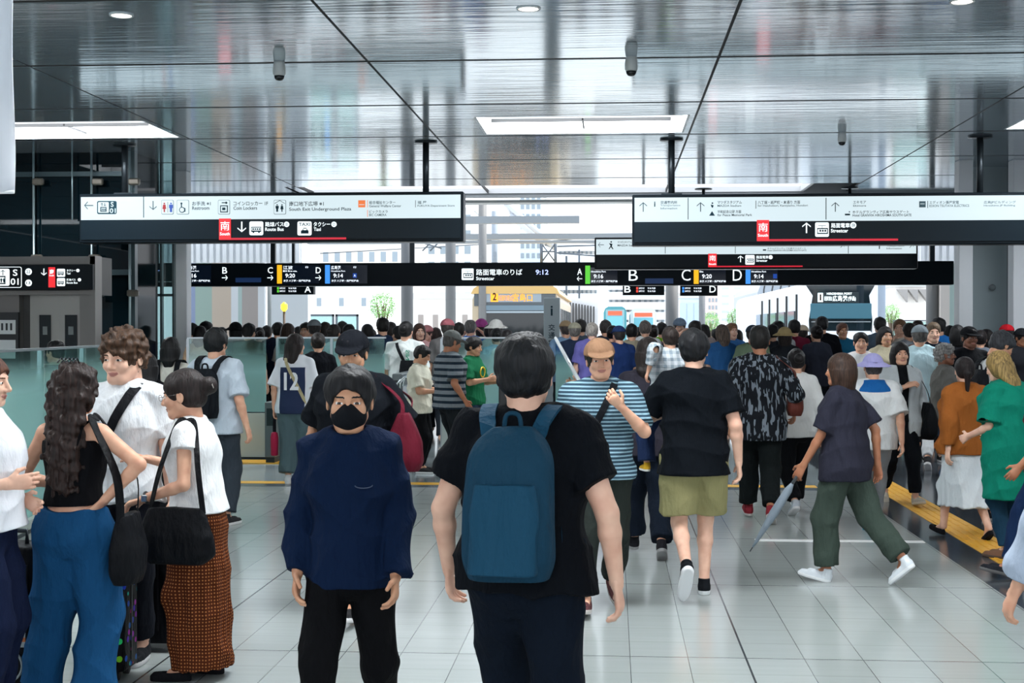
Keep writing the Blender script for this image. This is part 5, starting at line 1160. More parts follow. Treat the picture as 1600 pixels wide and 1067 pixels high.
def hair_mesh(r, h, g, seed):
    kind = g['kind']; H = r.H; R = r.R; f = Fld([-.2, -.24, -.62 if 'long' in kind or kind == 'pony' else -.24], [.2, .16, .24], h); t = g.get('t', .013)
    if kind == 'bald': t = .003
    f.ell((0, -.014, .032), (.074 + t, .094 + t, .083 + t), .01)
    if kind in ('short', 'curly', 'cap', 'bun', 'bald', 'pony'):
        f.ell((0, -.05, -.02), (.066 + t * .6, .052 + t * .6, .055), .02)
    if kind in ('bob', 'long', 'longcurl'):
        f.ell((0, -.03, -.02), (.082 + t, .078 + t, .09), .02)
    if kind == 'bob': f.loftz([(-.14, .082, .07, 0, -.03), (-.06, .092, .085, 0, -.028), (.0, .088, .09, 0, -.02)], .02)
    # clear the face
    f.ell((0, .085, -.045), (.062, .07, g.get('face', .098)), .01, 's')
    if kind not in ('bob', 'long', 'longcurl'):
        for s_ in (-1, 1): f.ell((s_ * .088, .0, -.03), (.024, .034, .038), .008, 's')
        f.plane_cut((0, -.04, -.068), (0, .0, -1))
    if kind == 'curly': f.ell((0, .02, .07), (.075, .075, .05), .02); f.noise(.010, (105, 105, 105), seed, 2)
    if kind == 'short': f.ell((0, .03, .075), (.062, .055, .035), .02); f.noise(.0045, (62, 62, 34), seed, 3)
    if kind in ('long', 'longcurl'):
        L_ = g.get('len', .3); sd = g.get('side', 0)
        f.loftz([(-L_ - .02, .035, .02, sd, -.095), (-L_ + .05, .065, .032, sd, -.10), (-L_ * .6, .085, .045, sd * .7, -.095), (-.1, .09, .055, 0, -.07), (0, .085, .07, 0, -.04)], .03, z0=-L_)
        f.noise(.012 if kind == 'longcurl' else .003, (95, 95, 62) if kind == 'longcurl' else (90, 60, 6), seed, 2)
    if kind == 'bun': f.ell((0, -.125, .03), (.05, .045, .045), .015); f.noise(.003, (50, 50, 40), seed, 2)
    if kind == 'pony': L_ = g.get('len', .25); f.cap((0, -.11, .03), (0, -.14, -.02), .025, .03, .02); f.cap((0, -.14, -.02), (0, -.12, -L_), .032, .014, .02); f.noise(.002, (60, 60, 10), seed, 1)
    V, Q = f.mesh('hair'); return V @ R.T + r.hc, Q
def cap_mesh(r, h, kind):
    f = Fld([-.18, -.2, -.05], [.18, .24, .2], h)
    f.ell((0, -.012, .04), (.095, .114, .095), .01); f.plane_cut((0, 0, .035), (0, -.12, -1))
    if kind == 'cap': f.put(lambda X, Y, Z: np.maximum(np.maximum(np.sqrt((X / .078) ** 2 + ((Y - .09) / .10) ** 2) * .07 - .07, np.abs(Z - .045 + (Y - .08) * .22) - .005), .05 - Y), (-.09, .03, 0), (.09, .2, .08), .006)
    if kind == 'hat': f.put(lambda X, Y, Z: np.maximum(np.sqrt(X ** 2 + (Y + .01) ** 2) - .165, np.abs(Z - .045 + .5 * np.maximum(np.sqrt(X ** 2 + Y ** 2) - .1, 0)) - .006), (-.17, -.18, -.02), (.17, .16, .07), .01)
    V, Q = f.mesh('cap'); return V @ r.R.T + r.hc, Q
def mk(name, VQ, mats, parent, smooth=True):
    V, Q = VQ[0], VQ[1]; mi = VQ[2] if len(VQ) > 2 else None
    return link(name, mesh_np(name, V, Q, mi), mats, parent)
RES = {2: (.007, .0075, .0045, .0035), 1: (.010, .011, .006, .0055), 0: (.016, .016, .010, .010)}
_seed = [0]
def person(label, px, D, H, face, rig, top, bottom, hair, skin='l', shoes=('2a2a2c', 'd8d8d8', 'sneaker'), hi=1, cap=None, mask=None, glasses=False, curl=(.45, .45), palm=None, group=None, name='person', extra=None, xy=None, Z0=0):
    _seed[0] += 1; sd_ = _seed[0]; r = Rig(**rig); s = H / 1.72; x = at(px, 515, D).x if xy is None else xy[0]
    root = empty(name, (x, D, Z0 - r.drop * s), math.radians(face), label, 'person', group, s); root.rotation_euler = (0, 0, math.radians(face))
    hs = RES[hi]; sk = skinmat(SK.get(skin, skin))
    mk('body', body_mesh(r, hi, curl, palm), [sk, LIPS, EYEW, PUP, hairmat(hair[1]) if hair else BROW], root)
    for key, g in (('top', top), ) + ((('top2', extra['top2']),) if extra and 'top2' in extra else ()):
        if g: 
            o = mk(g.get('name', 'shirt'), top_mesh(r, hs[0], g, sd_), g['m'] if 'm' in g else cloth(g['c'], pat=g.get('pat')), root)
            if g.get('kind') == 'cami':
                m = MB()
                for s_ in (-1, 1):
                    P = [(s_ * .075, r.Ly(1.33) + .115, 1.30), (s_ * .085, r.Ly(1.4) + .085, 1.39), (s_ * .09, r.Ly(1.43) + .01, 1.438), (s_ * .085, r.Ly(1.4) - .085, 1.40), (s_ * .075, r.Ly(1.33) - .12, 1.31)]
                    m.tube(P, .006, 6)
                m.build('strap', cloth(g['c']), root)
    if bottom: mk({'skirt': 'skirt', 'trousers': 'trousers'}[bottom.get('kind', 'trousers')] if bottom.get('len', 1.9) > 1 or bottom.get('kind') == 'skirt' else 'shorts', bottom_mesh(r, hs[1], bottom, sd_ + 7), bottom['m'] if 'm' in bottom else cloth(bottom['c'], pat=bottom.get('pat')), root)
    if hair: mk('hair', hair_mesh(r, hs[2], dict(kind=hair[0], **(hair[2] if len(hair) > 2 else {})), sd_), hairmat(hair[1]), root)
    if shoes:
        for s_ in (-1, 1): mk('shoe', shoe_mesh(r, s_, hs[2] if hi < 2 else .005, shoes[2] if len(shoes) > 2 else 'sneaker'), [cloth(shoes[0]), mat('shoe_sole_' + shoes[1], shoes[1], .5)], root)
    if cap: mk('cap' if cap[0] == 'cap' else 'sun_hat', cap_mesh(r, hs[2], cap[0]), cloth(cap[1]), root)
    if mask:
        f = Fld([-.09, -.02, -.13], [.09, .16, .03], .004); f.ell((0, .036, -.05), (.064, .078, .056), .01); f.cap((0, .09, -.01), (0, .103, -.03), .012, .017, .02); f.cap((-.06, .0, -.03), (.06, .0, -.03), .012, None, .01); f.plane_cut((0, .03, 0), (0, -1, 0)); f.plane_cut((0, 0, -.018), (0, -.25, 1)); V, Q = f.mesh('m'); mk('face_mask', (V @ r.R.T + r.hc, Q), cloth(mask), root)
    if glasses:
        m = MB()
        for s_ in (-1, 1):
            m.tube([r.H((s_ * .032 + .021 * math.cos(a), .103, .0 + .016 * math.sin(a))) for a in np.linspace(0, 2 * PI, 17)[:-1]], .0013, 5, closed=True)
            m.tube([r.H((s_ * .053, .101, .004)), r.H((s_ * .076, .06, .006)), r.H((s_ * .08, -.01, .008))], .0013, 5)
        m.tube([r.H((-.011, .104, .002)), r.H((.011, .104, .002))], .0013, 5); m.build('glasses', mat('thin_metal', '8c8a88', .2, metal=1), root)
    root['_rig'] = sd_; RIGS[root.name] = (r, root, s); del root['_rig']; return root
RIGS = {}
def wpt(root, p):
    """point in a person's own frame -> world"""
    r, o, s = RIGS[root.name]; a = o.rotation_euler.z; q = np.array(p, float) * s; return Vector((o.location.x + q[0] * math.cos(a) - q[1] * math.sin(a), o.location.y + q[0] * math.sin(a) + q[1] * math.cos(a), o.location.z + q[2]))
def fol(root, name, label, cat):
    """a carried thing: its own top level object placed in the carrier's frame"""
    r, o, s = RIGS[root.name]; e = empty(name, o.location, o.rotation_euler.z, label, cat, None, s); return e, r
def strap_pts(r, pts): return [np.array(p) for p in pts]
def ribbon(m, pts, n, w, t=.004):
    """flat band along pts; n = list of outward normals"""
    V = []; k = len(pts)
    for i, p in enumerate(pts):
        p = np.array(p, float); a = np.array(pts[max(i - 1, 0)], float); b = np.array(pts[min(i + 1, k - 1)], float); d = nv(b - a); nn = nv(np.array(n[i], float)); sd = nv(np.cross(d, nn)) * w / 2
        V += [p - sd, p + sd, p + sd + nn * t, p - sd + nn * t]
    Fq = [(0, 1, 2, 3), (4 * k - 1, 4 * k - 2, 4 * k - 3, 4 * k - 4)]
    for i in range(k - 1):
        for j in range(4): a = i * 4 + j; b = i * 4 + (j + 1) % 4; Fq.append((a, a + 4, b + 4, b))
    m.add(V, Fq, False)
def smoothpts(P, n=6):
    P = [np.array(p, float) for p in P]; out = []
    for i in range(len(P) - 1):
        p0, p1, p2, p3 = P[max(i - 1, 0)], P[i], P[i + 1], P[min(i + 2, len(P) - 1)]
        for k in range(n):
            t = k / n; out.append(.5 * ((2 * p1) + (-p0 + p2) * t + (2 * p0 - 5 * p1 + 4 * p2 - p3) * t * t + (-p0 + 3 * p1 - 3 * p2 + p3) * t ** 3))
    out.append(P[-1]); return out
def torso_surf(r, x, z, front, e=.03):
    """point on the clothed torso surface at lateral x, height z"""
    st = np.array(r.torso(e)); a = np.interp(z, st[:, 0], st[:, 1]); b = np.interp(z, st[:, 0], st[:, 2]); cy = np.interp(z, st[:, 0], st[:, 4]); u = min(abs(x) / a, .97); y = b * (1 - u ** 2.4) ** (1 / 2.4); return np.array([x, cy + (y if front else -y), z])
def crossbody(root, label, col, sgn=1, bag=None, w=.035, e=.035, name='crossbody_bag'):
    """strap from shoulder (side -sgn) down to hip (side sgn); bag at the hip"""
    ob, r = fol(root, name, label, 'bag'); m = MB(); P, N = [], []
    for i in range(13):
        t = i / 12; z = 1.43 - .5 * t; x = -sgn * .09 + sgn * .25 * t; p = torso_surf(r, x, z, True, e + .006); P.append(p); N.append((x * .5, 1, .15))
    for i in range(12, -1, -1):
        t = i / 12; z = 1.43 - .5 * t; x = -sgn * .09 + sgn * .25 * t; p = torso_surf(r, x, z, False, e + .006); P.append(p); N.append((x * .5, -1, .15))
    P.append(P[0] + [0, -.01, .01]); N.append((0, 0, 1)); ribbon(m, P, N, w); m.build('strap', cloth(col, .6), ob)
    if bag:
        x, y, z, sx_, sy_, sz_ = bag; f = Fld((x - sx_ - .03, y - sy_ - .03, z - sz_ - .03), (x + sx_ + .03, y + sy_ + .03, z + sz_ + .03), .008)
        f.loftz([(z - sz_, sx_ * .8, sy_ * .8, x, y), (z - sz_ * .6, sx_, sy_, x, y), (z + sz_ * .3, sx_ * .95, sy_ * .8, x, y), (z + sz_, sx_ * .75, sy_ * .4, x, y)], .02, pw=3); f.noise(.004, (20, 20, 15), 3, 2); mk('bag_body', f.mesh('bag'), cloth(col, .6), ob)
    return ob
def backpack(root, label, col, w=.15, zt=1.40, zb=.92, d=.16, col2=None, off=0.0, straps=True, big=False):
    ob, r = fol(root, 'backpack', label, 'backpack'); yb = -(.135 * r.b); f = Fld((-w - .06, yb - d - .08, zb - .05), (w + .06, yb + .05, zt + .06), .007)
    L = r.Ly; zm = (zt + zb) / 2
    f.loftz([(zb, w * .85, d * .42, 0, yb - d * .45 + L(zb)), (zb + .06, w, d * .52, 0, yb - d * .5 + L(zb)), (zm, w, d * .5, 0, yb - d * .48 + L(zm)), (zt - .1, w * .88, d * .42, 0, yb - d * .4 + L(zt)), (zt - .03, w * .68, d * .3, 0, yb - d * .3 + L(zt)), (zt, w * .4, d * .15, 0, yb - d * .25 + L(zt))], .02, pw=3); f.noise(.004, (14, 14, 10), 5, 2)
    mk('main_compartment', f.mesh('bp'), cloth(col, .7), ob)
    f = Fld((-w, yb - d * 1.5 - .04, zb), (w, yb - d * .5, zm + .12), .007); f.loftz([(zb + .03, w * .72, d * .3, 0, yb - d * .95 + L(zb)), (zm - .03, w * .75, d * .28, 0, yb - d * .92 + L(zm)), (zm + .07, w * .6, d * .16, 0, yb - d * .88 + L(zm))], .02, pw=3.5); f.noise(.003, (16, 16, 12), 6, 2)
    mk('front_pocket', f.mesh('pk'), cloth(col2 or col, .7), ob)
    m = MB()
    for s_ in (-1, 1):
        P = smoothpts([(s_ * w * .62, yb - d * .93 + L(zb), zb + .1), (s_ * w * .8, yb - d * .75 + L(zm), zm + .02), (s_ * w * .66, yb - d * .66 + L(zt), zt - .1), (0, yb - d * .5 + L(zt), zt - .02)], 5); m.tube(P, .004, 6)
    m.build('zipper', mat('zip_dark', '14181c', .4), ob)
    if straps:
        for s_ in (-1, 1):
            P, N = [], []
            Q = [(s_ * .07, yb - .03 + L(zt), zt - .06), (s_ * .10, yb + .02 + L(1.42), zt + .02 if zt > 1.38 else 1.41), (s_ * .115, L(1.42) - .02, 1.462), (s_ * .125, L(1.4) + .07, 1.42)] + [torso_surf(r, s_ * (.125 + .02 * t), 1.36 - .3 * t, True, .036) for t in (.1, .5, 1)] + [torso_surf(r, s_ * .15, 1.04, False, .03)]
            Q = smoothpts(Q, 5); N = [nv([p[0] * .3, (p[1] - L(p[2])), .8 if p[2] > 1.4 else .0]) for p in Q]; m = MB(); ribbon(m, Q, N, .055, .012); m.build('strap', cloth(col2 or col, .7), ob)
    m = MB(); m.tube(smoothpts([(-.03, yb - .03 + L(zt), zt - .01), (-.02, yb - .03 + L(zt), zt + .04), (.02, yb - .03 + L(zt), zt + .04), (.03, yb - .03 + L(zt), zt - .01)], 4), .008, 8); m.build('grab_handle', cloth(col, .7), ob)
    return ob
def shoulder_bag(root, label, col, s_=1, z=.95, size=(.06, .15, .14), y=-.02, x=.27, name='shoulder_bag', cat='bag', pat=None, strapw=.028, top=None, droop=.0, shoulder=None):
    ob, r = fol(root, name, label, cat); X_ = s_ * x; sx_, sy_, sz_ = size
    f = Fld((X_ - sx_ - .04, y - sy_ - .04, z - sz_ - .04), (X_ + sx_ + .04, y + sy_ + .04, z + sz_ + .04), .008)
    f.loftz([(z - sz_, sx_ * .75, sy_ * .7, X_, y), (z - sz_ * .7, sx_, sy_ * .95, X_, y), (z, sx_, sy_, X_, y), (z + sz_ * .6, sx_ * .6, sy_ * .85, X_, y), (z + sz_, sx_ * .3, sy_ * .7, X_, y)], .02, pw=3); f.noise(.005, (18, 18, 14), 9, 2)
    mk('bag_body', f.mesh('bag'), cloth(col, .55, pat), ob)
    sh = np.array(shoulder) if shoulder is not None else r.sh[s_] + np.array([-s_ * .03, 0, .068]); m = MB()
    P = smoothpts([(X_, y + sy_ * .7, z + sz_ * .8), (X_ * .93, sh[1] + .10, (z + sh[2]) / 2 + .05), sh + [s_ * .01, .045, -.01], sh + [0, 0, .004], sh + [s_ * .01, -.05, -.015], (X_ * .93, sh[1] - .11, (z + sh[2]) / 2 + .05), (X_, y - sy_ * .7, z + sz_ * .8)], 6)
    N = [nv([s_ * .8, (p[1] - sh[1]) * 4, 1 if p[2] > sh[2] - .03 else 0]) for p in P]; ribbon(m, P, N, strapw, .006); m.build('strap', cloth(col, .55), ob); return ob
# ================================================================ THE PEOPLE IN FRONT
def Hof(ytop, D): return 1.70 + (515 - ytop) * D / F
ST = 'stand'; WL = 'walkL'; WR = 'walkR'
# woman in black camisole and blue trousers
D = 6.2
cami = person('woman seen from behind with long dark curly hair, black camisole and wide blue trousers', 116, D, Hof(566, D), -6,
    dict(pose=ST, fem=True, build=1.0, head=(-6, 0, 0), wr=(.20, -.06, 1.05), pr=(1, -.25, -.15), wl=(-.13, .20, 1.08), pl=(-1, -.5, -.45), fl=(-.20, .02, .085), fr=(.09, .0, .085), hs=1.1),
    dict(kind='cami', c='0b0c10', sleeve=0, hem=1.005, e=.008, name='camisole', loose=.004, ridge=.003), dict(c='15466f', w=.05, len=1.99, ridge=.014, fold=.005, e=.012, waist=.985), ('longcurl', '2a1b17', dict(len=.47, t=.02)), 'l', ('1a1a1c', '2a2a2a', 'pump'), hi=2, palm={1: (-.3, .2, .9), -1: (1, 0, 0)})
m = MB(); r_ = RIGS[cami.name][0]
for k in range(5): m.tube([r_.H((-.04 + .02 * k, -.03, .125)), r_.H((-.04 + .02 * k, -.05, .15)), r_.H((-.04 + .02 * k, -.08, .128))], .004, 6)
m.build('hair_clip', mat('clip_black', '25272c', .1), cami)
shoulder_bag(cami, 'black shoulder bag hanging from the right shoulder of the woman in the black camisole', '0d0f13', 1, .80, (.07, .13, .17), -.03, .30, droop=.1, strapw=.045)
# woman in the rust skirt
D = 6.75
rust = person('woman in profile with glasses, dark bun, white blouse and long rust dotted skirt', 312, D, Hof(578, D), 88,
    dict(pose=ST, fem=True, build=1.02, lean=.10, hs=1.17, head=(0, -8, 0), wl=(-.22, .24, 1.02), pl=(-.4, -1, -.4), wr=(.17, .36, 1.20), fl=(-.09, .05, .085), fr=(.09, -.08, .085)),
    dict(c='dfe2e4', sleeve=.32, hem=.93, loose=.02, e=.02, name='blouse', ridge=.006), dict(kind='skirt', c='47200f', hem=.07, flare=.0, pat=('dots', 'a3683d', .019), pleat=.004), ('bun', '231a19'), 'l', ('15161a', '3a2c24', 'pump'), hi=2, glasses=True, palm={-1: (0, .2, -1), 1: (0, 0, -1)})
r_ = RIGS[rust.name][0]; m = MB(); w_ = r_.wr[-1]; d_ = nv(w_ - r_.el[-1]); u_ = nv(np.cross(d_, [0, 0, 1])); v_ = np.cross(u_, d_)
m.tube([w_ - d_ * .02 + (u_ * math.cos(a) + v_ * math.sin(a)) * .030 for a in np.linspace(0, 2 * PI, 15)[:-1]], .008, 6, closed=True); wt = m.build('watch', mat('watch_band', '1a1d22', .4), rust)
c_ = w_ - d_ * .02 - u_ * .034; m = MB(); m.box(c_[0] - .006, c_[0] + .006, c_[1] - .017, c_[1] + .017, c_[2] - .019, c_[2] + .019, .004); m.build('watch_face', mat('watch_steel', 'b9bdc0', .2, metal=.8), wt)
m = MB(); m.tube([r_.H((.03 * math.cos(a) + .0, -.155, .03 + .02 * math.sin(a))) for a in np.linspace(0, 6.28, 9)[:-1]], .005, 6, closed=True); m.build('hair_claw', mat('claw', 'b8b4ae', .2), rust)
shoulder_bag(rust, 'large black slouchy bag at the hip of the woman in the rust dotted skirt', '0c0e12', -1, .83, (.07, .21, .15), .04, .27, strapw=.03)
# curly haired young man
D = 7.1
curly = person('young man with curly brown hair in a white t-shirt with a black strap across', 196, D, Hof(515, D), 178,
    dict(pose=ST, build=.98, hs=1.2, head=(-14, -7, 0)), dict(c='dde2e6', sleeve=.72, hem=.84, loose=.016, ridge=.014), dict(c='14171f', w=.01), ('curly', '47301f', dict(t=.02, face=.082)), 'p', ('202226', 'c8c8c8'), hi=2)
crossbody(curly, 'black sling strap across the chest of the curly haired young man', '111318', 1, None, .05, name='sling_strap')
# person at the left edge
D = 5.9
edge = person('person at the left edge in a white top, facing right with arms stretched out', -28, D, Hof(548, D), 272,
    dict(pose=ST, fem=True, wr=(.15, .17, 1.12), wl=(-.15, .12, 1.02), head=(0, -4, 0)), dict(c='dfe3ea', sleeve=.7, hem=.9, loose=.05, e=.02), dict(c='111a34', w=.02), ('bun', '5a3626'), 'p', hi=2)
# luggage
def suitcase(px, D, w_, h_, d_, label, m_, rz=0, name='suitcase', handle=True):
    p = at(px, 515, D); e = empty(name, (p.x, D, 0), rz, label, 'suitcase'); f = Fld((-w_ / 2 - .04, -d_ / 2 - .04, .0), (w_ / 2 + .04, d_ / 2 + .04, h_ + .04), .009)
    f.loftz([(.05, w_ / 2, d_ / 2, 0, 0), (h_, w_ / 2, d_ / 2, 0, 0)], .03, pw=6); f.F += .0; 
    mk('shell', f.mesh('case'), m_, e)
    m = MB(); m.box(-w_ / 2 - .003, w_ / 2 + .003, -.006, .006, .08, h_ - .03); m.build('zipper', mat('zip_dark', '14181c', .4), e)
    for sx_ in (-1, 1):
        for sy_ in (-1, 1): MB().lathe([(.026, -.012), (.026, .012)], (sx_ * (w_ / 2 - .05), sy_ * (d_ / 2 - .05), .027), 16, 'x').build('wheel', mat('rubber', '15171a', .7), e)
    if handle: m = MB(); m.tube([(-.09, 0, h_), (-.09, 0, h_ + .06), (.09, 0, h_ + .06), (.09, 0, h_)], .011, 8); m.build('handle', DSTEEL, e)
    for k in range(5): MB().box(-w_ / 2 + .04 + k * (w_ - .08) / 4 - .006, -w_ / 2 + .04 + k * (w_ - .08) / 4 + .006, -d_ / 2 - .008, -d_ / 2, .12, h_ - .08).build('rib', m_, e)
    return e
suitcase(236, 7.35, .36, .74, .24, 'tall black suitcase standing between the blue trousers and the rust skirt', cloth('0d0f14', .5))
suitcase(170, 6.72, .22, .60, .24, 'black suitcase with bright flower print beside the blue trousers', cloth('0c0c10', .5, ('floral', 'd0402c', .05)))
p = at(6, 515, 6.5)
sc2 = suitcase(12, 6.4, .36, .70, .25, 'black suitcase with white ring and block prints at the left edge', cloth('0e1116', .5, None), name='suitcase')
for z in (.12, .36):
    m = MB(); m.tube([(.05 + .075 * math.cos(a), -.14, z + .075 * math.sin(a) + .04) for a in np.linspace(0, 2 * PI, 25)[:-1]], .006, 6, closed=True); m.build('ring_print', mat('print_white', '8f9a9c', .5), sc2)
for z0, z1, c in ((.245, .27, '8f9a9c'), (.29, .31, '8f9a9c'), (.27, .29, 'b3602e')): MB().box(-.02, .14, -.14, -.134, z0, z1).build('block_print', mat('print_' + c, c, .5), sc2)
# black duffel held on top of the tall suitcase
f = Fld((-.26, -.2, -.05), (.26, .2, .4), .009); f.loftz([(0, .17, .11, 0, 0), (.06, .20, .13, 0, 0), (.2, .20, .12, 0, 0), (.3, .15, .08, 0, 0)], .03, pw=3); f.noise(.005, (14, 14, 14), 4, 3, .008)
p = at(240, 515, 7.35); e = empty('travel_bag', (p.x, 7.35, .805), .1, 'black travel bag on top of the tall black suitcase', 'bag'); mk('bag_body', f.mesh('d'), cloth('0f1217', .6), e); m = MB(); m.tube(smoothpts([(-.1, -.08, .24), (-.07, -.1, .33), (.07, -.1, .33), (.1, -.08, .24)], 5), .01, 8); m.build('handle', cloth('0f1217', .6), e)
# navy man with mask
D = 5.3
navy = person('man walking towards us in a navy long sleeved shirt and black face mask', 547, D, Hof(572, D), 183,
    dict(pose=WR, build=.86, hs=1.17, head=(4, -4, 0), wl=(-.205, .12, .865), wr=(.215, .05, .865), fl=(-.13, -.22, .13), fr=(.12, .22, .10)), dict(c='0a1c38', sleeve=1.97, hem=.80, loose=.016, e=.018, ridge=.016, neck=1.45, nw=.075), dict(c='0a0b0e', w=.0), ('short', '15161a', dict(t=.018, face=.09)), 'm', ('1a1b1e', '444444'), hi=2, mask='14171c')
m = MB()
for a0 in range(9): pass
r_ = RIGS[navy.name][0]; P = [torso_surf(r_, -.075 - .035 * math.cos(a), 1.235 - .012 * math.sin(a), True, .047) for a in np.linspace(0, PI, 9)]; m.tube(P, .0025, 5); m.build('chest_print', mat('grey_print', '3f4d66', .6), navy)
# man with the teal backpack
D = 4.8
bpm = person('man seen from behind in a black t-shirt wearing a teal blue backpack, nearest to us', 820, D, Hof(520, D), -9,
    dict(pose=WL, build=1.16, hs=1.14, head=(4, 0, 0), wl=(-.30, .10, .875), wr=(.32, .0, .865), pl=(-.7, -.8, 0), pr=(.7, -.8, 0), fl=(-.10, .2, .10), fr=(.12, -.2, .13)), dict(c='0a0e14', sleeve=.62, hem=.84, loose=.022, e=.02, ridge=.014), dict(c='0b1420', w=.012, e=.02), ('short', '12151a', dict(t=.02)), 'p', ('1a1b1e', 'c8c8c8'), hi=2)
backpack(bpm, 'teal blue backpack on the back of the nearest man in black', '163a4f', w=.16, zt=1.405, zb=.90, d=.17, col2='19435b')
# striped shirt man with cap
D = 8.6
strp = person('person in a tan cap and blue striped shirt with a hand at the chin', 937, D, Hof(526, D), 184,
    dict(pose=WR, build=1.1, head=(2, -2, 4), wl=(-.12, .24, 1.29), pl=(-.6, .1, -1), wr=(.27, .05, .90), fr=(.10, .20, .09), fl=(-.10, -.26, .16), tl=-25), dict(c='2f4452', sleeve=.85, hem=.83, loose=.022, pat=('stripe', '86a7b5', .024), name='striped_shirt'), dict(c='262c29', w=.012), ('short', '2b2724'), 'l', ('5c3a3c', 'c9c4c0'), hi=2, cap=('cap', '8a6a52'), palm={-1: (0, -1, .2)}, curl=(.8, .4))
crossbody(strp, 'black bag strap across the blue striped shirt with a small black bag at the hip', '101318', 1, (.21, .04, .95, .09, .05, .09), .045)
# charcoal top woman with long hair
D = 10.6
person('person seen from behind, long dark hair, charcoal top, left of the khaki shorts', 1012, D, Hof(521, D), 4, dict(pose=WL, fem=True, build=1.12), dict(c='2f2d36', sleeve=.95, hem=.80, loose=.03), dict(c='121a26', w=.02), ('long', '231a18', dict(len=.2)), 'l', ('1c1c20', '8a8a8a'), hi=1)
# khaki shorts man with child
D = 9.05
kh = person('man seen from behind in a black t-shirt and khaki shorts carrying a child', 1085, D, Hof(512, D), 3,
    dict(pose=ST, build=1.08, head=(-12, 0, 0), fr=(.07, .05, .085), fl=(-.08, -.30, .24), tl=-62, kl=(-.05, 1, 0), wl=(-.13, .26, 1.16), pl=(-1, -.4, -.6), wr=(.28, -.02, .86)), dict(c='0a0f15', sleeve=.74, hem=.78, loose=.024, ridge=.014), dict(c='8c8860', len=.84, w=.03, e=.024), ('short', '14161a', dict(t=.02)), 'p', ('15181c', 'dfe2e4'), hi=2, palm={-1: (0, 0, 1)})
cx_ = at(1047, 515, 9.38).x
kid = person('small child in white plaid carried by the person in khaki shorts', 0, 9.36, .98, 12, dict(pose=ST, build=1.25, wl=(-.30, -.2, 1.22), wr=(.2, .2, 1.2), fl=(-.30, -.10, .14), fr=(.1, .25, .3), kl=(-1, .4, 0)), dict(c='c7ced3', sleeve=1.7, hem=.8, pat=('plaid', '8796a0', .08), loose=.03), dict(c='1d2c4c', w=.02, e=.03), ('short', '2b211d', dict(t=.02)), 'l', ('e0b030', 'e8e8e8'), hi=1, xy=(cx_, 9.36), Z0=.74)
# printed shirt man
D = 12.6
pr = person('tall man seen from behind in a black and grey brushstroke print shirt', 1187, D, Hof(500, D) - .02, -3, dict(pose=WL, build=1.12, wr=(.30, .10, .95)), dict(c='16191e', sleeve=1.15, hem=.72, loose=.03, pat=('print', '6f7882', .055)), dict(c='121718', w=.018), ('short', '1a1817'), 'd', ('7d2730', 'b9b4b0'), hi=1)
shoulder_bag(pr, 'brown leather tote bag on the shoulder of the man in the print shirt', '5c2f28', 1, 1.10, (.07, .13, .17), .02, .30, name='tote_bag')
D = 13.2
person('person seen from behind in a loose white shirt, right of the brown tote bag', 1244, D, Hof(540, D), 8, dict(pose=WR, fem=True, build=1.1), dict(c='d5d7d6', sleeve=1.85, hem=.80, loose=.04), dict(c='101216', w=.01), ('bun', '161417'), 'l', ('b9c0c8', 'e0e0e0'), hi=1)
# person with umbrella
D = 9.6
um = person('person in a charcoal t-shirt and olive trousers stepping left with a folded umbrella', 1322, D, Hof(548, D), 55, dict(pose=WL, fem=True, build=1.08, lean=.05, wl=(-.24, .24, .84), wr=(.22, -.15, .88), fl=(-.07, .12, .085), fr=(.08, -.42, .20), tr=-40), dict(c='2a2b37', sleeve=.85, hem=.76, loose=.03), dict(c='3a463f', w=.03), ('bob', '3d2a20'), 'd', ('d6dde2', 'e8ecee'), hi=1)
e, r_ = fol(um, 'folded_umbrella', 'grey folded umbrella hanging from the hand of the person in olive trousers', 'umbrella'); w_ = r_.wr[-1]; d_ = nv(r_.wr[-1] - r_.el[-1])
h0 = w_ + d_ * .09; t0 = h0 + np.array([-.08, .36, -.60]); dd = nv(t0 - h0)
m = MB(); m.tube([h0 - dd * .05, h0 + dd * .08], .012, 8); m.build('handle', mat('umbrella_handle', '4a4f55', .5), e)
m = MB(); m.tube([h0 + dd * .08, h0 + dd * .14, h0 + dd * .35, h0 + dd * .6, h0 + dd * .66], [.012, .03, .034, .014, .006], 10); m.build('canopy', cloth('8a97a2', .5), e)
m = MB(); m.tube([h0 + dd * .66, h0 + dd * .70], .004, 6); m.build('tip', DSTEEL, e)
D = 12.3
person('person seen from behind in a lavender sun hat, white shirt and blue neck scarf', 1364, D, Hof(548, D), 2, dict(pose=WR, build=1.12), dict(c='cfd3d4', sleeve=.95, hem=.78, loose=.035), dict(c='8f9296', w=.012), ('short', '4c4a4c'), 'l', ('1f4f5c', '2f8ca0'), hi=1, cap=('hat', 'a7a5d6'), extra=dict(top2=dict(name='scarf', c='1c5c9c', hem=1.32, sleeve=0, e=.034, loose=.0)))
# cardigan woman
D = 14
cg = person('woman facing us with a dark bob in a pale grey cardigan over black', 1406, D, Hof(529, D), 186, dict(pose=WL, fem=True, build=1.05, wr=(.02, .22, 1.24), pr=(1, 0, -.7), wl=(-.25, .05, .9)), dict(name='cardigan', kind='open', c='b3babd', sleeve=1.9, hem=.72, loose=.03, e=.026), dict(c='0e1116', w=.0), ('bob', '1b1719', dict(face=.085)), 'l', ('b5ada0', 'cfc8bc'), hi=1, extra=dict(top2=dict(name='inner_top', c='0e1013', sleeve=0, hem=.88, e=.012, loose=.004)))
shoulder_bag(cg, 'big black handbag hanging from the arm of the woman in the grey cardigan', '0f1216', -1, .88, (.09, .17, .19), .06, .27, name='handbag')
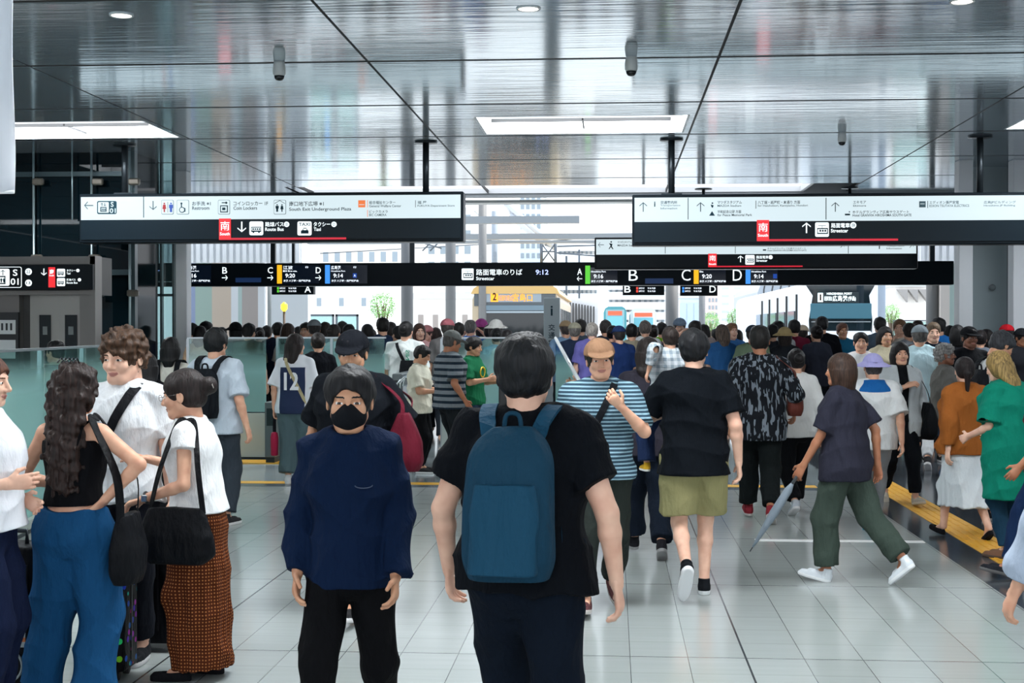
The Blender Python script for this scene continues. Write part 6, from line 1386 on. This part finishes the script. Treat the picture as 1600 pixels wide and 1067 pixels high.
# orange sweater woman
D = 11.7
person('person in rust orange sweater, white skirt and black pumps on the yellow strip', 1508, D, Hof(553, D), 18, dict(pose=WL, fem=True, build=1.2, fl=(-.09, .22, .09), fr=(.1, -.24, .13), head=(-20, 0, 0)), dict(c='9a5a28', sleeve=1.85, hem=.80, loose=.04, name='sweater'), dict(kind='skirt', c='d3dade', hem=.32, flare=.02, pleat=.003), ('pony', '211a1b', dict(len=.2)), 'p', ('121317', '121317', 'pump'), hi=1)
D = 12.7
wt = person('man with short greying hair in a white t-shirt looking down, facing right', 1552, D, Hof(514, D), 292, dict(pose=ST, build=1.0, lean=.05, head=(0, -28, 0), wr=(.2, .24, 1.1), wl=(-.2, .24, 1.1)), dict(c='d9dcde', sleeve=.8, hem=.82, loose=.03), dict(c='20242c'), ('short', '3a3d42'), 'm', hi=1)
backpack(wt, 'black backpack worn by the man in the white t-shirt at the right', '14161b', w=.14, zt=1.36, zb=.98, d=.12)
D = 10.7
person('woman in a loose green dress with long fair hair, bending at the right edge', 1584, D, Hof(545, D), 40, dict(pose=ST, fem=True, build=1.2, lean=.16, head=(0, -15, 0), wl=(-.2, .28, 1.0), wr=(.2, .28, 1.0)), dict(c='0d7a64', sleeve=.9, hem=.50, loose=.045, e=.03, a=.1, name='dress', ridge=.014), dict(c='1c3a50', w=.0), ('long', '9a7f4c', dict(len=.24)), 'p', ('7a5a48', '4a3a30'), hi=1)
D = 9.7
rd = person('person in a dark red top and dark blue jeans at the right edge', 1640, D, Hof(548, D), 75, dict(pose=WR, fem=True, build=1.1, wl=(-.24, .2, .9)), dict(c='54222d', sleeve=.8, hem=.82, loose=.03), dict(c='16294a', w=.02), ('short', '1c1718'), 'd', ('24262c', '5a5a5a'), hi=1)
shoulder_bag(rd, 'tan shoulder bag of the person in the dark red top', 'a98250', -1, .93, (.05, .13, .08), .04, .28)
D = 14.6
person('woman with short grey curls in a grey top, facing right, behind the orange sweater', 1476, D, Hof(534, D), 268, dict(pose=ST, fem=True, build=1.05, head=(0, 4, 0), wr=(.18, .26, 1.12)), dict(c='63625f', sleeve=.95, hem=.80, loose=.03), dict(c='33475f'), ('curly', '868583', dict(t=.012)), 'v', hi=1)
D = 17.5
person('person seen from behind in a pale aqua t-shirt and grey cap behind the grey cardigan', 1437, D, Hof(505, D) - .0, 350, dict(pose=WL, build=1.15, wr=(.32, .1, .95)), dict(c='bfdbe3', sleeve=.85, hem=.82, loose=.035), dict(c='c3c6c8'), ('short', '5c5a58'), 'l', hi=1, cap=('cap', '7c868c'))
D = 18.5
person('person facing us with short fair hair and dark t-shirt, left of the white pillar', 1458, D, Hof(502, D), 178, dict(pose=ST), dict(c='151d29', hem=.82), dict(c='1e232b'), ('short', '6e5c4a'), 'p', hi=1)
D = 21.5
person('fair haired woman in profile holding a hand to her cheek, right of the dark tram', 1406, D, Hof(497, D), 160, dict(pose=ST, fem=True, wr=(.06, .16, 1.44), pr=(1, 0, -1)), dict(c='c9c5bd', sleeve=.7, hem=.85), dict(c='4a5566'), ('pony', '7a5a40'), 'p', hi=1)
D = 17.0
person('man in a black cap and black t-shirt facing us, beside the white pillar', 1514, D, Hof(509, D), 195, dict(pose=ST), dict(c='121418', hem=.82), dict(c='22262c'), ('short', '171415'), 'v', hi=1, cap=('cap', '101216'))
D = 4.9
person('person at the right edge, only a pale blue sleeve and hand in view', 1750, D, 1.62, 5, dict(pose=WR, wl=(-.34, .12, .83), build=1.05), dict(c='aebccf', sleeve=1.8, hem=.8, loose=.05), dict(c='2a3038'), ('short', '1c1718'), 'l', hi=1)
# jersey woman
def jersey(m, n, l, b):
    t = n.new('ShaderNodeTexCoord'); s = n.new('ShaderNodeSeparateXYZ'); l.new(t.outputs['Object'], s.inputs[0])
    a = math_node(n, l, 'LESS_THAN', math_node(n, l, 'ABSOLUTE', s.outputs['X']), .145); c = math_node(n, l, 'LESS_THAN', s.outputs['Z'], 1.325); d = math_node(n, l, 'LESS_THAN', s.outputs['Y'], .0)
    f = math_node(n, l, 'MULTIPLY', math_node(n, l, 'MULTIPLY', a, c), d); mix_pattern(n, l, b, f, 'dde0e6', '13254a')
D = 15.3
je = person('woman seen from behind in a white and navy jersey with number 12', 462, D, Hof(519, D), -4, dict(pose=ST, fem=True, build=1.12, head=(-25, 0, 0), wl=(-.25, .0, .86)), dict(m=mat('jersey_cloth', 'dde0e6', .8, setup=jersey), c='', sleeve=.95, hem=.80, loose=.03, name='jersey', ridge=.004), dict(c='55696e', w=.045, e=.02), ('long', '241b1a', dict(len=.26)), 'l', ('dfe1e2', 'e8e8e8'), hi=1)
V, P, x0, x1, y0, y1 = text_geo('12', .03); q = MB(); r_ = RIGS[je.name][0]
q.add([((v.x - (x0 + x1) / 2) / (x1 - x0) * .17, -.172 - .0, 1.07 + (v.y - y0) / (y1 - y0) * .20) for v in V], P); q.build('number', mat('number_white', 'e6e8ec', .7), je)
crossbody(je, 'beige strap across the back of the number 12 jersey', 'b3a681', 1, None, .035, .05, name='bag_strap')
e, r_ = fol(je, 'bottle_holder', 'pink bottle holder on a black strap beside the number 12 jersey', 'bottle holder'); h0 = r_.wr[-1] + nv(r_.wr[-1] - r_.el[-1]) * .09
m = MB(); ribbon(m, [h0 + [0, 0, .02], h0 + [0, 0, -.20]], [(0, -1, 0)] * 2, .04); m.build('strap', cloth('15161a'), e); MB().lathe([(.03, -.46), (.042, -.45), (.045, -.25), (.035, -.20), (.02, -.19)], tuple(h0), 20).build('pouch', cloth('a82848', .6), e)
D = 17.2
person('person in a black top with pinned up hair, right of the number 12 jersey', 497, D, Hof(518, D), 10, dict(pose=ST, fem=True, build=1.1), dict(c='12141a', sleeve=.9, hem=.8), dict(c='2b3036'), ('bun', '241f1d'), 'l', hi=1)
# cap man behind the navy man
D = 8.3
bc = person('man in a black cap and black t-shirt facing us behind the man in navy', 553, D, Hof(510, D), 172, dict(pose=WL, build=1.15, wr=(.26, .1, .95), wl=(-.30, .16, 1.0), head=(6, -8, 0)), dict(c='0f1319', sleeve=.8, hem=.8, loose=.03), dict(c='111317'), ('short', '18191c'), 'm', hi=2, cap=('cap', '12151b'))
shoulder_bag(bc, 'maroon bag carried by the man in the black cap', '5a1424', -1, 1.06, (.11, .08, .17), .10, .34, name='duffel_bag')
D = 16.6
person('man in a cream shirt and black trousers at the gates, looking down to the right', 655, D, Hof(538, D), 262, dict(pose=ST, build=1.05, head=(0, -20, 0), wr=(.16, .3, 1.1), wl=(-.16, .3, 1.1)), dict(c='d4d2c0', sleeve=.8, hem=.8, loose=.03), dict(c='0f1114'), ('short', '181719'), 'm', hi=1)
D = 16.1
gs_ = person('man in a grey cap and grey and navy broad striped t-shirt at the gates', 703, D, Hof(515, D), 305, dict(pose=ST, build=1.12, head=(0, -12, 0), wr=(.26, .06, .9), fl=(-.12, .1, .085), fr=(.1, -.05, .085)), dict(c='747c82', sleeve=.85, hem=.80, loose=.03, pat=('stripe', '1d2a36', .075)), dict(c='1b2024', w=.015), ('short', '55524f'), 'd', ('16181b', 'd0d0d0'), hi=1, cap=('cap', '6a6d6b'))
D = 17.7
gb = person('boy in a green t-shirt with a yellow round print, facing right', 738, D, Hof(525, D), 250, dict(pose=ST, build=1.0, head=(0, -8, 0), wr=(.15, .3, 1.15), wl=(-.15, .3, 1.1)), dict(c='175f3e', sleeve=.85, hem=.8, loose=.03), dict(c='2c3f52'), ('short', '1a1718', dict(t=.022)), 'm', hi=1)
r_ = RIGS[gb.name][0]; P = [torso_surf(r_, .03 + .06 * math.cos(a), 1.24 + .065 * math.sin(a), True, .045) for a in np.linspace(0, 2 * PI, 15)[:-1]]; m = MB(); m.tube(P, .011, 6, closed=True); m.build('print', mat('print_yellow', 'd9b82e', .6), gb)
D = 13.4
wb = person('woman seen from behind with straight black hair, cream t-shirt and pale jeans', 267, D, Hof(524, D), 0, dict(pose=ST, fem=True, build=1.0), dict(c='cfccc2', sleeve=.8, hem=.93, loose=.02), dict(c='a3adb2', w=.03), ('long', '0f0f12', dict(len=.17)), 'l', ('d8d8d8', 'e6e6e6'), hi=1)
backpack(wb, 'small black backpack worn low by the woman with straight black hair', '0f1116', w=.12, zt=1.10, zb=.84, d=.12)
D = 12.0
lb = person('person seen from behind in pale blue t-shirt with black backpack, at the left', 337, D, Hof(511, D), -14, dict(pose=ST, build=1.12, wr=(.3, .0, .86)), dict(c='b7c4d0', sleeve=.9, hem=.8, loose=.03), dict(c='343c44', w=.02), ('short', '171a1d', dict(t=.022)), 'l', hi=1)
backpack(lb, 'black backpack of the man in the pale blue t-shirt', '14181d', w=.15, zt=1.36, zb=.94, d=.14)
D = 14.2
person('person walking left in a beige and black striped shirt behind the glass railing', 92, D, Hof(528, D), 68, dict(pose=WL, lean=.06, wl=(-.24, .24, 1.0)), dict(c='b5a88c', sleeve=.9, hem=.82, pat=('stripe', '17181b', .16), loose=.03), dict(c='1c1e22'), ('short', '121214'), 'l', hi=1)
D = 11.0
person('woman in black with long black hair partly hidden behind the curly haired young man', 230, D, Hof(550, D), 10, dict(pose=ST, fem=True, build=1.1), dict(c='101217', sleeve=1.8, hem=.7), dict(c='121418'), ('long', '121114', dict(len=.2)), 'l', hi=1)

# a few of the crowd stand out and are modelled separately
D = 19.0
wg = person('person seen from behind in a white t-shirt with green lettering and a black sling bag', 634, D, Hof(500, D), -8, dict(pose=ST, build=1.15), dict(c='d6dcda', sleeve=.95, hem=.8, loose=.035), dict(c='2a2f36'), ('bun', '1c1a1b'), 'l', hi=1)
V, P, x0, x1, y0, y1 = text_geo('SINCE', .02); q = MB(); q.add([(.10 + (v.y - y0) * -.07, -.175, 1.34 - (v.x - x0) / (x1 - x0) * .24) for v in V], P); q.build('lettering', mat('print_green', '2f9c7a', .6), wg)
crossbody(wg, 'black sling bag on the back of the white t-shirt with green lettering', '15171b', 1, (.08, -.2, 1.12, .12, .04, .09), .04, .05, name='sling_bag')
D = 23.0
tm = person('tall man in black seen from behind right in front of the dark tram', 1284, D, Hof(493, D), 3, dict(pose=ST, build=1.1), dict(c='0d0f14', sleeve=.9, hem=.8, loose=.03), dict(c='14161a'), ('short', '141316'), 'l', hi=1)

# ================================================================ THE CROWD AT THE PLATFORMS
def proto(kind):
    b = dict(ms=(dict(pose=ST), ('short', '18171a')), mw=(dict(pose=WL, build=1.1), ('short', '18171a')), fl=(dict(pose=ST, fem=True, build=1.05), ('long', '1d1718', dict(len=.18))), fb=(dict(pose=ST, fem=True, build=1.05), ('bun', '1d1718')), fo=(dict(pose=WR, fem=True), ('bob', '241c1b')),
        cap=(dict(pose=ST, build=1.05), ('short', '4a4745')), hat=(dict(pose=ST, fem=True, build=1.05), ('bob', '3a302c')), up=(dict(pose=ST, wl=(-.12, .30, 1.52), wr=(.12, .30, 1.52), pl=(-1, 0, -.6), pr=(1, 0, -.6)), ('short', '2b2a2b')))[kind]
    return person('x', 900, 50, 1.72, 0, b[0], dict(c='777777', sleeve=.85, hem=.8, loose=.03), dict(c='23282f'), b[1], 'l', None, hi=0, cap=('cap', '888888') if kind == 'cap' else (('hat', 'cccccc') if kind == 'hat' else None))
PROTO = {k: proto(k) for k in ('ms', 'mw', 'fl', 'fb', 'fo', 'cap', 'hat', 'up')}
_first = set()
TAKEN = [(o.location.x, o.location.y) for _, o, _s in RIGS.values() if o.location.y < 45]
OBST = [(at(a, 500, c).x, at(b, 500, c).x, c) for a, b, c in ((274, 292, 22.75), (1498, 1520, 22.15), (1583, 1612, 22.15))]
def crowd(px, ytop, face, kind, top, hairc, label, skin='l', capc=None, D=None, bot=None):
    if D is None:
        D0 = 20.6 + (px * 7.3 % 3.1) + max(0, ytop - 506) * .12; lim = 21.3 if px > 1490 else (24.3 if ytop < 503 else 26.5)
        best = None
        for k in range(70):
            d_ = (18.2 if px > 1490 else 19.4) + k * .12
            if d_ > lim: break
            q = at(px, 515, d_); cl = min([math.hypot(q.x - u[0], d_ - u[1]) for u in TAKEN] + [9])
            if any(abs(d_ - oy) < .6 and ox0 - .3 < q.x < ox1 + .3 for ox0, ox1, oy in OBST): cl = 0
            sc_ = min(cl, .56) * 20 - abs(d_ - D0) * .3
            if best is None or sc_ > best[0]: best = (sc_, d_)
        D = best[1]
    TAKEN.append((at(px, 515, D).x, D))
    H = Hof(ytop, D); src = PROTO[kind]
    if kind not in _first: o = src; _first.add(kind)
    else: o = copy_tree(src)
    s = H / 1.72; x = at(px, 515, D).x; o.location = (x, D, -RIGS[src.name][0].drop * s); o.rotation_euler = (0, 0, math.radians(face)); o.scale = (s, s, s); o['label'] = person_words(label); o['group'] = 'crowd waiting at the platforms'
    for ch in o.children:
        def setm(i, m): ch.material_slots[i].link = 'OBJECT'; ch.material_slots[i].material = m
        nm = ch.name.split('.')[0]
        if nm == 'body': setm(0, skinmat(SK[skin]))
        elif nm == 'shirt': setm(0, cloth(top))
        elif nm == 'hair': setm(0, hairmat(hairc))
        elif nm in ('cap', 'sun_hat') and capc: setm(0, cloth(capc))
        elif nm == 'trousers' and bot: setm(0, cloth(bot))
    return o
CR = [
 (301, 503, 20, 'ms', 'c8b89c', '151416', 'person in a beige top seen just right of the white pillar'),
 (313, 507, 0, 'fl', 'c9a98c', '1a1516', 'long haired person in a tan top in the left crowd, second from the white pillar'),
 (322, 500, 340, 'ms', '50544a', '151416', 'dark haired person in olive grey, third from the white pillar in the left crowd'),
 (346, 508, 10, 'mw', '8d86b8', '19171a', 'person in a lavender top behind the man with the black backpack'),
 (368, 502, 30, 'hat', '2a2d33', '17161a', 'person in a black hat in the left crowd before the beige column', 'l', '17181b'),
 (389, 503, 350, 'ms', '3f4237', '1c1a1a', 'short haired man in a dark olive shirt, alone left of the grey thin column'),
 (405, 510, 20, 'fb', '4a5560', '241d1b', 'person with pinned up hair under the letter C'),
 (417, 507, 0, 'ms', 'b8bcc0', '2a2624', 'person in a pale grey shirt under the letter A board, first from its left end'),
 (434, 500, 5, 'mw', '141d2e', '151416', 'broad man in a navy shirt under the letter A board beside the yellow beacon'),
 (450, 503, 330, 'fl', 'ccc3ba', '3a2a22', 'person in a cream top just right of the yellow beacon'),
 (467, 507, 350, 'fo', '30363e', '1c1819', 'person with a dark bob behind the head of the woman in the jersey'),
 (478, 502, 170, 'ms', 'cfd5da', '201c1a', 'person in a white shirt facing us right of the jersey woman'),
 (491, 498, 15, 'cap', '8a98a8', '3a3635', 'person in a grey cap and blue grey shirt above the woman with the hair clip', 'l', '8a8f94'),
 (508, 501, 10, 'fl', '3d4248', '26201e', 'long haired person in dark grey left of the black capped man'),
 (522, 505, 340, 'fb', 'c6cbd0', '2c2422', 'person in a white top with pinned up hair left of the black cap'),
 (535, 500, 10, 'ms', '5c6a74', '1b191a', 'short haired person in slate blue left of the black cap'),
 (545, 503, 350, 'mw', 'b0b4ba', '1a1819', 'person in pale grey just behind the black cap'),
 (574, 503, 30, 'fo', '23262c', '1a1819', 'person with a dark bob right of the black cap'),
 (598, 494, 20, 'ms', '23314a', '1e1b1a', 'man in a navy blue shirt under the green tree'),
 (611, 501, 0, 'fl', '6e2430', '221b1a', 'long haired person in a dark red top under the green tree'),
 (623, 507, 40, 'fb', '2d2f36', '1a1718', 'dark haired person left of the white t-shirt with green print'),
 (655, 502, 200, 'fo', 'd8a8a8', '5c4238', 'person in a pale pink top right of the white t-shirt with green print', 'p'),
 (667, 507, 160, 'cap', 'c06068', '55403a', 'person in a red top and pink cap left of the grey cap', 'p', 'c98888'),
 (681, 510, 10, 'fl', 'b48a90', '3a2c28', 'long haired person in a dusty pink top above the grey capped man'),
 (699, 497, 0, 'cap', '6d6a6a', '4a4340', 'person in a pinkish cap behind the grey capped man in stripes', 'l', 'b56a72'),
 (717, 502, 0, 'ms', '1f5fb8', '2b2725', 'short haired man in a blue shirt left of the one raising his arms', 'l'),
 (735, 498, 355, 'up', '1e68c8', '6a6765', 'man in a bright blue shirt raising both arms to take a picture', 'l'),
 (752, 497, 20, 'hat', 'c9ccd0', '3a302c', 'person in a magenta sun hat in front of the yellow roofed tram', 'l', 'a04888'),
 (765, 505, 0, 'ms', '3a72b0', '151416', 'dark haired person in a mid blue shirt between the magenta hat and the white hat'),
 (775, 498, 340, 'hat', 'cfd3d6', '55504c', 'person in a white sun hat in front of the yellow roofed tram', 'l', 'd8d6d2'),
 (776, 511, 15, 'fb', '8fb4c8', '141315', 'woman with black hair and pale blue top below the white sun hat'),
 (792, 513, 10, 'fl', 'cfd2d2', '1b1718', 'long haired person in a white top left of the nearest man'),
 (884, 500, 10, 'cap', '7a98b8', '4a4340', 'person in a tan cap and light blue shirt right of the totem', 'l', '9a8468'),
 (898, 503, 0, 'cap', '27324a', '7c7874', 'person in a pale cap and navy shirt right of the totem', 'l', 'a8a490'),
 (907, 497, 20, 'ms', '4c5866', '2a2726', 'short haired man in slate behind the pale cap right of the totem'),
 (925, 502, 0, 'ms', '6a66a8', 'b8b0a8', 'white haired man in a purple shirt above the tan capped man', 'p'),
 (946, 498, 0, 'ms', '2b3440', '3c3836', 'tall short haired man in dark blue in front of the teal tram'),
 (957, 507, 345, 'fb', '3a3d44', '1a1718', 'person with pinned up hair in dark grey, right of the teal tram'),
 (967, 508, 20, 'cap', '1a2d58', '2a2625', 'person in a navy cap and navy top right of the tan cap', 'l', '22345c'),
 (987, 504, 0, 'ms', '8d8672', '141315', 'black haired man in a khaki shirt under the orange display tram'),
 (1008, 499, 0, 'ms', 'd4d8da', '6c6560', 'person with greying hair in a white hooded top above the long haired woman in charcoal'),
 (1020, 506, 10, 'fb', '8a6e78', '2a2220', 'person in mauve with pinned up hair left of the thick platform column'),
 (1034, 502, 0, 'ms', '8ac832', '1c1a1a', 'person in a lime green top left of the thick platform column'),
 (1046, 506, 30, 'fo', '2a2e38', '17161a', 'person with a dark bob below the thick platform column'),
 (1062, 496, 180, 'cap', '17202e', '2a2625', 'man in a blue grey cap facing us above the carried child', 'p', '6d7d90'),
 (1086, 499, 15, 'up', 'b8a8a4', '221e1d', 'person with raised hands behind the head of the man in khaki shorts', 'p'),
 (1100, 505, 350, 'fl', '5a6068', '1e1a1b', 'long haired person in grey right of the head of the man in khaki shorts'),
 (1128, 505, 20, 'fl', '2c5c90', '6a5a50', 'grey brown haired woman in a blue top left of the tall print shirt man', 'p'),
 (1143, 503, 200, 'ms', '3a6ea8', '7c5a40', 'fair haired person in mid blue facing us left of the tall print shirt man', 'p'),
 (1152, 512, 330, 'fo', 'd5d8d8', '1a1718', 'dark haired woman in a white top just left of the print shirt'),
 (1207, 505, 0, 'ms', '2d3138', '1b191a', 'short haired man in black just right of the head of the print shirt man'),
 (1216, 498, 10, 'mw', 'c3c8cc', '171618', 'man in a pale grey shirt behind the straw hat'),
 (1226, 510, 10, 'hat', '24272c', '2a2220', 'person in a straw sun hat and black top right of the print shirt man', 'l', 'cdb280'),
 (1241, 498, 0, 'ms', '6a1f34', '151416', 'black haired person in a maroon top left of the dark tram front'),
 (1254, 507, 340, 'cap', 'b88438', '2a2625', 'person in an ochre top and beige cap left of the dark tram front', 'm', 'c9b8a0'),
 (1316, 503, 185, 'ms', '22688a', '6e4a3c', 'person facing us in a teal jacket in front of the dark tram', 'm'),
 (1345, 515, 175, 'mw', 'd8d9da', '131214', 'black haired person in white facing us above the lavender hat', 'l', None, 17.0),
 (1375, 494, 0, 'ms', '4a5a68', '222022', 'man in slate grey right of the dark tram, seen against the light'),
 (1383, 508, 190, 'fl', 'b0a890', '1c1819', 'long haired woman in a beige vest over white facing us right of the lavender hat', 'm', None, 18.5),
 (1421, 501, 0, 'mw', '8c9098', '2b2422', 'person in grey right of the fair haired woman in profile'),
 (1434, 499, 340, 'fb', '4a4548', '2e2421', 'person with reddish brown pinned up hair right of the fair haired woman'),
 (1446, 506, 180, 'ms', '8c5c4c', '1b191a', 'person in a brown top facing us left of the man in the dark t-shirt', 'm'),
 (1467, 495, 10, 'ms', '2878c8', '2b2a2c', 'person in a bright blue shirt behind the fair haired one in a dark t-shirt'),
 (1484, 507, 20, 'fl', 'd8c8d0', '17161a', 'long haired woman in a pale pink striped top left of the white pillar'),
 (1496, 504, 350, 'fo', '1c1d22', '141315', 'person in black with a bob close to the left of the white pillar', 'l', None, 19.0),
 (1541, 511, 30, 'fo', '8a6238', '1c1819', 'person in a light brown jacket between the two white pillars'),
 (1573, 506, 10, 'cap', '3a3d44', '1a1718', 'person in a bright red cap near the right edge', 'l', 'c8202c'),
 (1596, 512, 200, 'cap', '1b1d22', '1a1718', 'person in a black cap and black top at the right edge', 'd', '17191d'),
 (1532, 514, 345, 'fb', '5f6670', '1d1718', 'person with pinned up hair in slate right of the black capped man'),
 (1276, 507, 15, 'fb', '3b3f4c', '1d1718', 'person with pinned up hair left of the tall man at the dark tram'),
 (1176, 507, 340, 'cap', '5d6c58', '3a3635', 'person in a green grey shirt and dark cap left of the print shirt man', 'l', '3c4450'),
 (580, 512, 200, 'fl', 'c9a060', '2a2220', 'long haired person in an ochre top right of the black cap'),
 (707, 511, 340, 'fb', 'd0d2d2', '1d1718', 'person with pinned up hair in white right of the grey cap'),
 (1000, 510, 340, 'cap', '4d5560', '2a2625', 'person in a dark cap and grey top above the charcoal woman', 'l', '2c3038'),
 (1120, 512, 20, 'ms', '7c8088', '1b191a', 'short haired man in mid grey right of the khaki shorts'),
]
for c in CR: crowd(*c)
for k in PROTO:
    if k not in _first: print('UNUSED', k)
